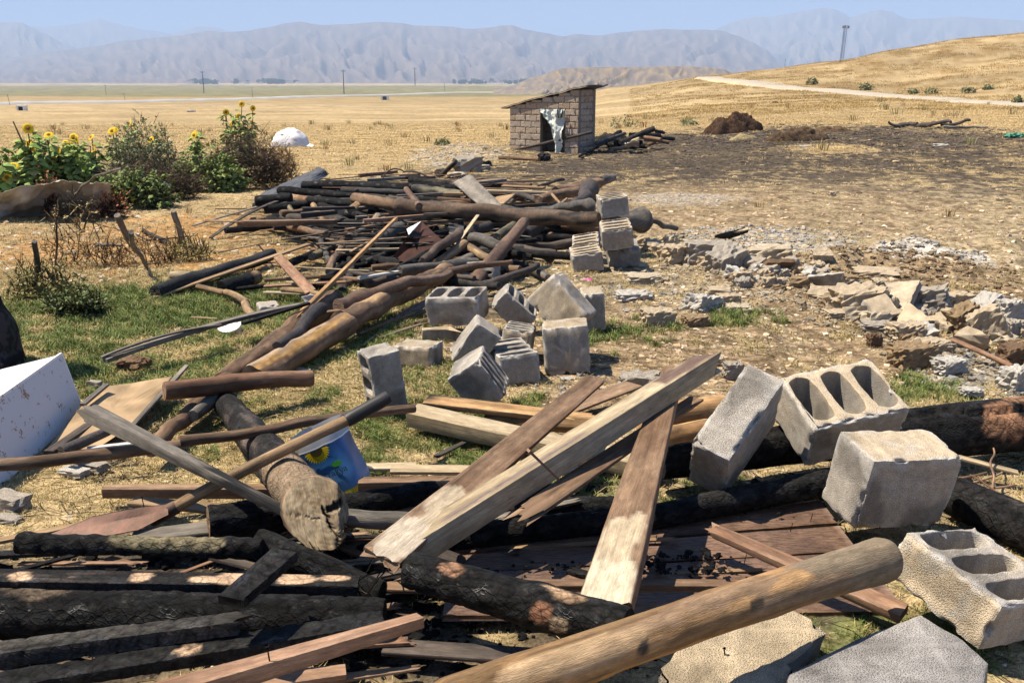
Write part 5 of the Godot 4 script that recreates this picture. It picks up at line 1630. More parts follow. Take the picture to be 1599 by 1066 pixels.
func back_pile() -> void:
	log_at("charred_log", "long black log along the top back edge of the pile", "pile of burnt house timbers", v(-3.097, 0.101, -14.337), v(-0.698, 0.116, -13.604), 0.0711, 0.0676, "char", {"wig": 0.03})
	log_at("charred_log", "half burnt log with brown top behind the pale slanted board", "pile of burnt house timbers", v(-1.567, 0.113, -14.869), v(-0.71, 0.135, -13.851), 0.0491, 0.0550, "dark", {"wig": 0.02, "char": [0.3, -0.2]})
	log_at("charred_log", "black log just below the topmost one at the left of the pile", "pile of burnt house timbers", v(-3.38, 0.037, -14.068), v(-2.052, 0.067, -13.187), 0.0606, 0.0525, "char", {"wig": 0.03})
	log_at("charred_log", "black log with a tan burnt-through knot near its pale left end", "pile of burnt house timbers", v(-3.272, 0.001, -13.597), v(-1.671, 0.044, -12.275), 0.0632, 0.0490, "char", {"wig": 0.02, "end": "pale", "patches": [[0.2, 30, 0.14, 0.1, Color(0.45, 0.3, 0.18)], [0.26, 60, 0.1, 0.1, Color(0.3, 0.18, 0.1)]]})
	log_at("log", "scorched olive log ending at the pale slanted board", "pile of burnt house timbers", v(-1.363, 0.09, -13.76), v(-0.647, 0.107, -12.919), 0.0775, 0.0686, "olive", {"wig": 0.03, "char": [0.1, -0.5], "rough": true})
	log_at("charred_log", "ashen rough log second row from the back of the pile", "pile of burnt house timbers", v(-2.445, 0.069, -13.952), v(-1.418, 0.086, -13.402), 0.0508, 0.0444, "ash", {"wig": 0.03, "rough": true})
	log_at("charred_log", "thin ashen log in the third row of the pile", "pile of burnt house timbers", v(-2.325, 0.051, -13.396), v(-1.217, 0.077, -12.674), 0.0444, 0.0379, "ash", {"wig": 0.03})
	log_at("charred_log", "black log under the scorched olive log", "pile of burnt house timbers", v(-1.355, 0.063, -12.788), v(-0.61, 0.072, -12.309), 0.0510, 0.0491, "char", {"wig": 0.03})
	log_at("branch", "thin dark twig arching above the back of the pile", "pile of burnt house timbers", v(-2.062, 0.078, -15.414), v(-1.712, 0.181, -15.504), 0.0127, 0.0153, "dark", {"bow": 0.1, "cat": "branch"})
	log_at("branch", "second half of the arching dark twig at the back", "pile of burnt house timbers", v(-1.733, 0.181, -15.504), v(-1.32, 0.129, -15.202), 0.0153, 0.0151, "dark", {"bow": 0.04, "cat": "branch"})
	log_at("log", "long thick scorched log crossing the front top of the pile", "pile of burnt house timbers", v(-1.306, 0.201, -11.056), v(0.914, 0.186, -10.024), 0.0883, 0.0837, "brown", {"wig": 0.05, "rough": true, "char": [-0.5, -0.15], "knob": [0.0, 0.05, 0.3], "bend": 0.05})
	log_at("log", "swollen knotty end of the long log right of the block stack", "pile of burnt house timbers", v(0.923, 0.173, -10.117), v(1.453, 0.106, -10.581), 0.0811, 0.0954, "gray", {"wig": 0.04, "knob": [0.9, 0.25, 0.5], "cat": "log"})
	log_at("branch", "crooked grey branch stub pointing right beyond the block stack", "pile of burnt house timbers", v(1.418, 0.106, -10.581), v(1.911, -0.047, -11.084), 0.0283, 0.0297, "gray", {"wig": 0.08, "rough": true, "cat": "branch"})
	log_at("log", "brown log butting against the long scorched log on the left", "pile of burnt house timbers", v(-2.021, 0.141, -12.347), v(-1.178, 0.188, -11.095), 0.0697, 0.0739, "brown", {"wig": 0.02})
	log_at("branch", "stubby brown fork rising from the long scorched log", "pile of burnt house timbers", v(-1.043, 0.228, -10.845), v(-1.296, 0.314, -11.818), 0.0469, 0.0352, "red", {"rough": true, "cat": "branch"})
	log_at("log", "crooked grey bark log lying behind the long scorched log", "pile of burnt house timbers", v(-0.128, 0.202, -10.99), v(0.936, 0.195, -10.764), 0.0549, 0.0610, "gray", {"wig": 0.12, "knob": [0.95, 0.08, 0.5], "rough": true})
	log_at("stump", "gnarled dark root stump behind the block stack", "pile of burnt house timbers", v(0.703, 0.229, -10.835), v(1.008, 0.277, -12.227), 0.0649, 0.0972, "dark", {"wig": 0.1, "rough": true, "knob": [0.9, 0.3, 0.3], "cat": "stump"})
	log_at("branch", "short pale forked stick before the root stump", "pile of burnt house timbers", v(0.488, 0.258, -11.765), v(0.577, 0.202, -11.045), 0.0156, 0.0184, "tan", {"cat": "branch"})
	log_at("branch", "second pale fork stick meeting the first by the stump", "pile of burnt house timbers", v(0.654, 0.234, -11.513), v(0.528, 0.216, -10.939), 0.0153, 0.0182, "tan", {"cat": "branch"})
	log_at("board", "wide pale weathered board slanting down over the back of the pile", "pile of burnt house timbers", v(-0.697, 0.25, -13.611), v(-0.194, 0.232, -10.589), 0.1349, 0.0917, "gray", {"flat": 0.16, "roll": -25, "char": [-0.9, -0.9], "splint": 0.05})
	log_at("board", "broad tan board under the slanted pale board", "pile of burnt house timbers", v(-0.215, 0.214, -10.951), v(-0.076, 0.206, -12.007), 0.1239, 0.1195, "tan", {"flat": 0.12, "roll": 10})
	log_at("board", "long pale yellow lath right of the slanted board", "pile of burnt house timbers", v(-0.433, 0.193, -12.687), v(0.699, 0.2, -12.332), 0.0378, 0.0368, "pale", {"flat": 0.5, "splint": 0.03})
	log_at("log", "brown split log above the crooked grey log", "pile of burnt house timbers", v(0.329, 0.202, -11.65), v(0.857, 0.217, -12.617), 0.0581, 0.0627, "brown", {"wig": 0.03})
	log_at("log", "thick brown split log with dark sawn end, topmost at the right", "pile of burnt house timbers", v(0.568, 0.197, -12.504), v(1.236, 0.205, -13.694), 0.0705, 0.0860, "brown", {"wig": 0.02, "end": "dark", "groove": [20, 0.4, 0.2]})
	log_at("log", "grey stub beyond the dark sawn log end", "pile of burnt house timbers", v(1.448, -0.004, -15.819), v(1.731, -0.023, -16.642), 0.0784, 0.0659, "gray", {})
	log_at("branch", "dark thin pole end on the back right of the pile", "pile of burnt house timbers", v(0.379, 0.165, -13.482), v(0.789, 0.137, -14.829), 0.0223, 0.0245, "dark", {"wig": 0.03, "cat": "branch"})
	log_at("board", "tan offcut board behind the pale yellow lath", "pile of burnt house timbers", v(-0.133, 0.135, -13.851), v(0.449, 0.155, -13.413), 0.0367, 0.0400, "tan", {"flat": 0.3, "roll": -10})
	log_at("log", "thin brown log at the very back of the pile", "pile of burnt house timbers", v(-0.39, 0.077, -14.937), v(0.289, 0.101, -14.338), 0.0395, 0.0332, "brown", {"wig": 0.05, "rough": true})
	log_at("log", "dark post leaning up among the rocks behind the pile", "pile of burnt house timbers", v(-1.224, 0.002, -16.946), v(-0.935, 0.28, -16.26), 0.0447, 0.0321, "dark", {"cat": "log"})
	log_at("board", "reddish short board behind the slanted board", "pile of burnt house timbers", v(-0.696, 0.106, -14.119), v(-0.301, 0.099, -14.449), 0.0561, 0.0573, "red", {"flat": 0.3})
	log_at("log", "short round log with its sawn end showing at the back", "pile of burnt house timbers", v(-1.335, -0.044, -17.679), v(-1.277, -0.053, -18.02), 0.0816, 0.0832, "gray", {"end": "tan"})
	log_at("log", "dark bark log between the yellow lath and the grey log", "pile of burnt house timbers", v(-0.038, 0.159, -12.614), v(0.324, 0.171, -12.032), 0.0418, 0.0400, "dark", {"wig": 0.05, "rough": true})
	log_at("log", "grey log half hidden under the tan board", "pile of burnt house timbers", v(-0.548, 0.063, -12.788), v(0.004, 0.083, -12.354), 0.0510, 0.0493, "gray", {"wig": 0.06, "rough": true})
	log_at("charred_log", "thick black log end sticking out at the far left of the pile", "pile of burnt house timbers", v(-3.501, -0.003, -13.185), v(-3.003, 0.056, -13.128), 0.0745, 0.0654, "char", {})
	log_at("charred_log", "black log under the corrugated sheet", "pile of burnt house timbers", v(-3.294, -0.052, -12.762), v(-2.732, 0.004, -12.855), 0.0595, 0.0556, "char", {"wig": 0.03})
	log_at("log", "log with bare pinkish left end burnt black toward the right", "pile of burnt house timbers", v(-3.511, -0.17, -12.223), v(-2.913, -0.118, -12.56), 0.0490, 0.0587, "tan", {"char": [-0.7, 0.9], "wig": 0.02})
	log_at("charred_log", "long charred log lowest on the left side of the pile", "pile of burnt house timbers", v(-3.453, -0.166, -11.511), v(-2.661, -0.136, -12.272), 0.0424, 0.0410, "char", {"wig": 0.04})
	log_at("board", "curved dark lath leaning on the left side of the pile", "pile of burnt house timbers", v(-3.577, -0.202, -11.301), v(-3.193, 0.011, -13.073), 0.0228, 0.0304, "dark", {"flat": 0.3, "bow": 0.04})
	log_at("board", "weathered grey lath lying farthest left against the pile", "pile of burnt house timbers", v(-4.177, -0.235, -12.497), v(-3.521, -0.093, -13.342), 0.0251, 0.0266, "gray", {"flat": 0.3})
	log_at("log", "short olive post standing under the black logs on the left", "pile of burnt house timbers", v(-2.971, -0.024, -12.808), v(-2.743, -0.147, -12.234), 0.0341, 0.0327, "olive", {"cat": "log"})
	log_at("log", "tan post leaning out of the left pile toward the grass", "pile of burnt house timbers", v(-2.623, 0.007, -12.696), v(-2.11, -0.137, -11.133), 0.0380, 0.0373, "tan", {"end1": "dark"})
	log_at("charred_log", "short char log beside the tan leaning post", "pile of burnt house timbers", v(-2.754, -0.101, -12.256), v(-2.457, -0.079, -12.645), 0.0409, 0.0379, "char", {})
	log_at("charred_log", "ashy pole slanting down left of the thick grey log", "pile of burnt house timbers", v(-2.355, -0.055, -12.279), v(-1.786, -0.137, -11.731), 0.0369, 0.0314, "ash", {"rough": true})
	log_at("charred_log", "black log lying in the weeds under the ashy pole", "pile of burnt house timbers", v(-2.633, -0.153, -11.942), v(-2.256, -0.155, -12.068), 0.0320, 0.0323, "char", {})
	log_at("charred_log", "black log slanting behind the tan leaning post", "pile of burnt house timbers", v(-2.896, -0.024, -13.649), v(-1.99, -0.047, -12.464), 0.0589, 0.0498, "char", {})
	log_at("charred_log", "broad black log in the middle of the left pile", "pile of burnt house timbers", v(-2.76, -0.06, -12.566), v(-1.922, -0.067, -12.017), 0.0586, 0.0522, "char", {"wig": 0.03})
	log_at("log", "short tan log end in the shade of the brown log", "pile of burnt house timbers", v(-1.972, 0.035, -11.857), v(-1.944, 0.072, -12.309), 0.0632, 0.0655, "tan", {"end": "tan"})
	log_at("log", "pale knobbly log end above the pale stick", "pile of burnt house timbers", v(-1.598, 0.02, -10.779), v(-1.584, 0.045, -11.33), 0.0325, 0.0529, "pale", {"rough": true})
	log_at("log", "grey straight pole behind the long tan stick", "pile of burnt house timbers", v(-1.81, -0.068, -10.512), v(-1.492, 0.01, -11.305), 0.0353, 0.0415, "gray", {"wig": 0.02})
	log_at("log", "thick grey bark log sloping up to the long scorched log", "pile of burnt house timbers", v(-1.391, -0.025, -10.076), v(-1.166, 0.049, -11.083), 0.0812, 0.0888, "gray", {"wig": 0.03, "rough": true})
	log_at("log", "tan knobbed branch under the long scorched log", "pile of burnt house timbers", v(-1.108, 0.04, -10.94), v(-0.726, 0.067, -11.39), 0.0329, 0.0380, "tan", {"wig": 0.08, "knob": [0.35, 0.1, 0.8]})
	log_at("charred_log", "black log behind the rusty sheet on its left", "pile of burnt house timbers", v(-1.767, -0.107, -10.116), v(-1.115, -0.066, -10.413), 0.0443, 0.0420, "char", {})
	log_at("log", "dark barked log before the ashy pole", "pile of burnt house timbers", v(-2.123, -0.118, -10.737), v(-1.459, -0.1, -10.363), 0.0505, 0.0418, "dark", {"rough": true})
	log_at("charred_log", "black log in shade beneath the long scorched log", "pile of burnt house timbers", v(-1.614, 0.075, -12.157), v(-0.751, 0.034, -11.301), 0.0566, 0.0528, "char", {})
	log_at("charred_log", "thick black log in deep shade under the long scorched log", "pile of burnt house timbers", v(-0.762, -0.027, -11.462), v(0.153, -0.022, -11.161), 0.0766, 0.0672, "char", {})
	log_at("charred_log", "charred log in shade left of the block stack", "pile of burnt house timbers", v(0.004, -0.064, -10.951), v(0.75, -0.079, -11.141), 0.0660, 0.0597, "char", {})
	log_at("log", "reddish split log end showing beside the block stack", "pile of burnt house timbers", v(0.595, -0.018, -11.038), v(0.994, -0.013, -10.709), 0.0554, 0.0574, "red", {"groove": [0, 0.4, 0.15]})
	tag(solid("corrugated_sheet", sheet([[v(-3.836, -0.097, -14.577), v(-3.673, -0.016, -15.441), v(-3.318, 0.155, -16.713)], [v(-3.583, -0.083, -13.912), v(-3.439, -0.003, -14.861), v(-3.094, 0.151, -16.051)], [v(-3.298, -0.061, -13.806), v(-3.173, 0.004, -14.534), v(-3.027, 0.092, -16.012)]], 12, 0.030, 0.004, Color(0.045, 0.045, 0.048), Color(0.1, 0.1, 0.1), 21, 0.018, 6.0), M.corr), "bent charred corrugated roofing sheet on the far left of the pile", "metal sheet", "pile of burnt house timbers")
	lump_at("rock", "brown grey rock behind the pile, largest of the rubble there", "rock", "rubble behind the pile", v(-1.06, -0.324, -22.63), v(0.623, 0.357, 0.498), 10, 0, 0, Color(0.42, 0.37, 0.3), M.stone, 0.50, 0.30, 4)
	lump_at("rock", "white mortar lump behind the pile, beside the brown rock", "rubble", "rubble behind the pile", v(-1.015, -0.413, -22.534), v(0.222, 0.146, 0.178), 10, 0, 0, Color(0.56, 0.52, 0.45), M.stone, 0.70, 0.20, 4)
	lump_at("rock", "grey block fragment at the back right of the brown rock", "rubble", "rubble behind the pile", v(-0.723, -0.434, -23.175), v(0.365, 0.122, 0.292), 20, 0, 0, Color(0.42, 0.37, 0.3), M.stone, 0.70, 0.20, 4)
	lump_at("charred_lump", "black char lump on the grey fragment behind the pile", "char", "rubble behind the pile", v(-0.683, -0.457, -24.482), v(0.289, 0.129, 0.231), 20, 0, 0, Color(0.05, 0.045, 0.04), M.char, 0.50, 0.30, 4)
	lump_at("rock", "pale pinkish lump at the foot of the brown rock", "rubble", "rubble behind the pile", v(-1.2, -0.392, -20.849), v(0.357, 0.122, 0.285), 20, 0, 0, Color(0.58, 0.48, 0.34), M.stone, 0.50, 0.30, 4)
	filler_kind = ["charred_log", "short burnt log end buried low among the others in the timber pile", "burnt log ends buried in the pile", {"wig": 0.04}]
	filler(v(-1.362, -0.117, -12.353), v(-1.021, -0.135, -13.081), 0.056, 0.053, "char")
	filler(v(-0.732, -0.052, -12.358), v(0.462, -0.132, -15.403), 0.039, 0.044, "dark")
	filler(v(-1.133, -0.098, -10.339), v(-0.502, -0.039, -9.264), 0.032, 0.029, "char")
	filler(v(-0.38, -0.084, -10.366), v(0.449, -0.077, -9.622), 0.045, 0.030, "dark")
	filler(v(0.008, -0.18, -10.328), v(0.699, -0.14, -10.656), 0.046, 0.049, "dark")
	filler(v(-1.545, -0.075, -9.875), v(-1.13, -0.062, -9.92), 0.037, 0.031, "char")
	filler(v(-3.128, -0.074, -13.405), v(-2.62, -0.106, -13.761), 0.051, 0.053, "char")
	filler(v(-3.327, -0.083, -14.251), v(-1.613, 0.011, -11.33), 0.049, 0.051, "char")
	filler(v(-2.599, -0.098, -11.861), v(-1.723, -0.053, -11.414), 0.034, 0.051, "char")
	filler(v(-2.032, -0.088, -14.167), v(-1.289, -0.057, -12.56), 0.055, 0.034, "char")
	filler(v(-3.216, -0.186, -14.236), v(-2.459, -0.216, -14.268), 0.060, 0.061, "char")
	filler(v(-1.113, -0.1, -10.395), v(-0.696, -0.097, -11.284), 0.030, 0.047, "dark")
	filler(v(-1.066, -0.096, -9.939), v(-0.537, -0.121, -9.851), 0.046, 0.043, "char")
	filler(v(-2.595, -0.22, -14.894), v(-2.009, -0.263, -15.092), 0.046, 0.052, "char")
	filler(v(-0.88, -0.162, -10.271), v(-0.141, -0.114, -9.786), 0.034, 0.029, "char")
	filler(v(-1.953, -0.102, -13.771), v(-1.016, -0.09, -14.194), 0.044, 0.055, "char")
	filler(v(-0.872, -0.072, -12.256), v(-0.384, -0.101, -12.882), 0.052, 0.056, "char")
	filler(v(-2.545, -0.107, -12.191), v(-1.625, -0.118, -11.923), 0.044, 0.055, "char")
	filler(v(-0.944, -0.088, -8.819), v(-0.44, -0.093, -11.128), 0.034, 0.051, "char")
	filler(v(-3.312, -0.213, -14.127), v(-2.795, -0.214, -14.54), 0.051, 0.057, "brown")
	filler(v(-2.741, -0.052, -11.388), v(-2.007, 0.006, -10.269), 0.031, 0.040, "brown")
	filler(v(-0.861, -0.187, -11.061), v(-0.262, -0.26, -12.52), 0.046, 0.036, "char")
	filler(v(-3.233, -0.182, -12.268), v(-2.032, -0.121, -10.888), 0.033, 0.050, "char")
	filler(v(-1.043, -0.081, -9.805), v(-0.061, -0.033, -9.26), 0.040, 0.033, "char")
	filler(v(-3.355, -0.238, -15.388), v(-2.992, -0.257, -16.535), 0.057, 0.056, "char")
	filler(v(-0.902, -0.135, -13.382), v(-0.252, -0.18, -14.263), 0.042, 0.055, "char")
	filler(v(0.336, -0.153, -12.863), v(0.937, -0.1, -11.061), 0.052, 0.033, "char")
	filler(v(-3.206, -0.058, -12.904), v(-2.635, -0.031, -13.638), 0.057, 0.061, "dark")
	filler(v(0.312, -0.177, -15.224), v(1.344, -0.124, -14.357), 0.067, 0.050, "ash")
	filler(v(-2.969, -0.054, -12.306), v(-2.308, -0.064, -13.007), 0.037, 0.045, "brown")
	filler(v(-2.544, -0.138, -14.555), v(-1.255, -0.067, -13.155), 0.041, 0.061, "char")
	filler(v(0.087, -0.071, -11.237), v(1.158, -0.082, -11.119), 0.042, 0.037, "dark")
	filler(v(-3.004, -0.06, -11.926), v(-2.15, -0.028, -10.523), 0.032, 0.048, "char")
	filler(v(-3.023, -0.171, -13.71), v(-1.78, -0.207, -14.595), 0.041, 0.042, "char")
	filler(v(-0.319, -0.113, -10.018), v(0.573, -0.092, -9.434), 0.034, 0.044, "char")
	filler(v(-1.184, -0.175, -11.26), v(-0.23, -0.215, -10.806), 0.046, 0.030, "char")
	filler(v(-1.427, -0.154, -10.898), v(-0.491, -0.123, -9.96), 0.040, 0.047, "char")
	filler(v(-3.367, -0.154, -15.833), v(-1.828, -0.075, -12.641), 0.071, 0.034, "char")
	filler(v(-0.932, -0.091, -14.001), v(0.033, -0.094, -14.582), 0.061, 0.055, "char")
	filler(v(-2.775, -0.054, -11.137), v(-2.406, -0.049, -11.317), 0.031, 0.049, "ash")
	filler(v(-1.819, -0.06, -12.518), v(-0.864, 0.016, -10.551), 0.040, 0.034, "char")
	filler(v(-1.763, -0.224, -13.615), v(-0.612, -0.142, -11.106), 0.063, 0.034, "ash")
	filler(v(-1.121, -0.181, -14.108), v(-0.553, -0.216, -14.674), 0.061, 0.046, "char")
	filler(v(-1.348, -0.105, -11.133), v(-0.711, -0.075, -10.544), 0.048, 0.048, "char")
	filler(v(-1.759, -0.187, -10.771), v(-0.904, -0.241, -11.935), 0.038, 0.050, "dark")
	filler(v(-0.219, -0.143, -11.626), v(0.592, -0.116, -10.825), 0.037, 0.042, "brown")
	filler(v(0.424, -0.118, -12.638), v(0.891, -0.078, -12.689), 0.036, 0.056, "char")
	filler(v(-2.259, -0.105, -13.016), v(-1.768, -0.057, -12.681), 0.044, 0.050, "dark")
	filler(v(-1.862, -0.154, -10.399), v(-0.991, -0.176, -10.35), 0.033, 0.046, "char")
	filler(v(-1.781, -0.059, -12.383), v(-0.712, -0.028, -12.069), 0.051, 0.055, "char")
	filler(v(-2.901, -0.087, -12.026), v(-1.995, -0.032, -10.447), 0.045, 0.037, "ash")
	filler(v(-2.511, -0.138, -11.887), v(-1.845, -0.101, -11.575), 0.045, 0.048, "dark")
	filler(v(-0.214, -0.197, -11.529), v(0.521, -0.179, -11.511), 0.048, 0.032, "dark")
	filler(v(-1.982, -0.178, -12.138), v(-1.36, -0.136, -12.369), 0.056, 0.057, "char")
	filler(v(0.644, -0.216, -14.518), v(1.189, -0.26, -15.364), 0.056, 0.052, "char")
	filler(v(-1.688, -0.073, -9.617), v(-1.267, -0.095, -9.799), 0.040, 0.044, "char")
	filler(v(-2.641, -0.095, -12.281), v(-1.482, -0.028, -11.158), 0.045, 0.049, "ash")
	filler(v(-3.025, -0.061, -11.853), v(-1.921, -0.04, -10.848), 0.050, 0.045, "char")
	filler(v(-2.825, -0.092, -12.177), v(-2.18, -0.067, -11.444), 0.055, 0.044, "dark")
	filler(v(-3.869, -0.224, -14.415), v(-2.498, -0.165, -13.162), 0.043, 0.035, "char")
	filler(v(-0.148, -0.142, -12.673), v(0.8, -0.134, -11.449), 0.059, 0.047, "char")
	filler(v(-2.195, -0.134, -11.939), v(-1.12, -0.1, -12.199), 0.055, 0.039, "char")
	filler(v(-0.283, -0.103, -11.266), v(0.408, -0.099, -11.328), 0.031, 0.035, "dark")
	filler(v(-0.207, -0.179, -10.707), v(0.566, -0.227, -10.747), 0.048, 0.046, "char")
	filler(v(-2.126, -0.213, -14.374), v(-0.762, -0.252, -15.389), 0.049, 0.048, "char")
	filler(v(-0.628, -0.116, -10.123), v(0.197, -0.104, -9.571), 0.042, 0.031, "char")
	filler(v(-2.3, -0.177, -11.416), v(-1.328, -0.145, -11.135), 0.039, 0.040, "char")
	filler(v(-2.913, -0.145, -13.025), v(-3.01, -0.274, -17.955), 0.043, 0.076, "ash")
	filler(v(-1.549, -0.116, -9.939), v(-0.98, -0.097, -10.018), 0.040, 0.038, "ash")
	filler(v(-1.052, -0.152, -15.38), v(-0.084, -0.181, -15.907), 0.043, 0.067, "ash")
	filler(v(-2.604, -0.215, -14.716), v(-1.885, -0.193, -14.726), 0.044, 0.041, "char")
	filler(v(-0.017, -0.138, -14.762), v(1.124, -0.152, -14.211), 0.044, 0.041, "brown")
	filler(v(-1.958, -0.236, -15.23), v(-0.492, -0.204, -14.757), 0.041, 0.062, "char")
	filler(v(-0.049, -0.095, -10.653), v(0.687, -0.11, -10.724), 0.043, 0.043, "char")
	filler(v(-0.505, -0.094, -9.993), v(0.307, -0.062, -10.257), 0.041, 0.029, "char")
	filler(v(-0.695, -0.103, -12.684), v(0.39, -0.153, -15.314), 0.059, 0.047, "char")
	filler(v(0.251, -0.088, -13.318), v(0.73, -0.066, -13.471), 0.053, 0.052, "char")
	filler(v(0.096, -0.188, -11.022), v(0.65, -0.145, -10.963), 0.049, 0.046, "ash")
	filler(v(-0.447, -0.102, -9.727), v(-0.023, -0.149, -10.461), 0.039, 0.043, "dark")
	filler(v(-0.803, -0.112, -11.802), v(-0.052, -0.085, -11.192), 0.037, 0.041, "brown")
	filler(v(-2.784, -0.253, -16.137), v(-1.979, -0.207, -15.314), 0.054, 0.060, "ash")
	filler(v(-1.172, -0.249, -15.487), v(0.179, -0.22, -14.848), 0.049, 0.054, "char")
	filler(v(-1.767, -0.163, -13.923), v(-1.052, -0.171, -14.176), 0.043, 0.063, "ash")
	filler(v(-0.275, -0.073, -13.223), v(0.789, 0.009, -11.383), 0.046, 0.039, "brown")
	pass

func middle_pile() -> void:
	log_at("log", "reddish split post leaning up against the long scorched log", "pile of burnt house timbers", v(-0.33, -0.095, -8.144), v(0.123, 0.26, -9.461), 0.0692, 0.0537, "red", {"groove": [10, 0.5, 0.14], "rough": true})
	log_at("log", "brown barked log end up beside the rusty sheet", "pile of burnt house timbers", v(-0.794, 0.056, -8.362), v(-0.515, 0.139, -9.544), 0.0367, 0.0480, "brown", {"wig": 0.03, "rough": true})
	log_at("log", "pale tan log end right of the brown barked log", "pile of burnt house timbers", v(-0.698, -0.036, -8.787), v(-0.449, 0.052, -9.333), 0.0386, 0.0439, "tan", {"wig": 0.02})
	log_at("log", "yellow tan split log meeting the pale tan log end", "pile of burnt house timbers", v(-0.455, 0.052, -9.333), v(-0.105, -0.023, -8.847), 0.0408, 0.0389, "tan", {"wig": 0.06, "groove": [0, 0.4, 0.15]})
	log_at("log", "thick grey bent log above the yellow split log", "pile of burnt house timbers", v(-0.445, 0.06, -9.677), v(-0.078, -0.002, -9.245), 0.0617, 0.0561, "gray", {"wig": 0.08, "bow": 0.04, "rough": true})
	log_at("log", "olive mossy log end behind the reddish post", "pile of burnt house timbers", v(-0.156, 0.027, -9.919), v(0.045, 0.089, -10.412), 0.0499, 0.0488, "olive", {"rough": true, "end0": "olive"})
	log_at("log", "knotty dark red log end under the long log", "pile of burnt house timbers", v(-0.417, 0.052, -10.106), v(-0.247, 0.074, -10.413), 0.0542, 0.0627, "dark", {"rough": true, "wig": 0.05})
	log_at("board", "thin pale stick standing behind the tan log", "pile of burnt house timbers", v(-0.552, 0.037, -9.384), v(-0.369, 0.195, -10.351), 0.0221, 0.0173, "pale", {"flat": 0.4})
	log_at("board", "thin yellow stick crossing behind the reddish post", "pile of burnt house timbers", v(-0.15, 0.07, -9.116), v(0.08, 0.139, -9.542), 0.0153, 0.0160, "tan", {"flat": 0.4})
	log_at("log", "grey round log with shaded end by the tan logs", "pile of burnt house timbers", v(-0.586, -0.063, -8.706), v(-0.384, -0.011, -8.946), 0.0472, 0.0513, "gray", {"end": "gray"})
	log_at("log", "grey log stub lying on earth right of the reddish post", "pile of burnt house timbers", v(0.041, -0.136, -9.352), v(0.329, -0.131, -8.568), 0.0411, 0.0349, "gray", {"wig": 0.02, "end": "gray"})
	log_at("log", "purplish brown log sliding off the pile to the right", "pile of burnt house timbers", v(0.105, -0.086, -10.035), v(0.406, -0.16, -9.617), 0.0304, 0.0325, "brown", {"rough": true})
	log_at("log", "shaggy dark log end behind the reddish post top", "pile of burnt house timbers", v(0.143, -0.051, -10.409), v(0.337, 0.011, -10.837), 0.0699, 0.0798, "dark", {"rough": true, "wig": 0.06})
	log_at("branch", "upper part of the long reddish branch over the grey block", "pile of burnt house timbers", v(0.003, 0.151, -7.824), v(-0.509, 0.13, -7.547), 0.0185, 0.0332, "red", {"wig": 0.05, "rough": true, "cat": "branch"})
	log_at("branch", "thick lower part of the long crooked reddish branch", "pile of burnt house timbers", v(-0.509, 0.13, -7.547), v(-1.202, 0.101, -6.521), 0.0332, 0.0558, "red", {"wig": 0.08, "rough": true, "knob": [0.8, 0.1, 0.3], "cat": "branch"})
	log_at("log", "grey branch log butted against a white sawn batten", "pile of burnt house timbers", v(-0.318, 0.019, -8.466), v(-0.947, 0.065, -7.876), 0.0515, 0.0454, "gray", {"wig": 0.04, "rough": true, "end1": "dark"})
	log_at("board", "white sawn batten in line with the grey branch log", "pile of burnt house timbers", v(-0.947, 0.065, -7.876), v(-1.244, 0.057, -7.648), 0.0240, 0.0234, "white", {"flat": 0.4})
	log_at("board", "yellow torn board with ragged edge in mid pile", "pile of burnt house timbers", v(-1.846, 0.045, -8.179), v(-1.044, 0.065, -7.876), 0.0664, 0.0534, "pale", {"flat": 0.1, "roll": 12, "splint": 0.12, "splint0": 0.1})
	log_at("board", "brown board with pale top under the yellow torn board", "pile of burnt house timbers", v(-2.112, -0.044, -8.063), v(-1.451, -0.01, -8.085), 0.0411, 0.0411, "brown", {"flat": 0.3, "roll": 8})
	log_at("board", "reddish board edge second from below in the board stack", "pile of burnt house timbers", v(-2.078, -0.061, -7.879), v(-1.4, -0.034, -7.936), 0.0322, 0.0324, "red", {"flat": 0.3})
	log_at("board", "pale board lowest in the stack of boards", "pile of burnt house timbers", v(-2.041, -0.086, -7.768), v(-1.665, -0.068, -7.641), 0.0371, 0.0339, "pale", {"flat": 0.25, "roll": 6})
	log_at("log", "tan round stick lying over the stack of boards", "pile of burnt house timbers", v(-1.858, -0.025, -7.588), v(-1.35, 0.002, -7.122), 0.0233, 0.0243, "tan", {"bow": 0.02})
	log_at("board", "dark reddish board leaning across the stack of boards", "pile of burnt house timbers", v(-2.005, 0.144, -8.128), v(-1.562, 0.011, -7.306), 0.0384, 0.0448, "red", {"flat": 0.35, "roll": -20})
	log_at("log", "fat ringed charred log end left of the board stack", "pile of burnt house timbers", v(-2.457, -0.09, -7.941), v(-2.247, -0.07, -8.328), 0.0649, 0.0622, "char", {"rings": 0.04, "patches": [[0.9, 60, 0.06, 0.1, Color(0.3, 0.2, 0.12)]]})
	log_at("pipe", "thin black pipe under the fat charred log end", "pile of burnt house timbers", v(-2.391, -0.112, -7.988), v(-2.108, -0.093, -8.057), 0.0163, 0.0192, "char", {"cat": "pipe"})
	log_at("board", "very long pale plank running from grass up to the pile", "", v(-3.043, -0.156, -7.766), v(-2.033, 0.021, -9.52), 0.0265, 0.0320, "tan", {"flat": 0.3})
	log_at("charred_log", "flaky charred beam behind the very long pale plank", "pile of burnt house timbers", v(-2.992, -0.109, -7.872), v(-2.406, -0.077, -9.525), 0.0590, 0.0642, "char", {"rough": true, "amp": 0.25})
	log_at("stone", "smooth yellowish rounded stone beside the flaky charred beam", "", v(-3.151, -0.135, -8.706), v(-2.968, -0.135, -8.706), 0.0443, 0.0413, "pale", {"cat": "stone", "knob": [0.5, 0.5, 0.2]})
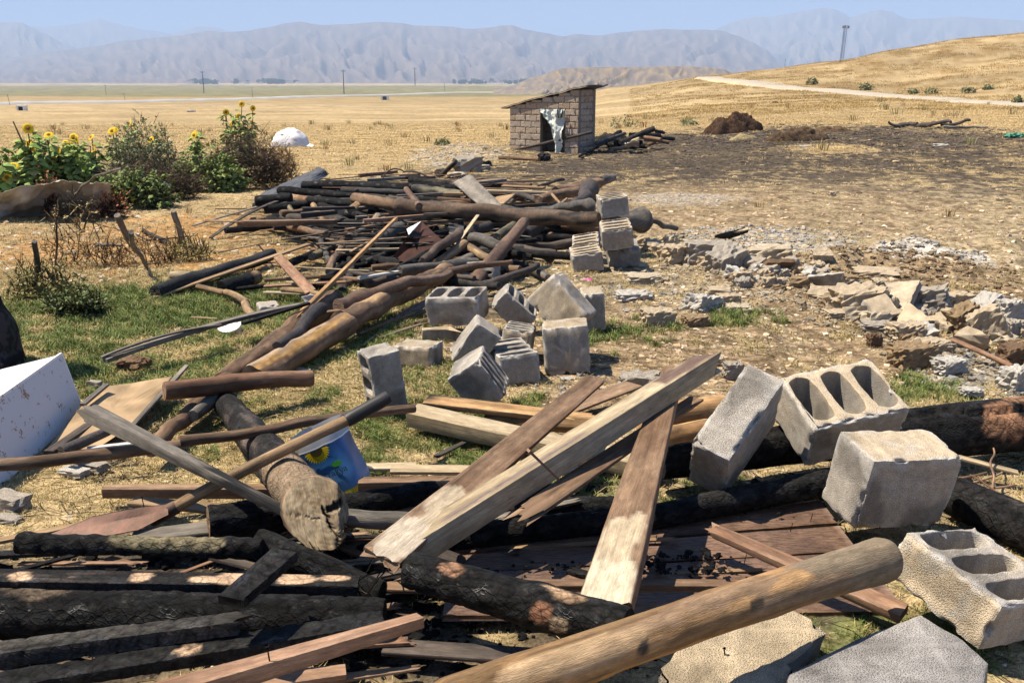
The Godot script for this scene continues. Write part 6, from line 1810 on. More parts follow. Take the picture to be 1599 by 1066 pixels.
	log_at("branch", "thin first length of the curved pinkish branch on grass", "", v(-2.737, -0.125, -8.182), v(-2.404, -0.108, -7.844), 0.0223, 0.0267, "tan", {"cat": "branch"})
	log_at("branch", "middle length of the curved pinkish branch on grass", "", v(-2.404, -0.108, -7.844), v(-2.1, -0.096, -7.39), 0.0267, 0.0303, "tan", {"wig": 0.02, "bow": 0.01, "cat": "branch"})
	log_at("branch", "thick end of the curved pinkish branch by the grey block", "pile of burnt house timbers", v(-2.1, -0.096, -7.39), v(-1.884, -0.091, -6.829), 0.0328, 0.0305, "tan", {"wig": 0.02, "cat": "branch"})
	log_at("log", "broken grey splintered stick above the yellow board", "pile of burnt house timbers", v(-2.189, -0.055, -10.613), v(-1.745, -0.114, -9.235), 0.0285, 0.0312, "gray", {"rough": true, "wig": 0.05})
	log_at("board", "dark weathered board behind the broken grey stick", "pile of burnt house timbers", v(-2.256, -0.103, -10.175), v(-1.383, -0.078, -10.314), 0.0308, 0.0312, "dark", {"flat": 0.3, "rough": true})
	log_at("log", "log with a tan bare end under the broken grey stick", "pile of burnt house timbers", v(-2.008, -0.104, -9.458), v(-1.866, -0.086, -9.992), 0.0383, 0.0471, "olive", {"char": [-0.7, 0.6]})
	log_at("charred_log", "black log left of the tan bare end", "pile of burnt house timbers", v(-2.165, -0.113, -9.161), v(-2.033, -0.109, -9.741), 0.0372, 0.0394, "char", {})
	log_at("board", "pale pointed plank crossing behind the long tan stick", "pile of burnt house timbers", v(-1.74, -0.019, -9.375), v(-1.123, -0.021, -9.498), 0.0284, 0.0288, "pale", {"flat": 0.3})
	log_at("charred_log", "thin grey charred stub beside the rusty sheet", "pile of burnt house timbers", v(-1.405, -0.069, -9.061), v(-1.253, -0.046, -9.31), 0.0245, 0.0251, "ash", {})
	log_at("charred_log", "black log in the dark hollow behind the yellow board", "pile of burnt house timbers", v(-1.801, -0.12, -9.543), v(-1.111, -0.099, -9.153), 0.0515, 0.0495, "char", {})
	log_at("charred_log", "black log under the white sawn batten", "pile of burnt house timbers", v(-1.328, -0.081, -8.159), v(-0.565, -0.057, -8.377), 0.0444, 0.0398, "char", {})
	log_at("pole", "long thin tan stick leaning diagonally over the whole pile", "pile of burnt house timbers", v(-1.588, -0.05, -5.664), v(-1.082, 0.36, -8.931), 0.0276, 0.0209, "orange", {"flat": 0.5, "roll": 20, "cat": "pole", "char": [-0.2, -0.9]})
	log_at("log", "big orange brown split trunk, lower half with a long groove", "pile of burnt house timbers", v(-1.448, 0.011, -5.126), v(-1.11, 0.039, -6.222), 0.0805, 0.0813, "brown", {"groove": [30, 0.35, 0.14], "wig": 0.02, "char": [-0.75, -0.8], "patches": [[0.5, 22, 0.8, 0.03, Color(0.5, 0.29, 0.1)], [0.3, -20, 0.5, 0.05, Color(0.42, 0.3, 0.19)]]})
	log_at("log", "big orange brown split trunk, upper half with a bulge", "pile of burnt house timbers", v(-1.11, 0.039, -6.222), v(-0.561, 0, -8.321), 0.0813, 0.0733, "brown", {"wig": 0.05, "knob": [0.3, 0.15, 0.15], "char": [-0.8, -0.8], "patches": [[0.35, 0, 0.5, 0.06, Color(0.48, 0.32, 0.17)]]})
	log_at("log", "near length of the brown trunk left of the orange trunk", "pile of burnt house timbers", v(-1.646, 0.009, -4.037), v(-1.598, -0.002, -5.085), 0.0346, 0.0533, "brown", {"wig": 0.04, "char": [-0.8, -0.5]})
	log_at("log", "far length of the dark brown trunk left of the orange trunk", "pile of burnt house timbers", v(-1.598, -0.002, -5.085), v(-1.373, -0.028, -7.186), 0.0569, 0.0835, "brown", {"wig": 0.04, "char": [-0.4, -0.6]})
	log_at("log", "grey split log end beside the brown trunk", "pile of burnt house timbers", v(-1.576, 0.013, -4.467), v(-1.509, 0.034, -4.786), 0.0316, 0.0403, "gray", {"end0": "gray", "wig": 0.02})
	log_at("log", "dark barked stick lying on the brown trunk", "pile of burnt house timbers", v(-1.392, 0.101, -5.443), v(-1.315, 0.104, -6.412), 0.0339, 0.0483, "dark", {"wig": 0.05, "rough": true})
	log_at("board", "flat brown board end lying on the trunks", "pile of burnt house timbers", v(-1.447, 0.049, -6.4), v(-1.164, 0.059, -6.546), 0.0285, 0.0224, "brown", {"flat": 0.3})
	log_at("board", "grey board poking out left of the three-hole block", "pile of burnt house timbers", v(-0.855, -0.094, -6.939), v(-0.689, -0.097, -7.44), 0.0238, 0.0305, "gray", {"flat": 0.3})
	log_at("board", "brown bark slab on grass behind the leftmost blocks", "", v(-1.068, -0.091, -6.464), v(-0.771, -0.097, -7.052), 0.0223, 0.0218, "brown", {"flat": 0.3, "splint": 0.05})
	log_at("board", "thin grey lath on grass beside the orange trunk", "", v(-1.189, -0.106, -6.266), v(-0.94, -0.111, -6.854), 0.0173, 0.0165, "gray", {"flat": 0.3, "splint": 0.05})
	slab_at("metal_sheet", "dark rusty metal cupboard panel propped in the middle of the pile", "metal panel", "pile of burnt house timbers", PackedVector3Array([v(-1.035, 0.121, -9.496), v(-0.957, 0.148, -10.19), v(-0.693, 0.083, -9.417), v(-0.831, -0.071, -9.073), v(-1.219, -0.142, -9.117)]), v(-0.002, -0.02, -0.001), Color(0.045, 0.02, 0.012), Color(0.05, 0.025, 0.015), M.rust, 0.004)
	slab_at("metal_sheet", "small white enamel flap at the top of the rusty panel", "metal panel", "pile of burnt house timbers", PackedVector3Array([v(-1.061, 0.159, -9.627), v(-0.945, 0.193, -9.926), v(-1.013, 0.144, -9.352)]), v(0.001, -0.012, -0.001), Color(0.75, 0.73, 0.68), Color(0.6, 0.58, 0.54), M.matte, 0.004)
	slab_at("metal_sheet", "torn silvery tin piece under the reddish leaning board", "metal sheet", "pile of burnt house timbers", PackedVector3Array([v(-1.573, 0.055, -6.994), v(-1.428, 0.075, -6.992), v(-1.387, -0.027, -7.049), v(-1.494, -0.044, -6.957)]), v(0, -0.004, 0.007), Color(0.5, 0.48, 0.45), Color(0.4, 0.38, 0.36), M.matte, 0.030)
	slab_at("tin_piece", "second torn tin scrap beside the first, lower", "metal sheet", "pile of burnt house timbers", PackedVector3Array([v(-1.491, -0.008, -7.097), v(-1.363, -0.012, -7.247), v(-1.341, -0.045, -7.003), v(-1.424, -0.042, -6.889)]), v(-0.001, -0.008, -0.001), Color(0.6, 0.57, 0.52), Color(0.4, 0.38, 0.36), M.matte, 0.030)
	slab_at("metal_sheet", "dark plate standing behind the brown barked log", "metal panel", "pile of burnt house timbers", PackedVector3Array([v(-0.713, 0.079, -10.724), v(-0.553, 0.094, -10.974), v(-0.51, -0.009, -10.063), v(-0.647, -0.006, -9.876)]), v(-0.002, -0.02, -0.002), Color(0.06, 0.06, 0.06), Color(0.05, 0.05, 0.05), M.matte, 0.004)
	lump_at("stone", "small brown rounded stone at the right foot of the middle pile", "stone", "", v(0.056, -0.175, -9.849), v(0.1, 0.071, 0.08), 10, 0, 0, Color(0.2, 0.13, 0.08), M.stone, 0.20, 0.10, 4)
	filler(v(-0.759, -0.061, -8.574), v(-0.34, -0.027, -8.052), 0.035, 0.024, "dark")
	filler(v(-1.233, -0.066, -7.947), v(-0.713, -0.095, -8.477), 0.033, 0.041, "dark")
	filler(v(-0.296, -0.179, -10.63), v(-0.036, -0.186, -9.991), 0.047, 0.045, "char")
	filler(v(-1.169, -0.062, -8.298), v(-0.912, -0.03, -8.764), 0.041, 0.029, "char")
	filler(v(-0.906, -0.086, -8.407), v(-0.668, -0.071, -8.734), 0.032, 0.043, "char")
	filler(v(-0.411, -0.08, -8.941), v(0.073, -0.067, -8.609), 0.043, 0.041, "brown")
	filler(v(-0.308, -0.094, -9.165), v(-0.097, -0.052, -9.673), 0.035, 0.036, "dark")
	filler(v(-1.599, -0.137, -9.612), v(-1.245, -0.174, -10.464), 0.033, 0.052, "char")
	filler(v(-1.509, -0.154, -9.72), v(-0.729, -0.166, -9.22), 0.029, 0.034, "dark")
	filler(v(-0.341, -0.096, -8.305), v(-0.051, -0.091, -8.664), 0.041, 0.027, "char")
	filler(v(-0.343, -0.1, -8.811), v(-0.086, -0.043, -8.62), 0.028, 0.034, "dark")
	filler(v(-1.681, -0.12, -8.058), v(-1.657, -0.145, -9.594), 0.031, 0.037, "char")
	filler(v(-0.248, -0.07, -8.015), v(0.233, -0.054, -8.759), 0.035, 0.030, "dark")
	filler(v(-1.23, -0.168, -9.825), v(-0.701, -0.172, -9.35), 0.037, 0.046, "char")
	filler(v(-1.02, -0.113, -8.361), v(-0.663, -0.129, -8.762), 0.040, 0.031, "dark")
	filler(v(-0.634, -0.096, -8.204), v(-0.353, -0.151, -9.829), 0.029, 0.034, "ash")
	filler(v(-1.3, -0.065, -8.716), v(-0.949, -0.085, -8.847), 0.027, 0.034, "brown")
	filler(v(-0.787, -0.161, -9.628), v(-0.354, -0.147, -10.744), 0.027, 0.046, "char")
	filler(v(-0.962, -0.157, -9.751), v(-0.581, -0.181, -10.142), 0.046, 0.030, "dark")
	filler(v(-0.829, -0.158, -10.249), v(-0.377, -0.096, -8.97), 0.034, 0.032, "char")
	filler(v(-0.424, -0.096, -9.686), v(0.131, -0.032, -9.136), 0.040, 0.035, "char")
	filler(v(-1.309, -0.071, -9.037), v(-0.987, -0.062, -9.593), 0.025, 0.031, "char")
	filler(v(-1.46, -0.111, -9.401), v(-1.214, -0.104, -9.822), 0.041, 0.038, "char")
	filler(v(-1.657, -0.109, -9.494), v(-1.039, -0.062, -8.881), 0.045, 0.044, "char")
	filler(v(-1.647, -0.111, -8.854), v(-1.052, -0.14, -9.642), 0.028, 0.044, "char")
	filler(v(-1.519, -0.093, -8.699), v(-1.027, -0.09, -8.401), 0.027, 0.024, "dark")
	filler(v(-0.324, -0.104, -9.016), v(0.095, -0.091, -11.229), 0.026, 0.040, "char")
	filler(v(-1.061, -0.068, -8.756), v(-0.783, -0.024, -9.308), 0.025, 0.033, "char")
	filler(v(-1.802, -0.151, -9.163), v(-1.23, -0.156, -9.049), 0.038, 0.030, "ash")
	filler(v(-0.968, -0.113, -9.301), v(-0.668, -0.149, -9.896), 0.041, 0.038, "char")
	filler(v(-0.669, -0.088, -8.108), v(-0.449, -0.099, -8.665), 0.025, 0.034, "char")
	filler(v(-0.296, -0.058, -8.378), v(-0.026, -0.071, -9.803), 0.035, 0.034, "ash")
	filler(v(-1.47, -0.139, -8.11), v(-1.622, -0.115, -9.962), 0.038, 0.037, "dark")
	filler(v(-1.74, -0.145, -8.558), v(-1.065, -0.116, -8.349), 0.024, 0.034, "brown")
	filler(v(-0.921, -0.131, -9.093), v(-0.372, -0.08, -9.321), 0.033, 0.038, "brown")
	filler(v(-1.639, -0.063, -8.53), v(-1.961, -0.123, -11.297), 0.037, 0.041, "brown")
	filler(v(-1.499, -0.131, -8.309), v(-1.226, -0.13, -8.838), 0.025, 0.036, "brown")
	filler(v(-0.371, -0.086, -9.368), v(0.355, -0.117, -10.688), 0.036, 0.040, "brown")
	filler(v(-0.399, -0.132, -9.788), v(0.129, -0.081, -9.885), 0.048, 0.042, "ash")
	filler(v(-0.488, -0.139, -8.828), v(-0.265, -0.185, -9.829), 0.027, 0.041, "char")
	filler(v(-0.755, -0.084, -8.353), v(-0.106, -0.066, -7.935), 0.032, 0.036, "ash")
	filler(v(-1.629, -0.062, -7.866), v(-1.59, -0.095, -9.284), 0.024, 0.033, "char")
	filler(v(-0.267, -0.101, -9.066), v(0.15, -0.087, -8.97), 0.044, 0.038, "char")
	filler(v(-0.324, -0.149, -8.845), v(0.113, -0.186, -9.486), 0.027, 0.039, "brown")
	filler(v(-1.81, -0.097, -9.835), v(-1.302, -0.103, -9.744), 0.047, 0.042, "dark")
	filler(v(-1.148, -0.154, -8.849), v(-0.502, -0.115, -8.567), 0.044, 0.030, "brown")
	filler_kind = ["wood_splinter", "thin grey brown splinter on the grass between trunk and blocks", "splinters between trunk and blocks", {"flat": 0.35, "splint": 0.03}]
	filler(v(-0.915, -0.121, -6.844), v(-0.732, -0.11, -7.33), 0.011, 0.012, "gray")
	filler(v(-0.797, -0.117, -6.674), v(-0.541, -0.111, -6.967), 0.011, 0.011, "brown")
	filler(v(-0.823, -0.122, -6.882), v(-0.59, -0.102, -7.532), 0.014, 0.009, "brown")
	filler(v(-0.989, -0.12, -6.811), v(-0.84, -0.099, -7.025), 0.014, 0.009, "brown")
	filler(v(-0.825, -0.118, -6.742), v(-0.591, -0.081, -6.889), 0.008, 0.011, "brown")
	filler(v(-0.824, -0.127, -7.053), v(-0.563, -0.088, -7.178), 0.013, 0.006, "brown")
	filler(v(-0.924, -0.109, -6.403), v(-0.668, -0.078, -6.646), 0.015, 0.010, "gray")
	filler(v(-0.939, -0.133, -7.279), v(-0.669, -0.114, -7.535), 0.012, 0.009, "brown")
	filler(v(-1.004, -0.104, -6.187), v(-0.843, -0.083, -6.925), 0.009, 0.005, "gray")
	filler(v(-0.701, -0.122, -6.873), v(-0.576, -0.108, -6.995), 0.011, 0.006, "gray")
	filler(v(-0.86, -0.121, -6.846), v(-0.633, -0.093, -7.417), 0.013, 0.008, "gray")
	filler(v(-1.054, -0.114, -6.568), v(-0.826, -0.108, -7.093), 0.010, 0.011, "gray")
	filler(v(-0.868, -0.114, -6.581), v(-0.625, -0.076, -6.686), 0.007, 0.007, "brown")
	filler(v(-0.929, -0.129, -7.132), v(-0.74, -0.122, -7.432), 0.008, 0.008, "gray")
	filler(v(-0.86, -0.12, -6.806), v(-0.677, -0.095, -7.226), 0.016, 0.007, "brown")
	filler(v(-0.73, -0.12, -6.8), v(-0.588, -0.111, -7.203), 0.016, 0.006, "brown")
	filler(v(-1.135, -0.131, -7.215), v(-0.915, -0.089, -7.457), 0.012, 0.007, "gray")
	filler(v(-0.75, -0.127, -7.082), v(-0.59, -0.116, -7.328), 0.016, 0.006, "gray")
	filler(v(-1.112, -0.125, -6.999), v(-0.937, -0.089, -7.261), 0.009, 0.007, "brown")
	filler(v(-1.042, -0.123, -6.934), v(-0.87, -0.11, -7.256), 0.013, 0.010, "gray")
	filler(v(-0.931, -0.127, -7.05), v(-0.677, -0.126, -7.705), 0.008, 0.013, "brown")
	filler(v(-0.802, -0.126, -7.041), v(-0.659, -0.093, -7.114), 0.013, 0.011, "brown")
	wedged(v(-2.557, -0.346, -16.789), v(0.352, -0.213, -10.325), 46, 0.2, 0.4, "split weathered timber piece lying over the burnt pile", "split timbers on the pile", 2.4)
	wedged(v(-3.456, -0.361, -17.406), v(0.531, -0.267, -13.129), 56, 0.16, 0.38, "thin split stick or twig lodged among the logs of the pile", "sticks lodged in the pile")
	wedged(v(-2.075, -0.227, -11.039), v(0.003, -0.196, -9.329), 60, 0.10, 0.30, "thin split stick or twig lodged among the logs of the pile", "sticks lodged in the pile")
	wedged(v(-3.996, -0.291, -14.292), v(-1.766, -0.196, -9.329), 24, 0.04, 0.16, "thin split stick or twig lodged among the logs of the pile", "sticks lodged in the pile")
	pass

func cement_blocks() -> void:
	block_at("cement_block", "three-hole cement block lying level on a slab beside the log pile", "loose cement blocks", v(-0.385, 0.068, -6.621), v(0.978, 0.053, 0.199), v(-0.062, 0.997, 0.039), v(-0.197, -0.05, 0.979), v(0.384, 0.201, 0.322), "cells", "", 1.00)
	block_at("cement_block", "cement block standing on its edge just right of the three-hole block", "loose cement blocks", v(0.019, 0.042, -6.669), v(0.732, -0.68, -0.045), v(0.678, 0.72, 0.151), v(-0.071, -0.141, 0.987), v(0.295, 0.166, 0.229), "cells", "", 0.95)
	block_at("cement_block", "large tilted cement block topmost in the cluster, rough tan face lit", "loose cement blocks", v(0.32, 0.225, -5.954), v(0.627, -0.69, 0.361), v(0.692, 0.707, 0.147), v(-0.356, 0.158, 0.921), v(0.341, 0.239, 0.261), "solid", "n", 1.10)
	block_at("cement_block", "thin half block tipped against others before the three-hole block", "loose cement blocks", v(-0.217, 0.12, -5.427), v(0.802, -0.582, -0.135), v(0.591, 0.805, 0.042), v(0.084, -0.113, 0.99), v(0.169, 0.278, 0.174), "solid", "", 1.00)
	block_at("cement_block", "slotted block tipped on its corner, nearest in the cluster", "loose cement blocks", v(-0.175, 0.085, -4.841), v(0.575, -0.817, -0.052), v(0.813, 0.563, 0.149), v(-0.093, -0.129, 0.987), v(0.249, 0.204, 0.226), "slots", "", 1.05)
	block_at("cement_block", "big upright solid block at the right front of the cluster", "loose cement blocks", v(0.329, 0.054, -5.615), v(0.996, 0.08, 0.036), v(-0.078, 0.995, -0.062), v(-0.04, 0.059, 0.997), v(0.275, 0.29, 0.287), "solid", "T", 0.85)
	block_at("cement_block", "slotted block standing flat right behind the tipped slotted block", "loose cement blocks", v(0.001, 0.002, -5.456), v(0.972, 0.083, -0.221), v(-0.092, 0.995, -0.028), v(0.218, 0.047, 0.975), v(0.237, 0.183, 0.432), "slots", "", 1.05)
	block_at("cement_block", "slotted block half hidden in the middle of the cluster", "loose cement blocks", v(0.039, 0.005, -5.892), v(0.984, -0.129, 0.121), v(0.137, 0.988, -0.068), v(-0.11, 0.084, 0.99), v(0.186, 0.2, 0.319), "slots", "n", 1.00)
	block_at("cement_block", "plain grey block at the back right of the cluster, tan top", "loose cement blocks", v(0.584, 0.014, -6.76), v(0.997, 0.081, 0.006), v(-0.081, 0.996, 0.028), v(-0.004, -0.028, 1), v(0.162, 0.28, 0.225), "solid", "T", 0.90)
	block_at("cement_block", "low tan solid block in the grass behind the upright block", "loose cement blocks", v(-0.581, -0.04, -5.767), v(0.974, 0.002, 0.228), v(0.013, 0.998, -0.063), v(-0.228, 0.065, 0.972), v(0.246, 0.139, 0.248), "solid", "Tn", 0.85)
	block_at("cement_block", "block standing on end in the grass, holes facing left", "loose cement blocks", v(-0.67, 0.1, -4.762), v(-0.127, 0.991, 0.041), v(-0.891, -0.132, 0.434), v(0.436, 0.019, 0.9), v(0.356, 0.171, 0.204), "cells", "", 1.05)
	block_at("cement_block", "topmost slotted block of the stack beside the log pile", "loose cement blocks", v(1.055, 0.343, -10.093), v(0.99, 0.124, -0.074), v(-0.117, 0.988, 0.098), v(0.085, -0.088, 0.992), v(0.29, 0.196, 0.297), "slots", "T", 1.00)
	block_at("cement_block", "middle slotted block of the stack beside the log pile", "loose cement blocks", v(1.006, 0.173, -9.187), v(0.991, 0.132, 0.02), v(-0.133, 0.963, 0.232), v(0.011, -0.233, 0.972), v(0.297, 0.205, 0.287), "slots", "T", 0.95)
	block_at("cement_block", "bottom brown block of the stack beside the log pile", "loose cement blocks", v(1.099, -0.057, -9.399), v(0.996, 0.09, 0.007), v(-0.09, 0.978, 0.188), v(0.01, -0.188, 0.982), v(0.312, 0.191, 0.295), "solid", "", 0.80)
	block_at("cement_block", "slotted block on the ground left of the stack", "loose cement blocks", v(0.718, -0.054, -9.148), v(0.986, 0.164, -0.012), v(-0.161, 0.979, 0.121), v(0.032, -0.118, 0.993), v(0.293, 0.185, 0.319), "slots", "T", 1.00)
	block_at("cement_block", "slotted block behind the one left of the stack", "loose cement blocks", v(0.764, -0.041, -9.691), v(0.976, 0.184, 0.112), v(-0.206, 0.953, 0.222), v(-0.066, -0.239, 0.969), v(0.275, 0.202, 0.297), "slots", "T", 0.95)
	block_at("cement_block", "small grey block in the grass under the orange trunk", "loose cement blocks", v(-1.905, -0.112, -7.293), v(0.93, 0.019, -0.366), v(-0.018, 1, 0.005), v(0.366, 0.002, 0.931), v(0.155, 0.085, 0.191), "solid", "", 1.00)
	block_at("cement_block", "big block with three open holes propped on the charred log", "loose cement blocks", v(1.358, 0.284, -3.781), v(0.968, 0.122, -0.219), v(-0.017, 0.904, 0.427), v(0.25, -0.409, 0.878), v(0.425, 0.221, 0.317), "cells", "T", 1.10)
	block_at("cement_block", "block leaning back against the three-hole block, plain face up", "loose cement blocks", v(0.887, 0.271, -3.577), v(0.603, 0.541, -0.587), v(-0.105, 0.783, 0.613), v(0.791, -0.308, 0.529), v(0.435, 0.314, 0.159), "solid", "", 1.10)
	block_at("cement_block", "solid cube-like block with tan top in front of the three-hole block", "loose cement blocks", v(1.401, 0.194, -3.291), v(0.959, -0.079, -0.271), v(0.122, 0.982, 0.144), v(0.255, -0.171, 0.952), v(0.387, 0.29, 0.215), "solid", "T", 1.15)
	block_at("cement_block", "block with three holes in the lower right corner, tan side lit", "loose cement blocks", v(1.412, 0.138, -2.62), v(0.461, -0.223, 0.859), v(0.293, 0.952, 0.09), v(-0.838, 0.21, 0.504), v(0.355, 0.154, 0.376), "cells", "n", 1.20)
	slab_at("cement_slab", "flat grey slab under the level three-hole block", "cement block", "loose cement blocks", PackedVector3Array([v(-0.624, -0.04, -6.407), v(-0.444, -0.042, -6.487), v(-0.323, -0.047, -6.296), v(-0.369, -0.06, -6.415), v(-0.61, -0.049, -6.392)]), v(0, -0.09, 0), Color(0.55, 0.44, 0.3), Color(0.42, 0.37, 0.3), M.stone, 0.006)
	block_at("cement_block", "grey slotted block behind the reddish post, mostly hidden", "loose cement blocks", v(-0.27, -0.059, -8.388), v(0.96, 0, 0.28), v(-0.27, 0.1, 0.95), v(0, -0.99, 0.1), v(0.3, 0.2, 0.22), "slots", "", 0.95)
	pass

func rubble() -> void:
	lump_at("rubble_piece", "buff hollow block leftmost in the rubble, dark inside face", "rubble", "broken rubble from the walls", v(1.687, -0.115, -9.651), v(0.337, 0.197, 0.253), 25, 0, 0, Color(0.55, 0.44, 0.3), M.stone, 0.88, 0.15, 9)
	lump_at("rubble_piece", "large grey broken block beside the buff hollow block", "rubble", "broken rubble from the walls", v(1.982, -0.094, -9.591), v(0.424, 0.241, 0.318), -12, 0, 0, Color(0.42, 0.37, 0.3), M.stone, 0.88, 0.15, 9)
	lump_at("rubble_piece", "angular grey-brown fragment leaning in front of the grey broken block", "rubble", "broken rubble from the walls", v(2.03, -0.066, -8.937), v(0.349, 0.279, 0.262), 30, 10, 14, Color(0.42, 0.37, 0.3), M.stone, 0.88, 0.15, 9)
	lump_at("rubble_piece", "pale tan broken block with white mortar on top", "rubble", "broken rubble from the walls", v(2.586, -0.104, -9.492), v(0.407, 0.205, 0.305), -15, 0, 6, Color(0.58, 0.48, 0.34), M.stone, 0.88, 0.15, 9)
	lump_at("rubble_piece", "dark fragment with a white broken edge under the tan block", "rubble", "broken rubble from the walls", v(2.44, -0.13, -8.638), v(0.175, 0.115, 0.132), 30, 0, 10, Color(0.42, 0.37, 0.3), M.stone, 0.88, 0.15, 9)
	lump_at("rubble_piece", "square tan fragment right of the white-edged one", "rubble", "broken rubble from the walls", v(2.7, -0.133, -8.8), v(0.155, 0.112, 0.116), 5, 0, 0, Color(0.55, 0.44, 0.3), M.stone, 0.88, 0.15, 9)
	lump_at("rubble_piece", "grey-tan lump in the gap between the two rubble groups", "rubble", "broken rubble from the walls", v(2.951, -0.128, -9.088), v(0.221, 0.131, 0.165), -20, 0, 12, Color(0.42, 0.37, 0.3), M.stone, 0.88, 0.15, 9)
	lump_at("rubble_piece", "white rough chunk in front, nearest of the left rubble", "rubble", "broken rubble from the walls", v(1.496, -0.088, -7.314), v(0.259, 0.151, 0.194), 35, 0, -10, Color(0.56, 0.52, 0.45), M.stone, 0.88, 0.15, 9)
	lump_at("rubble_piece", "flat-faced tan fragment behind the nearest white chunk", "rubble", "broken rubble from the walls", v(1.766, -0.122, -7.64), v(0.177, 0.093, 0.133), 10, 0, 0, Color(0.55, 0.44, 0.3), M.stone, 0.88, 0.15, 9)
	lump_at("rubble_piece", "pale slab piece lying right of the nearest white chunk", "rubble", "broken rubble from the walls", v(1.763, -0.121, -7.295), v(0.199, 0.075, 0.149), -10, 0, 0, Color(0.58, 0.48, 0.34), M.stone, 0.88, 0.15, 9)
	lump_at("rubble_piece", "small pale stone in the middle of the left rubble", "rubble", "broken rubble from the walls", v(1.992, -0.144, -8.626), v(0.099, 0.084, 0.075), 20, 0, 0, Color(0.58, 0.48, 0.34), M.stone, 0.88, 0.15, 9)
	lump_at("rubble_piece", "small angular piece with dark right side, left rubble", "rubble", "broken rubble from the walls", v(2.012, -0.123, -8.221), v(0.134, 0.12, 0.1), 30, 0, 10, Color(0.42, 0.37, 0.3), M.stone, 0.88, 0.15, 9)
	lump_at("rubble_piece", "whitish grey rough lump below the pale tan block", "rubble", "broken rubble from the walls", v(2.2, -0.139, -8.447), v(0.183, 0.087, 0.137), 10, 0, 0, Color(0.56, 0.52, 0.45), M.stone, 0.88, 0.15, 9)
	lump_at("rubble_piece", "small white lump among the twigs of the left rubble", "rubble", "broken rubble from the walls", v(2.422, -0.145, -8.383), v(0.102, 0.071, 0.077), 15, 0, 0, Color(0.56, 0.52, 0.45), M.stone, 0.88, 0.15, 9)
	lump_at("rubble_piece", "flat grey chip near the twigs of the left rubble", "rubble", "broken rubble from the walls", v(2.43, -0.149, -8.173), v(0.111, 0.055, 0.083), 15, 0, 0, Color(0.42, 0.37, 0.3), M.stone, 0.88, 0.15, 9)
	lump_at("rubble_piece", "white chip left of the long tan slab", "rubble", "broken rubble from the walls", v(2.636, -0.155, -8.398), v(0.114, 0.046, 0.085), 15, 0, 0, Color(0.56, 0.52, 0.45), M.stone, 0.88, 0.15, 9)
	lump_at("rubble_piece", "white pointed chip below the whitish lump", "rubble", "broken rubble from the walls", v(2.138, -0.148, -7.94), v(0.103, 0.048, 0.077), 25, 0, 0, Color(0.56, 0.52, 0.45), M.stone, 0.88, 0.15, 9)
	lump_at("rubble_piece", "brown earth clod below the nearest white chunk", "rubble", "broken rubble from the walls", v(1.349, -0.105, -6.852), v(0.169, 0.084, 0.127), 15, 0, 0, Color(0.34, 0.24, 0.14), M.stone, 0.88, 0.15, 9)
	lump_at("rubble_piece", "tan grey block fragment alone on the bare earth", "rubble", "broken rubble from the walls", v(1.075, -0.087, -6.883), v(0.226, 0.126, 0.169), 12, 0, 0, Color(0.55, 0.44, 0.3), M.stone, 0.88, 0.15, 9)
	lump_at("rubble_piece", "white crumbly chunk on the earth left of the rubble", "rubble", "broken rubble from the walls", v(1, -0.122, -7.734), v(0.273, 0.094, 0.205), 12, 0, 0, Color(0.56, 0.52, 0.45), M.stone, 0.88, 0.15, 9)
	lump_at("rubble_piece", "rounded buff mound of mortar beside the block stack", "rubble", "broken rubble from the walls", v(1.192, -0.14, -8.554), v(0.3, 0.093, 0.225), 5, 0, 0, Color(0.58, 0.48, 0.34), M.stone, 0.88, 0.15, 9)
	lump_at("rubble_piece", "small grey chunk touching the white crumbly chunk", "rubble", "broken rubble from the walls", v(1.123, -0.137, -7.83), v(0.107, 0.067, 0.08), 5, 0, 0, Color(0.42, 0.37, 0.3), M.stone, 0.88, 0.15, 9)
	lump_at("rubble_piece", "tan block with a dark right end, back of right rubble", "rubble", "broken rubble from the walls", v(3.344, -0.129, -8.681), v(0.397, 0.115, 0.298), -25, 0, 0, Color(0.55, 0.44, 0.3), M.stone, 0.88, 0.15, 9)
	lump_at("rubble_piece", "biggest tan block of the right rubble, shaded front", "rubble", "broken rubble from the walls", v(2.721, -0.07, -7.388), v(0.4, 0.206, 0.3), 10, 0, 4, Color(0.55, 0.44, 0.3), M.stone, 0.88, 0.15, 9)
	lump_at("rubble_piece", "grey block tilted down to the right in the right rubble", "rubble", "broken rubble from the walls", v(3.288, -0.079, -7.418), v(0.302, 0.189, 0.227), -28, 0, 14, Color(0.42, 0.37, 0.3), M.stone, 0.88, 0.15, 9)
	lump_at("rubble_piece", "tan lump behind the tilted grey block", "rubble", "broken rubble from the walls", v(3.569, -0.108, -7.522), v(0.235, 0.128, 0.177), 10, 0, 0, Color(0.55, 0.44, 0.3), M.stone, 0.88, 0.15, 9)
	lump_at("rubble_piece", "brown rough piece standing between the tilted block and the rounded slab", "rubble", "broken rubble from the walls", v(3.278, -0.067, -6.757), v(0.204, 0.19, 0.153), 20, 0, 20, Color(0.34, 0.24, 0.14), M.stone, 0.88, 0.15, 9)
	lump_at("rubble_piece", "rounded tan block leaning at the right end of the rubble", "rubble", "broken rubble from the walls", v(3.331, -0.045, -6.496), v(0.214, 0.231, 0.16), -20, 0, 28, Color(0.55, 0.44, 0.3), M.stone, 0.88, 0.15, 9)
	lump_at("rubble_piece", "white-grey broken piece behind the rounded tan block", "rubble", "broken rubble from the walls", v(3.705, -0.098, -7.314), v(0.229, 0.142, 0.172), 30, 0, 25, Color(0.56, 0.52, 0.45), M.stone, 0.88, 0.15, 9)
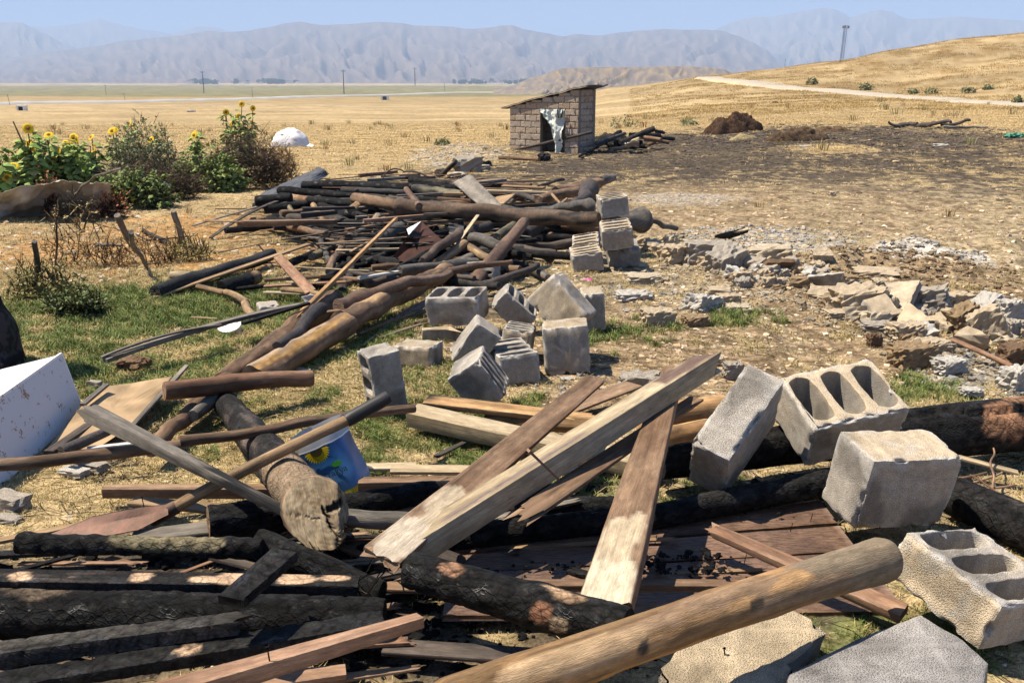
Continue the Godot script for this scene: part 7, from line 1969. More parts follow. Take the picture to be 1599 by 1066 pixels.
	lump_at("rubble_piece", "white crumbly block at the right edge, upper", "rubble", "broken rubble from the walls", v(3.777, -0.081, -7.065), v(0.193, 0.172, 0.145), 15, 0, 0, Color(0.56, 0.52, 0.45), M.stone, 0.88, 0.15, 9)
	lump_at("rubble_piece", "dark grey hollow fragment at the right edge", "rubble", "broken rubble from the walls", v(3.535, -0.094, -6.596), v(0.163, 0.121, 0.122), 30, 0, 0, Color(0.42, 0.37, 0.3), M.stone, 0.88, 0.15, 9)
	lump_at("rubble_piece", "flat tan piece in front of the triangular slab", "rubble", "broken rubble from the walls", v(2.759, -0.09, -6.506), v(0.223, 0.119, 0.167), 5, 0, 0, Color(0.55, 0.44, 0.3), M.stone, 0.88, 0.15, 9)
	lump_at("rubble_piece", "tan piece with a white broken end, front row right", "rubble", "broken rubble from the walls", v(2.788, -0.098, -6.172), v(0.212, 0.083, 0.159), 12, 0, 0, Color(0.55, 0.44, 0.3), M.stone, 0.88, 0.15, 9)
	lump_at("rubble_piece", "small upright brown fragment in front of the right rubble", "rubble", "broken rubble from the walls", v(2.464, -0.095, -6.291), v(0.087, 0.093, 0.065), 10, 0, 0, Color(0.2, 0.13, 0.08), M.stone, 0.88, 0.15, 9)
	lump_at("rubble_piece", "thin grey slab in front of the biggest tan block", "rubble", "broken rubble from the walls", v(2.663, -0.123, -6.796), v(0.205, 0.054, 0.153), -5, 0, 0, Color(0.42, 0.37, 0.3), M.stone, 0.88, 0.15, 9)
	lump_at("rubble_piece", "white plaster lump in the ash patch at right", "rubble", "broken rubble from the walls", v(2.702, -0.087, -5.683), v(0.173, 0.084, 0.13), 20, 0, 0, Color(0.56, 0.52, 0.45), M.stone, 0.88, 0.15, 9)
	lump_at("rubble_piece", "dark brown block face cut by the right edge", "rubble", "broken rubble from the walls", v(3.214, -0.073, -5.858), v(0.202, 0.13, 0.152), 5, 0, 0, Color(0.2, 0.13, 0.08), M.stone, 0.88, 0.15, 9)
	lump_at("rubble_piece", "rough white block lowest at the right edge", "rubble", "broken rubble from the walls", v(2.927, -0.059, -5.308), v(0.177, 0.132, 0.133), 25, 0, 0, Color(0.56, 0.52, 0.45), M.stone, 0.88, 0.15, 9)
	lump_at("rubble_piece", "flat tan chip left of the biggest tan block", "rubble", "broken rubble from the walls", v(2.49, -0.122, -7.118), v(0.204, 0.069, 0.153), 5, 0, 0, Color(0.55, 0.44, 0.3), M.stone, 0.88, 0.15, 9)
	lump_at("rubble_piece", "brown clod of earth under the pale wire", "rubble", "broken rubble from the walls", v(2.538, -0.07, -5.857), v(0.242, 0.13, 0.182), 15, 0, 0, Color(0.34, 0.24, 0.14), M.stone, 0.88, 0.15, 9)
	lump_at("rubble_piece", "little tan stone between the two groups of rubble", "rubble", "broken rubble from the walls", v(2.806, -0.151, -8.178), v(0.078, 0.05, 0.058), 10, 0, 0, Color(0.55, 0.44, 0.3), M.stone, 0.88, 0.15, 9)
	lump_at("rubble_piece", "narrow pale sliver beside the biggest tan block", "rubble", "broken rubble from the walls", v(2.904, -0.08, -7.111), v(0.059, 0.174, 0.044), 10, 0, 0, Color(0.58, 0.48, 0.34), M.stone, 0.88, 0.15, 9)
	lump_at("rubble_piece", "grey concrete fragment behind the long pale beam", "rubble", "broken rubble from the walls", v(0.719, -0.045, -5.156), v(0.215, 0.122, 0.161), -12, 0, 0, Color(0.42, 0.37, 0.3), M.stone, 0.88, 0.15, 9)
	lump_at("rubble_piece", "small tan stone left of the grey concrete fragment", "rubble", "broken rubble from the walls", v(0.635, -0.075, -5.173), v(0.08, 0.052, 0.06), -12, 0, 0, Color(0.55, 0.44, 0.3), M.stone, 0.88, 0.15, 9)
	lump_at("rubble_piece", "dark hollowed fragment behind the leaning block", "rubble", "broken rubble from the walls", v(1.33, -0.072, -5.522), v(0.108, 0.089, 0.081), 10, 0, 0, Color(0.42, 0.37, 0.3), M.stone, 0.88, 0.15, 9)
	lump_at("rubble_piece", "flat tan stone beyond the tip of the pale beam", "rubble", "broken rubble from the walls", v(1.291, -0.104, -5.848), v(0.081, 0.029, 0.061), 10, 0, 0, Color(0.55, 0.44, 0.3), M.stone, 0.88, 0.15, 9)
	lump_at("rubble_piece", "white mortar crumb at the foot of the big solid block", "rubble", "broken rubble from the walls", v(0.319, -0.084, -5.349), v(0.075, 0.04, 0.056), 10, 0, 0, Color(0.56, 0.52, 0.45), M.stone, 0.88, 0.15, 9)
	lump_at("rubble_piece", "white chip in the shade of the tilted grey block", "rubble", "broken rubble from the walls", v(3.2, -0.124, -6.852), v(0.103, 0.059, 0.078), 10, 0, 0, Color(0.56, 0.52, 0.45), M.stone, 0.88, 0.15, 9)
	lump_at("rubble_piece", "flat white chip on the grass beyond the three-hole block", "rubble", "broken rubble from the walls", v(2.113, -0.102, -5.358), v(0.09, 0.023, 0.067), 5, 0, 0, Color(0.56, 0.52, 0.45), M.stone, 0.88, 0.15, 9)
	lump_at("rubble_piece", "earth clod near the corner of the three-hole block", "rubble", "broken rubble from the walls", v(1.937, -0.089, -5.103), v(0.1, 0.038, 0.075), 5, 0, 0, Color(0.34, 0.24, 0.14), M.stone, 0.88, 0.15, 9)
	lump_at("rubble_piece", "white flake on the earth above the scorched log", "rubble", "broken rubble from the walls", v(2.616, -0.097, -5.197), v(0.109, 0.036, 0.082), 5, 0, 0, Color(0.56, 0.52, 0.45), M.stone, 0.88, 0.15, 9)
	bank(v(1.847, -0.211, -10.316), v(3.473, -0.141, -6.393))
	slab_at("rubble_slab", "long tan flat piece with white broken top edge", "rubble", "broken rubble from the walls", PackedVector3Array([v(2.522, -0.01, -8.035), v(2.812, 0.03, -7.999), v(2.847, -0.09, -7.989), v(2.585, -0.141, -8.098)]), v(0.009, -0.003, -0.069), Color(0.55, 0.44, 0.3), Color(0.56, 0.52, 0.45), M.stone, 0.012)
	slab_at("rubble_slab", "tan slab leaning on the biggest block, nearest of three", "rubble", "broken rubble from the walls", PackedVector3Array([v(2.659, 0.008, -7.071), v(2.842, 0.046, -7.144), v(2.91, -0.071, -6.987), v(2.713, -0.098, -6.899)]), v(-0.004, -0.049, -0.035), Color(0.55, 0.44, 0.3), Color(0.56, 0.52, 0.45), M.stone, 0.012)
	slab_at("rubble_slab", "tan slab behind the nearest one with its far edge raised", "rubble", "broken rubble from the walls", PackedVector3Array([v(3.006, 0.037, -7.592), v(3.203, 0.101, -7.386), v(2.949, -0.071, -6.987), v(2.937, -0.035, -7.217)]), v(0.025, -0.054, -0.007), Color(0.58, 0.48, 0.34), Color(0.42, 0.37, 0.3), M.stone, 0.012)
	slab_at("rubble_slab", "triangular tan slab under the tilted grey block", "rubble", "broken rubble from the walls", PackedVector3Array([v(2.97, 0.008, -7.028), v(3.055, -0.066, -6.732), v(2.833, -0.129, -6.883)]), v(0.028, -0.049, -0.02), Color(0.55, 0.44, 0.3), Color(0.42, 0.37, 0.3), M.stone, 0.012)
	slab_at("rubble_slab", "flat tan slab lying in front of the rounded block", "rubble", "broken rubble from the walls", PackedVector3Array([v(2.947, -0.035, -6.203), v(3.056, 0.023, -6.233), v(3.151, -0.014, -6.109), v(3.139, -0.085, -6.143)]), v(0.019, -0.049, -0.029), Color(0.55, 0.44, 0.3), Color(0.55, 0.44, 0.3), M.stone, 0.012)
	slab_at("rubble_slab", "dark-edged plank-like slab at the back of the left rubble", "rubble", "broken rubble from the walls", PackedVector3Array([v(2.329, -0.101, -10.901), v(2.769, -0.061, -11.226), v(2.767, -0.08, -11.149), v(2.534, -0.163, -11.154)]), v(-0.004, -0.039, -0.009), Color(0.55, 0.44, 0.3), Color(0.05, 0.045, 0.04), M.stone, 0.012)
	slab_at("rubble_slab", "tan lintel slab roofing the dark gap in the left rubble", "rubble", "broken rubble from the walls", PackedVector3Array([v(2.319, -0.021, -8.738), v(2.345, 0.02, -8.713), v(2.59, 0.021, -8.708), v(2.617, -0.04, -8.743)]), v(-0.001, -0.026, 0.043), Color(0.55, 0.44, 0.3), Color(0.2, 0.13, 0.08), M.stone, 0.012)
	log_at("pole", "pinkish brown pole lying among the rubble at the right edge", "", v(2.896, -0.032, -6.079), v(3.032, -0.062, -5.566), 0.0168, 0.0174, "red", {"cat": "pole"})
	tag(solid("wire", rods([[v(2.463, -0.113, -6.693), v(2.618, -0.111, -6.576), 0.004, 0.004, Color(0.62, 0.55, 0.42)], [v(2.618, -0.111, -6.576), v(2.621, -0.106, -6.316), 0.004, 0.004, Color(0.62, 0.55, 0.42)], [v(2.621, -0.106, -6.316), v(2.52, -0.095, -5.816), 0.004, 0.004, Color(0.62, 0.55, 0.42)], [v(2.52, -0.095, -5.816), v(2.475, -0.093, -5.754), 0.004, 0.004, Color(0.62, 0.55, 0.42)]], 5), M.matte), "pale bent wire lying on the earth before the right rubble", "wire")
	crumbs("mortar_crumbs", "pale crumbs of mortar and plaster spread between the larger rubble", [[v(3.058, 0, -11.448), 0.99, 0.95, 520, 0.045, Color(0.56, 0.52, 0.45)], [v(2.057, 0, -8.755), 0.65, 1.08, 420, 0.045, Color(0.58, 0.48, 0.34)], [v(2.583, 0, -8.718), 0.70, 0.93, 380, 0.040, Color(0.55, 0.44, 0.3)], [v(4.103, 0, -9.636), 0.46, 0.30, 130, 0.045, Color(0.56, 0.52, 0.45)], [v(4.394, 0, -9.553), 0.32, 0.22, 70, 0.045, Color(0.56, 0.52, 0.45)], [v(3.116, 0, -7.174), 0.73, 0.88, 520, 0.045, Color(0.55, 0.44, 0.3)], [v(2.884, 0, -5.689), 0.30, 0.41, 300, 0.035, Color(0.56, 0.52, 0.45)], [v(2.902, 0, -6.027), 0.37, 0.64, 300, 0.040, Color(0.58, 0.48, 0.34)], [v(-1.529, 0, -32.118), 1.13, 4.95, 420, 0.070, Color(0.56, 0.52, 0.45)], [v(-2.444, 0, -29.009), 0.75, 2.69, 110, 0.060, Color(0.56, 0.52, 0.45)], [v(2.064, 0, -7.558), 0.52, 0.50, 200, 0.030, Color(0.55, 0.44, 0.3)], [v(2.8, 0, -16.229), 0.75, 0.86, 220, 0.030, Color(0.56, 0.52, 0.45)], [v(3.986, 0, -8.679), 0.76, 0.76, 420, 0.045, Color(0.34, 0.24, 0.14)], [v(3.581, 0, -9.148), 0.74, 0.68, 260, 0.045, Color(0.34, 0.24, 0.14)], [v(1.119, 0, -7.844), 0.32, 0.80, 140, 0.030, Color(0.56, 0.52, 0.45)], [v(0.375, 0, -5.345), 0.22, 0.26, 80, 0.025, Color(0.56, 0.52, 0.45)], [v(2.277, 0, -11.304), 0.45, 0.53, 180, 0.050, Color(0.55, 0.44, 0.3)]])
	lump_at("flower", "bright pink plastic scrap on the earth near the block stack", "scrap", "", v(0.698, -0.165, -8.61), v(0.058, 0.037, 0.047), 0, 0, 0, Color(0.56, 0.52, 0.45), M.pink, 0.30, 0.30, 4)
	log_at("twig", "dry twig lying among the left rubble, lowest", "", v(2.258, -0.133, -7.641), v(2.341, -0.128, -7.395), 0.0065, 0.0051, "gray", {"wig": 0.05, "cat": "twig"})
	log_at("twig", "dry twig lying among the left rubble, rightmost upper", "", v(2.568, -0.141, -8.043), v(2.648, -0.135, -7.747), 0.0069, 0.0053, "gray", {"wig": 0.05, "cat": "twig"})
	log_at("twig", "dry twig lying among the left rubble, rightmost lower", "", v(2.629, -0.137, -7.853), v(2.709, -0.133, -7.644), 0.0067, 0.0052, "gray", {"wig": 0.05, "cat": "twig"})
	log_at("twig", "dry twig lying among the left rubble, beside the white chip", "", v(2.106, -0.142, -8.127), v(2.173, -0.137, -7.851), 0.0069, 0.0054, "gray", {"wig": 0.05, "cat": "twig"})
	pass

func near_timbers() -> void:
	log_at("charred_log", "charred log with a gnarled brown burnt end under the ringed log", "", v(-1.065, 0.12, -3.079), v(-0.074, 0.061, -3.5), 0.0651, 0.0429, "char", {"wig": 0.05, "amp": 0.16, "end0": "brown", "groove": [20, 0.3, 0.12]})
	log_at("charred_log", "wrinkled charred log sticking out over the straw at the left", "", v(-1.614, 0.155, -2.853), v(-0.806, 0.156, -2.816), 0.0345, 0.0352, "char", {"rings": 0.12, "amp": 0.14, "patches": [[0.55, -10, 0.12, 0.06, Color(0.2, 0.17, 0.1)], [0.72, 0, 0.1, 0.05, Color(0.24, 0.2, 0.12)]]})
	log_at("charred_log", "flaking charred log in shadow under the ringed log end", "", v(-0.847, 0.114, -2.887), v(-0.408, 0.057, -2.75), 0.0552, 0.0470, "char", {"amp": 0.2, "wig": 0.05})
	log_at("beam", "charred squared beam with round tan bare spots along its top", "", v(-1.623, 0.16, -2.607), v(-0.471, 0.119, -2.645), 0.0387, 0.0354, "dark", {"flat": 0.45, "nw": 12, "char": [0.25, 0.3], "patches": [[0.13, 0.01, 0.05, 0.03, Color(0.6, 0.41, 0.26)], [0.25, 0.0, 0.035, 0.022, Color(0.6, 0.41, 0.26)], [0.43, 0.005, 0.035, 0.03, Color(0.6, 0.41, 0.26)], [0.585, 0.0, 0.045, 0.025, Color(0.6, 0.41, 0.26)], [0.66, -0.005, 0.06, 0.035, Color(0.6, 0.41, 0.26)], [0.83, -0.01, 0.06, 0.03, Color(0.6, 0.41, 0.26)], [0.93, -0.02, 0.04, 0.02, Color(0.6, 0.41, 0.26)]], "cat": "beam"})
	log_at("charred_log", "thick cracked charred log along the bottom left, brown at its left", "", v(-1.647, 0.081, -2.558), v(-0.381, 0.061, -2.545), 0.0747, 0.0631, "char", {"amp": 0.08, "patches": [[0.05, -40, 0.2, 0.05, Color(0.17, 0.12, 0.08)], [0.14, -10, 0.12, 0.05, Color(0.16, 0.12, 0.085)]]})
	log_at("beam", "grey flaked charred beam pointing up right at the bottom left", "", v(-1.425, 0.168, -2.181), v(-0.771, 0.185, -2.323), 0.0431, 0.0384, "ash", {"flat": 0.5, "roll": 8, "amp": 0.08, "splint": 0.05, "cat": "beam"})
	log_at("beam", "shiny blistered charred beam at the bottom, one tan spot", "", v(-1.392, 0.15, -2.059), v(-0.363, 0.144, -2.396), 0.0317, 0.0396, "char", {"flat": 0.5, "amp": 0.14, "rings": 0.05, "patches": [[0.52, 0.0, 0.035, 0.02, Color(0.6, 0.41, 0.26)]], "cat": "beam"})
	log_at("board", "reddish brown squared batten with a nail at the bottom left", "", v(-0.811, 0.243, -1.917), v(-0.249, 0.205, -2.309), 0.0369, 0.0208, "red", {"flat": 0.7, "roll": 6, "amp": 0.03, "cat": "board"})
	log_at("board", "short black board lying crosswise on the charred beam", "", v(-0.653, 0.302, -2.496), v(-0.737, 0.297, -2.246), 0.0422, 0.0386, "char", {"flat": 0.35, "cat": "board"})
	log_at("board", "reddish board end at the bottom edge left of the tan trunk", "", v(-0.793, 0.067, -2.202), v(-0.452, 0.066, -2.28), 0.0389, 0.0261, "red", {"flat": 0.3, "cat": "board"})
	log_at("board", "thin brown splinter lying at the bottom edge", "", v(-0.559, 0.026, -2.286), v(-0.286, 0.025, -2.353), 0.0210, 0.0108, "brown", {"flat": 0.3, "splint": 0.04})
	log_at("charred_log", "thick cracked charred log in the bottom middle with tan scars", "", v(-0.311, 0.179, -2.639), v(0.312, 0.166, -2.319), 0.0566, 0.0682, "char", {"amp": 0.08, "knob": [0.62, 0.1, 0.12], "patches": [[0.22, 10, 0.03, 0.03, Color(0.36, 0.2, 0.12)], [0.72, 5, 0.07, 0.025, Color(0.5, 0.33, 0.2)], [0.68, 75, 0.03, 0.03, Color(0.3, 0.15, 0.09)], [0.74, 95, 0.03, 0.03, Color(0.4, 0.3, 0.2)]]})
	log_at("log", "smooth tan trunk crossing the bottom, mud caked at its right end", "", v(-0.148, 0.335, -1.755), v(1.103, 0.255, -2.56), 0.0569, 0.0566, "orange", {"amp": 0.05, "wig": 0.008, "bow": 0.01, "cut1": Vector2(0, 0), "char": [-0.62, -0.72], "knob": [1.0, 0.3, 0.12], "patches": [[0.93, 30, 0.26, 0.16, Color(0.27, 0.205, 0.135)], [0.5, 20, 0.3, 0.03, Color(0.34, 0.22, 0.13)], [0.2, 40, 0.25, 0.03, Color(0.56, 0.38, 0.21)], [0.72, 80, 0.2, 0.03, Color(0.3, 0.2, 0.12)], [0.34, 70, 0.02, 0.016, Color(0.09, 0.07, 0.05)], [0.6, 65, 0.025, 0.01, Color(0.1, 0.075, 0.05)]], "end1": "olive"})
	log_at("board", "weathered brown board, near end bare and pale, pointing up right", "", v(-0.395, 0.209, -2.664), v(0.39, 0.265, -4.278), 0.0647, 0.0448, "brown", {"flat": 0.17, "roll": -14, "nw": 7, "char": [-0.8, -0.5], "splint0": 0.03, "patches": [[0.06, 0.0, 0.16, 0.07, Color(0.6, 0.5, 0.37)], [0.2, 0.0, 0.1, 0.06, Color(0.55, 0.44, 0.3)]], "cat": "board"})
	log_at("beam", "long pale squared beam slanting up right across the middle", "", v(-0.335, 0.156, -2.789), v(0.813, 0.452, -3.885), 0.0574, 0.0541, "pale", {"flat": 0.75, "roll": 10, "char": [-0.75, -0.5], "splint": 0.06, "cat": "beam", "patches": [[0.3, 0.03, 0.3, 0.012, Color(0.2, 0.15, 0.13)], [0.92, 0.0, 0.2, 0.05, Color(0.17, 0.11, 0.085)]]})
	log_at("board", "wide bark-edged plank with bleached lower end standing steeply", "", v(0.26, 0.184, -2.403), v(0.712, 0.389, -4.046), 0.0827, 0.0479, "brown", {"flat": 0.25, "roll": 14, "nw": 8, "splint0": 0.02, "patches": [[0.02, -0.02, 0.3, 0.1, Color(0.62, 0.53, 0.38)], [0.2, 0.0, 0.12, 0.08, Color(0.5, 0.4, 0.27)]], "cat": "board"})
	log_at("board", "splintered grey-brown board under the long pale beam", "", v(0.102, 0.212, -3.04), v(0.795, 0.291, -3.922), 0.0485, 0.0331, "brown", {"flat": 0.16, "nw": 7, "splint0": 0.13, "char": [-0.6, -0.6], "cat": "board"})
	log_at("stick", "short dark red splinter stuck on the pale beam", "", v(0.054, 0.433, -2.97), v(0.157, 0.312, -3.01), 0.0117, 0.0097, "red", {"flat": 0.4, "cat": "stick"})
	log_at("beam", "pale sawn beam on the grass behind the oil tin", "", v(-0.488, 0.019, -4.469), v(0.648, -0.006, -3.833), 0.0568, 0.0550, "pale", {"flat": 0.7, "roll": -8, "cat": "beam"})
	log_at("board", "orange brown bark board lying behind the pale sawn beam", "", v(-0.429, 0.057, -4.574), v(0.376, 0.044, -4.338), 0.0515, 0.0460, "orange", {"flat": 0.3, "roll": -6, "char": [0.0, -0.9], "cat": "board"})
	log_at("log", "orange log with a pale sawn end between two boards", "", v(-0.125, -0.011, -4.488), v(0.398, 0.024, -4.311), 0.0381, 0.0458, "orange", {"end1": "pale"})
	log_at("log", "second orange log just below the pale sawn log end", "", v(-0.181, -0.016, -4.281), v(0.368, -0.001, -4.119), 0.0365, 0.0381, "orange", {"end1": "dark"})
	log_at("board", "flat grey brown sheet board under the long pale beam", "", v(0.258, 0.019, -4.546), v(0.658, 0.029, -4.932), 0.0705, 0.0587, "brown", {"flat": 0.1, "cat": "board"})
	log_at("log", "smooth orange brown log right of the steep plank", "", v(0.624, 0.021, -4.399), v(1.067, 0.014, -4.58), 0.0715, 0.0710, "orange", {})
	log_at("log", "second orange brown log in shade right of the steep plank", "", v(0.62, 0.007, -4.137), v(0.955, 0, -4.34), 0.0501, 0.0461, "orange", {})
	log_at("board", "pale board on the grass behind the ringed log, left part", "", v(-1.141, 0.036, -3.747), v(-0.411, 0.014, -3.834), 0.0349, 0.0330, "pale", {"flat": 0.2, "cat": "board"})
	log_at("board", "pale board passing behind the oil tin to the right", "", v(-0.503, 0.057, -3.697), v(0.282, 0.037, -3.73), 0.0398, 0.0348, "pale", {"flat": 0.2, "cat": "board"})
	log_at("beam", "brown squared batten left of the ringed log", "", v(-1.659, -0.001, -3.609), v(-0.957, 0.009, -3.585), 0.0261, 0.0285, "brown", {"flat": 0.8, "cat": "beam"})
	log_at("beam", "brown squared batten right of the ringed log", "", v(-0.625, 0.019, -3.622), v(0.159, 0.019, -3.66), 0.0313, 0.0290, "brown", {"flat": 0.8, "cat": "beam"})
	log_at("board", "tan short board with bent nails under the shovel handle", "", v(-1.47, 0.043, -3.421), v(-1.084, 0.045, -3.337), 0.0322, 0.0388, "tan", {"flat": 0.2, "cat": "board"})
	log_at("board", "grey pointed board between shovel and charred log", "", v(-1.352, 0.05, -3.107), v(-1.044, 0.069, -3.149), 0.0455, 0.0505, "gray", {"flat": 0.12, "cat": "board"})
	log_at("log", "pinkish grey log behind the sawn face of the ringed log", "", v(-0.596, 0.13, -3.095), v(-0.215, 0.109, -3.116), 0.0293, 0.0318, "gray", {"wig": 0.02, "char": [-0.8, -0.7]})
	log_at("charred_log", "charred log split lengthwise, running under the three-hole block", "", v(0.607, 0.076, -3.712), v(1.505, 0.082, -3.991), 0.0691, 0.0936, "char", {"amp": 0.08, "groove": [20, 0.22, 0.22], "wig": 0.02})
	log_at("charred_log", "thick scorched trunk with a long crack at the right edge", "", v(1.488, 0.083, -3.941), v(2.67, 0.07, -4.292), 0.1178, 0.1334, "ash", {"amp": 0.05, "groove": [25, 0.16, 0.3], "char": [0.9, 0.1], "patches": [[0.6, 60, 0.1, 0.12, Color(0.38, 0.2, 0.11)], [0.72, -20, 0.1, 0.1, Color(0.36, 0.2, 0.11)], [0.72, 70, 0.08, 0.08, Color(0.42, 0.27, 0.17)]]})
	log_at("charred_log", "charred log in shade under the long pale beam", "", v(-0.251, 0.029, -3.127), v(0.501, 0.046, -3.268), 0.0504, 0.0476, "char", {"amp": 0.07})
	log_at("charred_log", "charred log ending against the cube-like block", "", v(0.501, 0.046, -3.268), v(1.248, 0.074, -3.534), 0.0476, 0.0560, "char", {"amp": 0.07, "wig": 0.02})
	log_at("charred_log", "cracked charred log between the two slanting boards", "", v(-0.488, 0.044, -3.373), v(0.153, 0.042, -3.507), 0.0538, 0.0507, "char", {"amp": 0.07})
	log_at("charred_log", "black log in deep shade below the splintered board", "", v(-0.147, 0.003, -3.402), v(0.403, 0.003, -3.461), 0.0420, 0.0427, "char", {"amp": 0.1})
	log_at("charred_log", "charred log disappearing off the right edge", "", v(1.745, 0.031, -3.507), v(1.935, 0.041, -3.065), 0.0786, 0.0832, "ash", {"amp": 0.06, "char": [0.6, 0.3]})
	log_at("board", "pale lath in the shade of the scorched trunk", "", v(1.941, 0.02, -3.934), v(2.18, -0.018, -3.839), 0.0225, 0.0193, "pale", {"flat": 0.3})
	log_at("board", "brown moulded batten pointing down to the lower right block", "", v(0.705, 0.11, -3.027), v(1.189, 0.054, -2.591), 0.0243, 0.0330, "red", {"flat": 0.5, "roll": -12, "splint0": 0.03, "cat": "board"})
	log_at("board", "brown batten in shade beside the thick cracked log", "", v(-0.502, 0.015, -2.823), v(0.208, 0.017, -2.78), 0.0273, 0.0228, "brown", {"flat": 0.3, "cat": "board"})
	log_at("board", "brown batten lying along the front of the plank panel", "", v(-0.009, 0.078, -2.718), v(0.678, 0.075, -2.722), 0.0222, 0.0222, "brown", {"flat": 0.5, "cat": "board"})
	log_at("board", "dark brown board in shade behind the tan trunk", "", v(0.365, 0.04, -2.626), v(0.655, 0.037, -2.649), 0.0295, 0.0297, "brown", {"flat": 0.3, "cat": "board"})
	log_at("board", "dark board on the ground under the cracked charred log", "", v(-0.377, 0.002, -2.495), v(0.185, 0.004, -2.428), 0.0378, 0.0369, "dark", {"flat": 0.2, "cat": "board"})
	log_at("charred_log", "dark stub under the near end of the weathered board", "", v(-0.369, -0.001, -3.157), v(-0.176, 0.002, -2.999), 0.0301, 0.0266, "dark", {})
	log_at("log", "smooth reddish brown log lying across the two trunks", "", v(-1.725, 0.138, -4.522), v(-1.074, 0.068, -4.922), 0.0475, 0.0447, "red", {"wig": 0.02, "char": [-0.7, -0.9]})
	log_at("pole", "left length of the long brown pole in front of the white cabinet", "", v(-1.956, 0.247, -3.248), v(-1.323, 0.22, -3.578), 0.0233, 0.0255, "brown", {"wig": 0.02, "char": [-0.7, -0.4], "cat": "pole"})
	log_at("pole", "right length of the long brown pole crossing the ringed log", "", v(-1.323, 0.22, -3.578), v(-0.445, 0.187, -4.12), 0.0255, 0.0218, "brown", {"wig": 0.02, "char": [-0.5, -0.8], "cat": "pole"})
	log_at("stake", "grey split stake with a frayed end pointing at the cabinet", "", v(-1.617, 0.361, -3.515), v(-0.768, 0.192, -3.006), 0.0422, 0.0197, "gray", {"flat": 0.6, "roll": 15, "splint0": 0.05, "char": [-0.8, 0.5], "cat": "stake"})
	log_at("log", "dark split timber on the lower edge of the hardboard", "", v(-1.991, 0.031, -3.96), v(-1.868, 0.046, -4.184), 0.0254, 0.0237, "dark", {"rough": true})
	log_at("board", "whitish lath on the lower edge of the hardboard", "", v(-1.92, 0.009, -4.054), v(-1.744, 0.007, -4.121), 0.0145, 0.0147, "white", {"flat": 0.3})
	log_at("board", "brown lath under the long brown pole", "", v(-1.896, 0.032, -3.905), v(-1.624, 0.03, -4), 0.0167, 0.0143, "brown", {"flat": 0.3})
	wedged(v(-1.026, -0.059, -3.534), v(0.643, -0.047, -2.87), 44)
	wedged(v(-1.858, -0.053, -3.248), v(-0.448, -0.037, -2.457), 30)
	log_at("log", "thick ringed grey log pointing at the viewer, sawn end pale and cracked", "", v(-1.476, 0.004, -4.687), v(-0.685, 0.212, -3.014), 0.0627, 0.0918, "dark", {"rings": 0.07, "amp": 0.07, "char": [0.5, -0.3], "patches": [[0.9, 30, 0.25, 0.25, Color(0.28, 0.2, 0.13)], [0.72, 40, 0.05, 0.05, Color(0.03, 0.03, 0.03)]]})
	cut_end(get_child(get_child_count() - 1), v(-0.685, 0.212, -3.014), v(-0.575, 0.226, -2.817), 0.109)
	pass

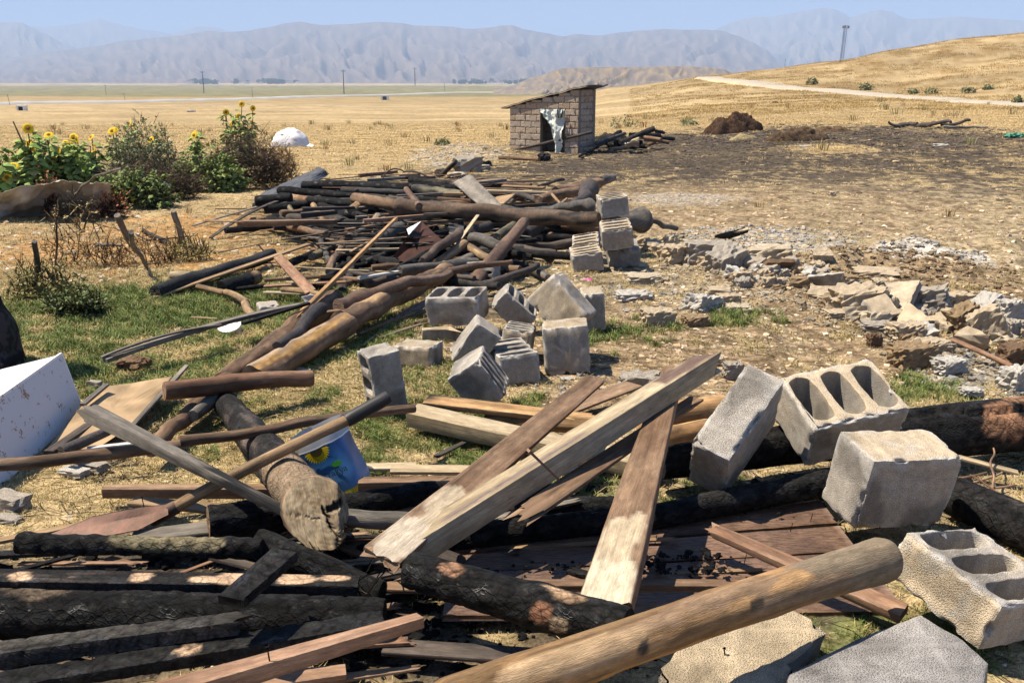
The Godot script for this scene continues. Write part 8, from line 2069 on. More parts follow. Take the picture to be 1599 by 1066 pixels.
func near_things() -> void:
	cabinet(v(-2.462, 0.035, -4.151), v(-0.063, -0.001, -0.998), v(-0.231, 0.973, 0.013), v(0.971, 0.232, -0.061), v(1.25, 0.324, 0.42))
	slab_at("hardboard_sheet", "bowed tan hardboard sheet with wooden edge battens lying on the grass", "hardboard sheet", "", PackedVector3Array([v(-2.166, -0.044, -4.162), v(-2.192, 0.015, -4.645), v(-2.188, 0.029, -4.887), v(-2.092, -0.005, -5.073), v(-1.866, 0.046, -5.028), v(-1.853, 0.013, -4.71), v(-1.862, -0.02, -4.43), v(-1.927, -0.034, -4.16)]), v(-0.005, -0.006, 0), Color(0.27, 0.19, 0.11), Color(0.2, 0.13, 0.08), M.cloth, 0.004)
	log_at("edge_batten", "narrow wooden batten along the left edge of the hardboard", "", v(-2.161, 0.037, -4.572), v(-2.143, 0.06, -4.834), 0.0145, 0.0135, "gray", {"flat": 0.5, "cat": "batten"})
	log_at("edge_batten", "narrow wooden batten along the right edge of the hardboard", "", v(-1.846, -0.009, -4.382), v(-1.804, 0.084, -5.096), 0.0124, 0.0124, "gray", {"flat": 0.5, "cat": "batten"})
	log_at("edge_batten", "dark lower batten at the shaded end of the hardboard", "", v(-2.112, -0.022, -4.084), v(-2.075, -0.022, -4.518), 0.0233, 0.0256, "dark", {"flat": 0.3, "cat": "batten"})
	log_at("rail", "lower pale rail of the slatted trim lying over the grass", "slatted trim on the grass", v(-2.368, 0.038, -5.353), v(-1.502, 0.064, -6.663), 0.0242, 0.0273, "gray", {"flat": 0.5, "bow": 0.03, "cat": "rail"})
	log_at("rail", "upper thin rail of the slatted trim lying over the grass", "slatted trim on the grass", v(-2.387, 0.058, -5.351), v(-1.885, 0.08, -6.027), 0.0111, 0.0124, "gray", {"flat": 0.5, "bow": 0.03, "cat": "rail"})
	log_at("rail", "charred upper end of the slatted trim near the orange trunk", "slatted trim on the grass", v(-1.783, 0.057, -6.152), v(-1.419, 0.107, -6.536), 0.0169, 0.0179, "char", {"flat": 0.5, "cat": "rail"})
	log_at("scallop", "small curved grey slat of the trim on the grass", "scallops of the slatted trim", v(-2.334, 0.052, -5.384), v(-2.279, 0.066, -5.41), 0.0093, 0.0113, "gray", {"flat": 0.4, "cat": "slat"})
	log_at("scallop", "small curved grey slat of the trim on the grass", "scallops of the slatted trim", v(-2.267, 0.048, -5.521), v(-2.211, 0.063, -5.549), 0.0096, 0.0115, "gray", {"flat": 0.4, "cat": "slat"})
	log_at("scallop", "small curved grey slat of the trim on the grass", "scallops of the slatted trim", v(-2.196, 0.045, -5.665), v(-2.139, 0.059, -5.696), 0.0098, 0.0118, "gray", {"flat": 0.4, "cat": "slat"})
	log_at("scallop", "small curved grey slat of the trim on the grass", "scallops of the slatted trim", v(-2.121, 0.041, -5.816), v(-2.063, 0.055, -5.85), 0.0100, 0.0121, "gray", {"flat": 0.4, "cat": "slat"})
	log_at("scallop", "small curved grey slat of the trim on the grass", "scallops of the slatted trim", v(-2.043, 0.037, -5.974), v(-1.984, 0.051, -6.012), 0.0103, 0.0124, "gray", {"flat": 0.4, "cat": "slat"})
	log_at("scallop", "small curved grey slat of the trim on the grass", "scallops of the slatted trim", v(-1.961, 0.032, -6.142), v(-1.9, 0.046, -6.183), 0.0106, 0.0128, "gray", {"flat": 0.4, "cat": "slat"})
	log_at("scallop", "small curved grey slat of the trim on the grass", "scallops of the slatted trim", v(-1.875, 0.028, -6.318), v(-1.812, 0.042, -6.363), 0.0109, 0.0131, "gray", {"flat": 0.4, "cat": "slat"})
	log_at("scallop", "small curved grey slat of the trim on the grass", "scallops of the slatted trim", v(-1.783, 0.023, -6.504), v(-1.719, 0.037, -6.554), 0.0112, 0.0135, "gray", {"flat": 0.4, "cat": "slat"})
	lump_at("clod", "brown clod propping up the left end of the slatted trim", "clod", "", v(-2.327, -0.077, -5.655), v(0.172, 0.077, 0.138), 10, 0, 0, Color(0.2, 0.13, 0.08), M.earth, 0.50, 0.30, 6)
	tub(v(-1.99, -0.134, -6.592), 0.077)
	shovel(v(-1.264, 0.087, -3.237), v(-0.603, 0.404, -3.351), v(-0.466, 0.463, -3.43), 0.0224, [[v(-1.264, 0.107, -3.244), v(-1.387, 0.118, -3.188), v(-1.506, 0.109, -3.138), v(-1.628, 0.071, -3.065)], [v(-1.255, 0.097, -3.215), v(-1.372, 0.088, -3.17), v(-1.484, 0.09, -3.106), v(-1.623, 0.071, -3.055)], [v(-1.25, 0.088, -3.198), v(-1.331, 0.069, -3.117), v(-1.431, 0.071, -3.055), v(-1.62, 0.061, -3.066)]])
	oil_tin(v(-0.671, -0.063, -3.688))
	plank_panel(v(-0.197, 0.008, -3.189), v(1.224, 0.005, -3.504), v(1.258, -0.018, -2.704), v(-0.218, -0.001, -2.657))
	crumbs("char_bits", "small shiny bits of charcoal scattered on the plank panel", [[v(0.338, 0.085, -2.949), 0.16, 0.05, 45, 0.016, Color(0.03, 0.03, 0.032), 1], [v(0.613, 0.085, -2.966), 0.14, 0.08, 75, 0.020, Color(0.03, 0.03, 0.032), 1], [v(0.13, 0.085, -2.917), 0.20, 0.06, 26, 0.012, Color(0.03, 0.03, 0.032), 1], [v(0.857, 0.085, -3.365), 0.20, 0.05, 24, 0.010, Color(0.03, 0.03, 0.032), 1]])
	crumbs("charcoal", "black lumps and crumbs of charcoal on the ground under the near timbers", [[v(-1.069, -0.043, -2.744), 0.90, 0.50, 500, 0.035, Color(0.025, 0.024, 0.023)], [v(-0.084, -0.045, -2.868), 0.80, 0.50, 420, 0.030, Color(0.025, 0.024, 0.023)], [v(-0.469, -0.052, -3.196), 0.60, 0.50, 260, 0.030, Color(0.025, 0.024, 0.023)], [v(1.045, -0.07, -3.808), 0.70, 0.35, 160, 0.025, Color(0.025, 0.024, 0.023)]])
	slab_at("cement_slab", "broken buff cement slab with a ragged edge at the bottom right", "cement slab", "loose cement blocks", PackedVector3Array([v(0.404, 0.086, -2.245), v(0.47, 0.094, -2.385), v(0.605, 0.09, -2.518), v(0.765, 0.097, -2.555), v(0.877, 0.097, -2.531), v(0.875, 0.089, -2.424), v(0.769, 0.082, -2.295), v(0.683, 0.086, -2.136), v(0.409, 0.079, -2.119)]), v(0, -0.07, 0), Color(0.46, 0.37, 0.25), Color(0.42, 0.37, 0.3), M.stone, 0.028)
	slab_at("cement_slab", "flat grey cement block filling the bottom right corner", "cement block", "loose cement blocks", PackedVector3Array([v(0.718, 0.125, -2.183), v(0.939, 0.121, -2.343), v(1.186, 0.127, -2.472), v(1.239, 0.129, -2.362), v(1.273, 0.121, -2.246), v(1.153, 0.116, -2.043), v(0.696, 0.118, -1.991)]), v(0, -0.15, 0), Color(0.33, 0.31, 0.29), Color(0.42, 0.37, 0.3), M.stone, 0.008)
	lump_at("stone", "grey chipped cement piece at the left edge on the straw", "rubble", "", v(-2.044, -0.035, -3.59), v(0.166, 0.06, 0.083), -28, 0, 0, Color(0.42, 0.37, 0.3), M.stone, 0.90, 0.15, 4)
	lump_at("stone", "pale thin chip beside the cabinet bottom corner", "rubble", "", v(-1.941, -0.058, -3.947), v(0.124, 0.025, 0.062), -20, 0, 0, Color(0.56, 0.52, 0.45), M.stone, 0.90, 0.15, 4)
	lump_at("stone", "pale chip near the foot of the reddish log", "rubble", "", v(-1.26, -0.082, -5.488), v(0.099, 0.055, 0.05), -20, 0, 0, Color(0.56, 0.52, 0.45), M.stone, 0.90, 0.15, 4)
	lump_at("stone", "grey flake on straw below the hardboard", "rubble", "", v(-1.891, -0.057, -4.018), v(0.143, 0.031, 0.072), -25, 0, 0, Color(0.42, 0.37, 0.3), M.stone, 0.90, 0.15, 4)
	lump_at("stone", "small grey flake at the left edge lower down", "rubble", "", v(-1.985, -0.049, -3.458), v(0.11, 0.02, 0.055), -20, 0, 0, Color(0.42, 0.37, 0.3), M.stone, 0.90, 0.15, 4)
	lump_at("stone", "grey wedge of cement left of the hardboard batten", "rubble", "", v(-2.41, -0.084, -5.285), v(0.081, 0.04, 0.041), -20, 0, 0, Color(0.42, 0.37, 0.3), M.stone, 0.90, 0.15, 4)
	log_at("wood_scrap", "small dark wood scrap on the grass right of the oil tin", "", v(-0.345, -0.052, -4.113), v(-0.235, -0.046, -4.256), 0.0162, 0.0136, "dark", {"flat": 0.3, "splint": 0.03, "cat": "wood scrap"})
	log_at("bark_strip", "pale strip of bark on the grass below the curved branch", "", v(-2.436, -0.127, -7.075), v(-2.228, -0.126, -7.03), 0.0170, 0.0121, "tan", {"flat": 0.2, "cat": "bark"})
	lump_at("bark_clump", "white rag of paper beside the tarpaulin foot", "paper", "", v(-5.858, -0.262, -13.919), v(0.204, 0.05, 0.122), 0, 0, 0, Color(0.56, 0.52, 0.45), M.stone, 0.40, 0.30, 4)
	tag(solid("nail", rods([[v(0, -0.005, 0), v(-0.004, 0.044, 0), 0.0022, 0.0018, Color(0.12, 0.09, 0.07)], [v(-0.007, 0.044, 0), v(0.0, 0.046, 0), 0.004, 0.004, Color(0.14, 0.1, 0.08)]], 6), M.matte, self, v(-0.59, 0.25, -2.049)), "bent nail standing in the reddish brown batten", "nail")
	tag(solid("nail", rods([[v(0, -0.005, 0), v(-0.004, 0.034, 0), 0.0022, 0.0018, Color(0.12, 0.09, 0.07)], [v(-0.007, 0.034, 0), v(0.0, 0.036, 0), 0.004, 0.004, Color(0.14, 0.1, 0.08)]], 6), M.matte, self, v(-1.398, 0.055, -3.35)), "upright nail in the tan short board", "nail")
	tag(solid("nail", rods([[v(0, -0.005, 0), v(-0.004, 0.025, 0), 0.0022, 0.0018, Color(0.12, 0.09, 0.07)], [v(-0.007, 0.025, 0), v(0.0, 0.027, 0), 0.004, 0.004, Color(0.14, 0.1, 0.08)]], 6), M.matte, self, v(0.588, 0.083, -2.323)), "nail standing on the broken buff slab", "nail")
	twine([v(-0.4, 0.225, -2.831), v(-0.393, 0.215, -2.726), v(-0.404, 0.204, -2.698), v(-0.358, 0.192, -2.678), v(-0.336, 0.181, -2.651), v(-0.392, 0.169, -2.658), v(-0.435, 0.157, -2.651), v(-0.465, 0.146, -2.613), v(-0.431, 0.134, -2.576), v(-0.416, 0.12, -2.678), v(-0.397, 0.106, -2.806), v(-0.454, 0.092, -2.875), v(-0.471, 0.082, -2.8), v(-0.493, 0.071, -2.725), v(-0.468, 0.061, -2.639)])
	log_at("twig", "reddish dry twig in the tangle right of the cube-like block", "twigs in the tangle at right", v(1.935, -0.048, -3.839), v(2.054, -0.028, -3.834), 0.0055, 0.0041, "red", {"wig": 0.05, "cat": "twig"})
	log_at("twig", "reddish dry twig in the tangle right of the cube-like block", "twigs in the tangle at right", v(1.915, -0.025, -3.74), v(2.094, -0.008, -3.836), 0.0054, 0.0041, "red", {"wig": 0.05, "cat": "twig"})
	log_at("twig", "reddish dry twig in the tangle right of the cube-like block", "twigs in the tangle at right", v(1.927, -0.003, -3.658), v(2.073, 0.016, -3.665), 0.0053, 0.0040, "red", {"wig": 0.05, "cat": "twig"})
	log_at("twig", "reddish dry twig in the tangle right of the cube-like block", "twigs in the tangle at right", v(1.935, 0.02, -3.544), v(2.138, 0.028, -4.006), 0.0051, 0.0043, "red", {"wig": 0.05, "cat": "twig"})
	log_at("twig", "reddish dry twig in the tangle right of the cube-like block", "twigs in the tangle at right", v(1.908, 0.036, -3.686), v(1.949, 0.061, -3.482), 0.0053, 0.0038, "red", {"wig": 0.05, "cat": "twig"})
	person(v(-3.255, -0.111, -5.687))
	pass


var filler_kind := []
func filler(a: Vector3, b: Vector3, r0: float, r1: float, style: String) -> void:
	log_at(filler_kind[0], filler_kind[1], filler_kind[2], a, b, r0, r1, style, filler_kind[3])


func pole(label: String, at: Vector3, h: float, lean: float, arm: bool) -> void:
	var r := base("power_pole", label, "power pole", at, "power poles across the plain")
	r.rotation.z = lean
	solid("post", rods([[v(0, -0.3, 0), v(0, h, 0), h * 0.02, h * 0.013, Color(0.12, 0.1, 0.09)]], 7), M.matte, r)
	if arm:
		solid("crossarm", rods([[v(-h * 0.1, h * 0.93, 0), v(h * 0.1, h * 0.93, 0), h * 0.01, h * 0.01, Color(0.14, 0.12, 0.1)]], 5), M.matte, r)
		for k in 3: solid("insulator", rods([[v((k - 1) * h * 0.09, h * 0.93, 0), v((k - 1) * h * 0.09, h * 0.98, 0), h * 0.008, h * 0.006, Color(0.3, 0.28, 0.26)]], 5), M.matte, r)


func mast(at: Vector3, h: float) -> void:
	var r := base("lattice_mast", "tall thin lattice mast standing behind the crest of the dry hill", "mast", at)
	r.rotation.z = -0.04
	var w := h * 0.055
	var c := Color(0.16, 0.15, 0.16)
	for k in 3:
		var a := TAU * k / 3.0
		solid("leg", rods([[v(cos(a) * w, -h * 0.1, sin(a) * w), v(cos(a) * w * 0.85, h, sin(a) * w * 0.85), w * 0.07, w * 0.07, c]], 4), M.matte, r)
	var l := []
	for s in 17:
		for k in 3:
			var a := TAU * k / 3.0
			var b := TAU * (k + 1) / 3.0
			l.append([v(cos(a) * w, h * s / 17.0, sin(a) * w), v(cos(b) * w, h * (s + 1) / 17.0, sin(b) * w), w * 0.04, w * 0.04, c])
			l.append([v(cos(a) * w, h * s / 17.0, sin(a) * w), v(cos(b) * w, h * s / 17.0, sin(b) * w), w * 0.04, w * 0.04, c])
	solid("lattice", rods(l, 3), M.matte, r)
	for k in 3: solid("antenna", box_mesh(v(w * 0.9, h * 0.07, w * 0.4), Color(0.3, 0.3, 0.32)), M.matte, r, v(cos(TAU * k / 3.0) * w * 1.5, h * 0.95, sin(TAU * k / 3.0) * w * 1.5))


func village(which: String, houses: Array, trees: Array) -> void:
	for p in houses:
		var q: Vector3 = p
		q.y = ground(q.x, q.z) - 0.5
		var r := base("village_house", "pale far-off house in the " + which, "house", q, "houses of the " + which)
		var w := rng.randf_range(9.0, 20.0)
		var h := rng.randf_range(4.0, 8.0)
		r.rotation.y = rng.randf_range(-0.4, 0.4)
		solid("wall", box_mesh(v(w, h, 9.0), [Color(0.7, 0.68, 0.64), Color(0.55, 0.5, 0.44), Color(0.75, 0.72, 0.7)][rng.randi() % 3]), M.matte, r, v(0, h * 0.5, 0))
		var b := PrismMesh.new()
		b.size = v(w + 1.0, 1.8, 10.0)
		solid("roof", b, M.roof, r, v(0, h + 0.9, 0))
	for p in trees:
		var q: Vector3 = p
		q.y = ground(q.x, q.z) - 0.5
		var r := base("poplar_tree", "dark tree crown among the houses of the " + which, "tree", q, "trees of the " + which)
		var h := rng.randf_range(6.0, 13.0)
		solid("trunk", rods([[v(0, 0, 0), v(0, h * 0.5, 0), 0.4, 0.25, Color(0.15, 0.11, 0.08)]], 5), M.matte, r)
		var cr := lump_mesh(v(h * rng.randf_range(0.7, 1.5), h * 0.85, h * 0.7), rng.randi() % 900, 6, 0.15, 0.5)
		solid("crown", tint(cr, Color(0.05, 0.07, 0.035)), M.matte, r, v(0, h * 0.58, 0))


func tent(at: Vector3, w: float, h: float) -> void:
	var rows := []
	for j in 7:
		var row := []
		var t := j / 6.0
		for i in 17:
			var a := TAU * i / 16.0
			var r := w * 0.5 * sin(t * PI * 0.5) * (1.0 + 0.06 * sin(a * 3.0))
			row.append(v(cos(a) * r, h * cos(t * PI * 0.5), sin(a) * r))
		rows.append(row)
	var o := base("covered_mound", "white plastic sheet pulled over a rounded heap in the stubble", "covered heap", at)
	solid("sheet", sheet(rows, 3, 0.05, 0.006, Color(0.46, 0.45, 0.44), Color(0.62, 0.61, 0.6), 6), M.cloth, o)
	solid("loose_corner", sheet([[v(w * 0.42, 0.12, 0.1), v(w * 0.62, 0.08, 0.1)], [v(w * 0.45, 0.03, 0.35), v(w * 0.64, 0.02, 0.3)]], 5, 0.03, 0.004, Color(0.66, 0.65, 0.64), Color(0.78, 0.77, 0.76), 8), M.cloth, o)


func cut_end(trunk: Node3D, a: Vector3, b: Vector3, r: float) -> void:
	# the obliquely sawn end: a pale facet, a deep check and a split, fibrous right side
	var dir := (b - a).normalized()
	var sid := dir.cross(Vector3.UP).normalized()
	var upd := sid.cross(dir)
	var vs := PackedVector3Array()
	var cs := PackedColorArray()
	var ix := PackedInt32Array()
	var uv := PackedVector2Array()
	var seg := 72
	var rows := 34
	for j in rows + 1:
		for q in seg + 1:
			var g := TAU * q / seg
			var k := 1.0 if j <= 4 else 1.0 - (j - 4.0) / (rows - 4.0)
			var x := sin(g) * k
			var y := cos(g) * k
			var rr := r * (1.0 + 0.05 * N2.get_noise_2d(sin(g) * 12.0, cos(g) * 12.0))
			var f := N3.get_noise_2d(x * 40.0, y * 40.0)
			var t := 0.75 - 0.62 * y - 0.3 * x + 0.012 * f
			var right := smoothstep(-0.2, -0.26, x - 0.22 * y)
			t = minf(t, 1.25 + 1.0 * (x + 0.2) - 0.35 * y + 0.12 * absf(N3.get_noise_2d(x * 90.0, y * 9.0))) if right > 0.0 else t
			var ring := 0.5 + 0.5 * sin(Vector2(x + 0.2, y).length() * 52.0 + 4.0 * N2.get_noise_2d(x * 9.0, y * 9.0))
			var c := Color(0.27, 0.18, 0.09).lerp(Color(0.6, 0.46, 0.28), clampf(ring * 0.35 + 0.42 + 0.4 * f + 0.5 * N1.get_noise_2d(x * 12.0, y * 12.0), 0.0, 1.0))
			c = c.lerp(Color(0.33, 0.23, 0.13), right * 0.5)
			var check := absf(x - 0.22 * y + 0.19 + 0.05 * N2.get_noise_2d(y * 20.0, 5.0)) + maxf(0.0, y - 0.12) * 0.6
			var thin_ := absf(y + 0.1 - 0.28 * (x - 0.2) + 0.04 * N2.get_noise_2d(x * 20.0, 9.0)) + maxf(0.0, -x) * 2.0
			var dark := maxf(smoothstep(0.06, 0.02, check), 0.3 * smoothstep(0.02, 0.008, thin_))
			if x < -0.25 and x > -0.8 and absf(y - 0.12 + 0.25 * (x + 0.5)) < 0.1 + 0.05 * f: dark = 1.0
			t -= 0.16 * dark
			c = c.lerp(Color(0.03, 0.02, 0.012), dark)
			if j <= 4:
				t *= j / 4.0
				c = Color(0.16, 0.12, 0.085).lerp(Color(0.5, 0.33, 0.19), j / 4.0 * clampf(0.6 + N2.get_noise_2d(g * 6.0, j), 0.0, 1.0))
			vs.append((sid * x + upd * y) * rr + dir * r * maxf(t, -0.2))
			uv.append(Vector2(x, y) * r * 1.5)
			c.a = 1.0
			cs.append(c)
	for j in rows:
		for q in seg:
			var k := j * (seg + 1) + q
			ix.append_array([k, k + seg + 1, k + 1, k + 1, k + seg + 1, k + seg + 2])
	solid("sawn_end", commit(vs, PackedVector3Array(), uv, cs, ix), M.sawn, trunk, a - trunk.position)
	var fib := []
	for k in 46:
		var g := rng.randf_range(2.6, 4.2)
		var p := (sid * sin(g) + upd * cos(g)) * r * 0.85
		fib.append([p + dir * r * 0.8, p + dir * r * rng.randf_range(1.0, 1.5) + Vector3(rng.randf_range(-1, 1), rng.randf_range(-1, 0.4), 0) * 0.02, 0.003, 0.001, Color(0.5, 0.38, 0.22) * rng.randf_range(0.6, 1.2)])
	solid("fibres", rods(fib, 3), M.straw, trunk, a - trunk.position)


func cabinet(at: Vector3, bx: Vector3, by: Vector3, bz: Vector3, D: Vector3) -> void:
	var o := Node3D.new()
	put(o, "metal_cabinet")
	o.transform = Transform3D(Basis(bx, by, bz), at)
	tag(o, "white enamelled metal cabinet lying on its side at the left, stained with rust", "cabinet")
	var cg := block_mesh(D, "solid", "", 1.0, 900)
	var body := BoxMesh.new()
	body.size = D
	var st := SurfaceTool.new()
	st.create_from(body, 0)
	solid("body", tint(box_mesh(D - v(0.0, 0.0, 0.0)), Color(0.6, 0.585, 0.585)), M.enamel, o)
	solid("front_flange", box_mesh(v(D.x, 0.012, 0.014), Color(0.76, 0.74, 0.7)), M.enamel, o, v(0, D.y * 0.5 + 0.003, D.z * 0.5 - 0.004))
	solid("edge_flange", box_mesh(v(0.012, D.y + 0.004, 0.014), Color(0.76, 0.74, 0.7)), M.enamel, o, v(D.x * 0.5 + 0.001, 0, D.z * 0.5 - 0.006))
	solid("back_panel", box_mesh(v(D.x - 0.03, D.y - 0.03, 0.006), Color(0.5, 0.45, 0.4)), M.rust, o, v(0, 0, -D.z * 0.5 - 0.004))


func tub(at: Vector3, r: float) -> void:
	var o := base("plastic_tub", "white plastic tub with a blue base lying under the slatted trim", "tub", at)
	o.rotation_degrees = Vector3(20, 30, 14)
	for k in 2:
		var cy := CylinderMesh.new()
		cy.top_radius = r * (1.0 if k == 0 else 0.92)
		cy.bottom_radius = r * (0.92 if k == 0 else 0.88)
		cy.height = r * (0.9 if k == 0 else 0.25)
		solid(["wall", "base"][k], cy, [M.whitep, M.bluep][k], o, v(0, r * (0.62 if k == 0 else 0.13), 0))
	var t := TorusMesh.new()
	t.inner_radius = r * 0.95
	t.outer_radius = r * 1.08
	solid("rim", t, M.whitep, o, v(0, r * 1.07, 0))


func shovel(a: Vector3, m: Vector3, e: Vector3, r: float, rows: Array) -> void:
	var o := base("shovel", "old shovel with a wooden handle and black grip lying over the timbers", "shovel", a)
	solid("handle", timber(a, m, r, r * 0.95, "tan", {"amp": 0.02, "step": 0.02, "sides": 16, "bow": 0.008}, 31), M.sawn, o)
	var d := (e - m).normalized()
	solid("grip", timber(m - d * 0.012, e, r * 1.22, r * 1.2, "char", {"amp": 0.01, "step": 0.02, "sides": 18}, 32), M.grip, o, m - d * 0.012 - a)
	var s := (a - m).normalized()
	solid("socket", timber(a - s * 0.04, a + s * 0.07, r * 1.15, r * 1.3, "dark", {"amp": 0.02, "step": 0.01, "sides": 14}, 33), M.rust, o, -s * 0.04)
	var rel := []
	for row in rows:
		var q := []
		for p in row: q.append(p - a)
		rel.append(q)
	solid("blade", sheet(rel, 8, 0.012, 0.004, Color(0.17, 0.13, 0.1), Color(0.26, 0.2, 0.16), 34), M.rust, o)


func oil_tin(at: Vector3) -> void:
	var o := base("oil_tin", "tilted blue cooking oil tin printed with a sunflower, behind the ringed log", "tin can", at)
	o.rotation_degrees = Vector3(-6, -8, 26)
	var W := 0.205
	var H := 0.33
	var shell := func(y0: float, y1: float, grow: float, c0: Color, c1: Color) -> ArrayMesh:
		var vs := PackedVector3Array()
		var cs := PackedColorArray()
		var ix := PackedInt32Array()
		var n := 40
		for j in 9:
			for q in n:
				var g := TAU * q / n
				var e := Vector2(cos(g), sin(g))
				e = e / pow(pow(absf(e.x), 3.6) + pow(absf(e.y), 3.6), 1.0 / 3.6) * (W * 0.5 + grow)
				var p := v(e.x, lerpf(y0, y1, j / 8.0), e.y)
				vs.append(p + p.normalized() * 0.006 * N2.get_noise_3dv(p * 45.0))
				cs.append(c0.lerp(c1, smoothstep(0.0, 1.0, j / 8.0)) * (1.0 - 0.35 * smoothstep(0.1, 0.5, N1.get_noise_3dv(p * 80.0))))
		for j in 8:
			for q in n:
				var a := j * n + q
				var b := j * n + (q + 1) % n
				ix.append_array([a, a + n, b, b, a + n, b + n])
		return commit(vs, PackedVector3Array(), PackedVector2Array(), cs, ix)
	solid("body", shell.call(0.05, H - 0.07, 0.0, Color(0.06, 0.17, 0.33), Color(0.012, 0.075, 0.21)), M.paint, o)
	solid("yellow_base", shell.call(0.0, 0.05, 0.0, Color(0.42, 0.38, 0.02), Color(0.42, 0.38, 0.02)), M.paint, o)
	solid("collar", shell.call(H - 0.07, H, 0.001, Color(0.42, 0.4, 0.37), Color(0.5, 0.48, 0.45)), M.matte, o)
	solid("rim", shell.call(H - 0.074, H - 0.068, 0.004, Color(0.75, 0.72, 0.66), Color(0.75, 0.72, 0.66)), M.matte, o)
	solid("inside", box_mesh(v(W * 0.82, 0.01, W * 0.82), Color(0.06, 0.055, 0.05)), M.matte, o, v(0, H - 0.09, 0))
	var front := Node3D.new()
	put(front, "print", o)
	front.position = v(0, 0, W * 0.5 + 0.004)
	var pv := PackedVector3Array()
	var pc := PackedColorArray()
	var pi := PackedInt32Array()
	for q in 33:
		var g := PI + PI * q / 32.0
		var r := 0.058 * (1.0 if q % 2 == 0 else 0.84)
		pv.append_array([v(cos(g) * 0.026, sin(g) * 0.026, 0.002), v(cos(g) * r, sin(g) * r, 0.0)])
		for e in 2: pc.append(Color(0.5, 0.36, 0.01))
	for q in 32: pi.append_array([q * 2, q * 2 + 2, q * 2 + 1, q * 2 + 1, q * 2 + 2, q * 2 + 3])
	solid("sunflower_print", flat(pv, pc, pi), M.paint, front, v(0, H - 0.078, 0.002))
	var dv := PackedVector3Array([Vector3.ZERO])
	var di := PackedInt32Array()
	var dc := PackedColorArray([Color(0.03, 0.025, 0.01)])
	for q in 17:
		dv.append(v(cos(PI + PI * q / 16.0) * 0.028, sin(PI + PI * q / 16.0) * 0.028, 0))
		dc.append(Color(0.05, 0.035, 0.01))
		if q: di.append_array([0, q + 1, q])
	solid("flower_centre", flat(dv, dc, di), M.paint, front, v(0, H - 0.078, 0.0048))
	var sp := CylinderMesh.new()
	sp.top_radius = 0.016
	sp.bottom_radius = 0.016
	sp.height = 0.001
	var lf := solid("leaf_print", sp, M.greenp, front, v(0.055, 0.168, 0.002))
	lf.rotation_degrees.x = 90
	lf.scale = v(1.4, 1, 0.7)
	var tm := TextMesh.new()
	tm.text = "Trakya"
	var sf := SystemFont.new()
	sf.font_names = PackedStringArray(["Droid Serif"])
	sf.font_italic = true
	tm.font = sf
	tm.font_size = 48
	tm.pixel_size = 0.00068
	tm.depth = 0.001
	solid("lettering", tm, M.navy, front, v(0.034, 0.138, 0.003))


func plank_panel(a: Vector3, b: Vector3, c: Vector3, d: Vector3) -> void:
	var o := base("plank_panel", "scorched brown panel of broad planks lying under the timbers", "wooden panel", a)
	var n := 4
	for k in n:
		var t0 := k / float(n)
		var t1 := (k + 1.0) / n - 0.018
		var p := [a.lerp(d, t0), b.lerp(c, t0), b.lerp(c, t1), a.lerp(d, t1)]
		var rows := [[], []]
		for i in 9:
			rows[0].append(p[0].lerp(p[1], i / 8.0) - a + Vector3(0, 0.003 * sin(k * 5.0), 0))
			rows[1].append(p[3].lerp(p[2], i / 8.0) - a + Vector3(0, 0.003 * sin(k * 5.0), 0))
		solid("plank", sheet(rows, 6, 0.003, 0.022, Color(0.13, 0.075, 0.048), Color(0.24, 0.145, 0.095), 50 + k), M.panel, o)
	var nails := []
	for q in [[0.86, 0.28], [0.93, 0.2], [0.5, 0.3], [0.3, 0.7], [0.7, 0.55]]:
		var p: Vector3 = a.lerp(b, q[0]).lerp(d.lerp(c, q[0]), q[1]) - a
		solid("nail", rods([[p, p + v(0.006, 0.035, 0.0), 0.0016, 0.0014, Color(0.12, 0.08, 0.06)]], 5), M.matte, o)


func twine(pts: Array) -> void:
	var l := []
	for k in pts.size() - 1:
		var p0: Vector3 = pts[maxi(k - 1, 0)]
		var p3: Vector3 = pts[mini(k + 2, pts.size() - 1)]
		for i in 6:
			var a: Vector3 = pts[k].cubic_interpolate(pts[k + 1], p0, p3, i / 6.0)
			var b: Vector3 = pts[k].cubic_interpolate(pts[k + 1], p0, p3, (i + 1) / 6.0)
			l.append([a, b, 0.0028, 0.0028, Color(0.7, 0.6, 0.44) * (0.8 + 0.3 * sin(k * 3.0 + i))])
	tag(solid("twine", rods(l, 5), M.matte), "frayed pale twine looped round the near end of the weathered board", "twine")


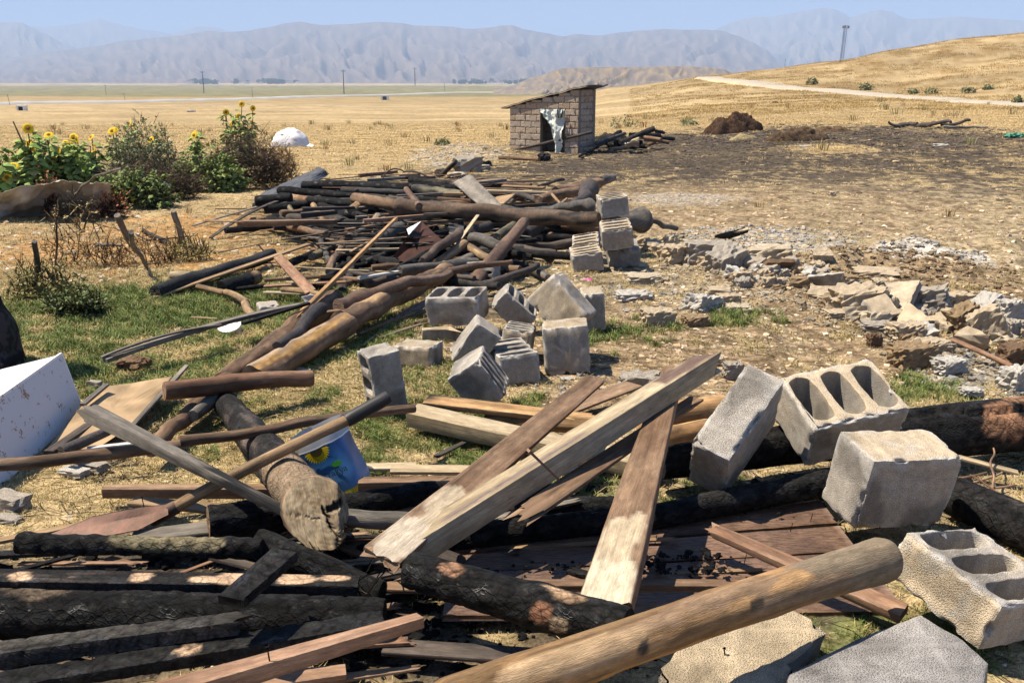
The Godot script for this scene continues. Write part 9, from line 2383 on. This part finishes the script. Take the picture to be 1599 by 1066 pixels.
func person(at: Vector3) -> void:
	var o := base("person", "person in dark clothing cut off by the left edge, holding a dark stick downward", "person", at)
	o.rotation_degrees.y = 10
	var b := []
	for s in [-1.0, 1.0]:
		b.append([v(0.12 * s, 0.08, 0), v(0.14 * s, 0.05, 0.2), 0.07, 0.05])
		b.append([v(0.1 * s - 0.1, 1.2, 0), v(0.15 * s - 0.05, 0.9, 0.0), 0.07, 0.06])
		b.append([v(0.15 * s - 0.05, 0.9, 0.0), v(0.095 * s, 0.64, 0.06), 0.06, 0.05])
		b.append([v(0.095 * s, 0.64, 0.06), v(0.095 * s, 0.57, 0.08), 0.04, 0.03])
		for k in 4: b.append([v(0.095 * s, 0.57, 0.05 + 0.02 * k), v(0.09 * s, 0.5 + 0.006 * absf(k - 1.5), 0.12 + 0.018 * k), 0.011, 0.009])
		b.append([v(0.095 * s, 0.58, 0.1), v(0.08 * s, 0.53, 0.13), 0.012, 0.01])
	b.append([v(-0.1, 0.9, 0), v(0, 0.45, 0), 0.11, 0.125])
	b.append([v(0, 0.45, 0), v(0, 0.22, 0), 0.125, 0.2])
	b.append([v(0, 0.22, 0), v(0, 0.0, 0), 0.2, 0.23])
	b.append([v(-0.1, 0.9, 0), v(-0.12, 1.15, 0.02), 0.12, 0.12])
	b.append([v(-0.22, 1.2, 0.02), v(0.0, 1.2, 0.02), 0.07, 0.07])
	b.append([v(-0.11, 1.24, 0.03), v(-0.11, 1.36, 0.05), 0.06, 0.055])
	b.append([v(-0.11, 1.41, 0.07), v(-0.11, 1.48, 0.05), 0.085, 0.1])
	b.append([v(-0.11, 1.41, 0.15), v(-0.11, 1.435, 0.162), 0.016, 0.012])
	for s in [-1.0, 1.0]: b.append([v(0.095 * s - 0.11, 1.42, 0.05), v(0.1 * s - 0.11, 1.45, 0.04), 0.014, 0.012])
	var dye := func(p: Vector3) -> Color:
		if p.y > 1.3 and p.y < 1.48 and p.z > 0.04: return Color(0.3, 0.18, 0.12)
		if p.y >= 1.38: return Color(0.02, 0.018, 0.016)
		if p.y < 0.565 and p.y > 0.45 and p.z > 0.1 and p.z > 0.12: return Color(0.28, 0.17, 0.11)
		var n := N1.get_noise_3dv(p * 80.0)
		var c := Color(0.025, 0.023, 0.022)
		if n > 0.1: c = Color(0.055, 0.045, 0.04)
		if n < -0.2: c = Color(0.04, 0.042, 0.03)
		if p.y < 0.1: c = Color(0.02, 0.018, 0.016)
		return c
	solid("body", figure(b, 0.016, dye), M.matte, o)
	tag(solid("dark_stick", rods([[v(0.02, 0.85, 0.1), v(0.1, 0.56, 0.12), 0.02, 0.016, Color(0.02, 0.02, 0.02)], [v(0.1, 0.56, 0.12), v(0.165, 0.42, 0.12), 0.014, 0.009, Color(0.02, 0.02, 0.02)]], 8), M.matte), "dark stick held downward at the hip of the person on the left", "stick").transform = Transform3D(o.transform)


func wedged(a: Vector3, b: Vector3, n: int, h0 := 0.02, h1 := 0.08, label := "thin broken stick wedged low between the foreground timbers", group := "sticks wedged between the foreground timbers", big := 1.0) -> void:
	for k in n:
		var p := Vector3(lerpf(a.x, b.x, rng.randf()), 0, lerpf(a.z, b.z, rng.randf()))
		var g := rng.randfn() * 0.5
		var d := Vector3(cos(g), 0, -sin(g)) * rng.randf_range(0.08, 0.32)
		var u := Vector3(0, ground(p.x, p.z) + rng.randf_range(h0, h1), 0)
		if h0 > 0.03: d *= 1.7
		var r := rng.randf_range(0.007, 0.022) * big
		log_at("wood_splinter", label, group, p - d + u, p + d + u + Vector3(0, rng.randf() * 0.04, 0), r, r * 0.8, ["char", "char", "brown", "dark", "gray", "red", "tan"][rng.randi() % 7 if big < 2.0 else 2 + rng.randi() % 5], {"flat": 0.35 if big < 2.0 else 0.7, "splint": 0.03, "crack": false})


func bank(a: Vector3, b: Vector3) -> void:
	rng.seed = 71
	var tones := [Color(0.55, 0.44, 0.3), Color(0.55, 0.44, 0.3), Color(0.46, 0.39, 0.3), Color(0.58, 0.48, 0.34), Color(0.34, 0.24, 0.14), Color(0.64, 0.6, 0.53)]
	for k in 150:
		var t := rng.randf()
		var p := a.lerp(b, t) + Vector3(rng.randfn() * 0.25, 0, rng.randfn() * (0.55 - 0.2 * t))
		var w := rng.randf_range(0.05, 0.19)
		p.y = ground(p.x, p.z) + w * 0.18
		lump_at("rubble_stone", "small broken buff stone in the long bank of rubble across the yard", "rubble", "small stones of the rubble bank", p, Vector3(w, w * rng.randf_range(0.45, 0.75), w * 0.8), rng.randf() * 360.0, rng.randf_range(-25, 25), 0, tones[rng.randi() % 6], M.stone, 0.82, 0.2, 5)
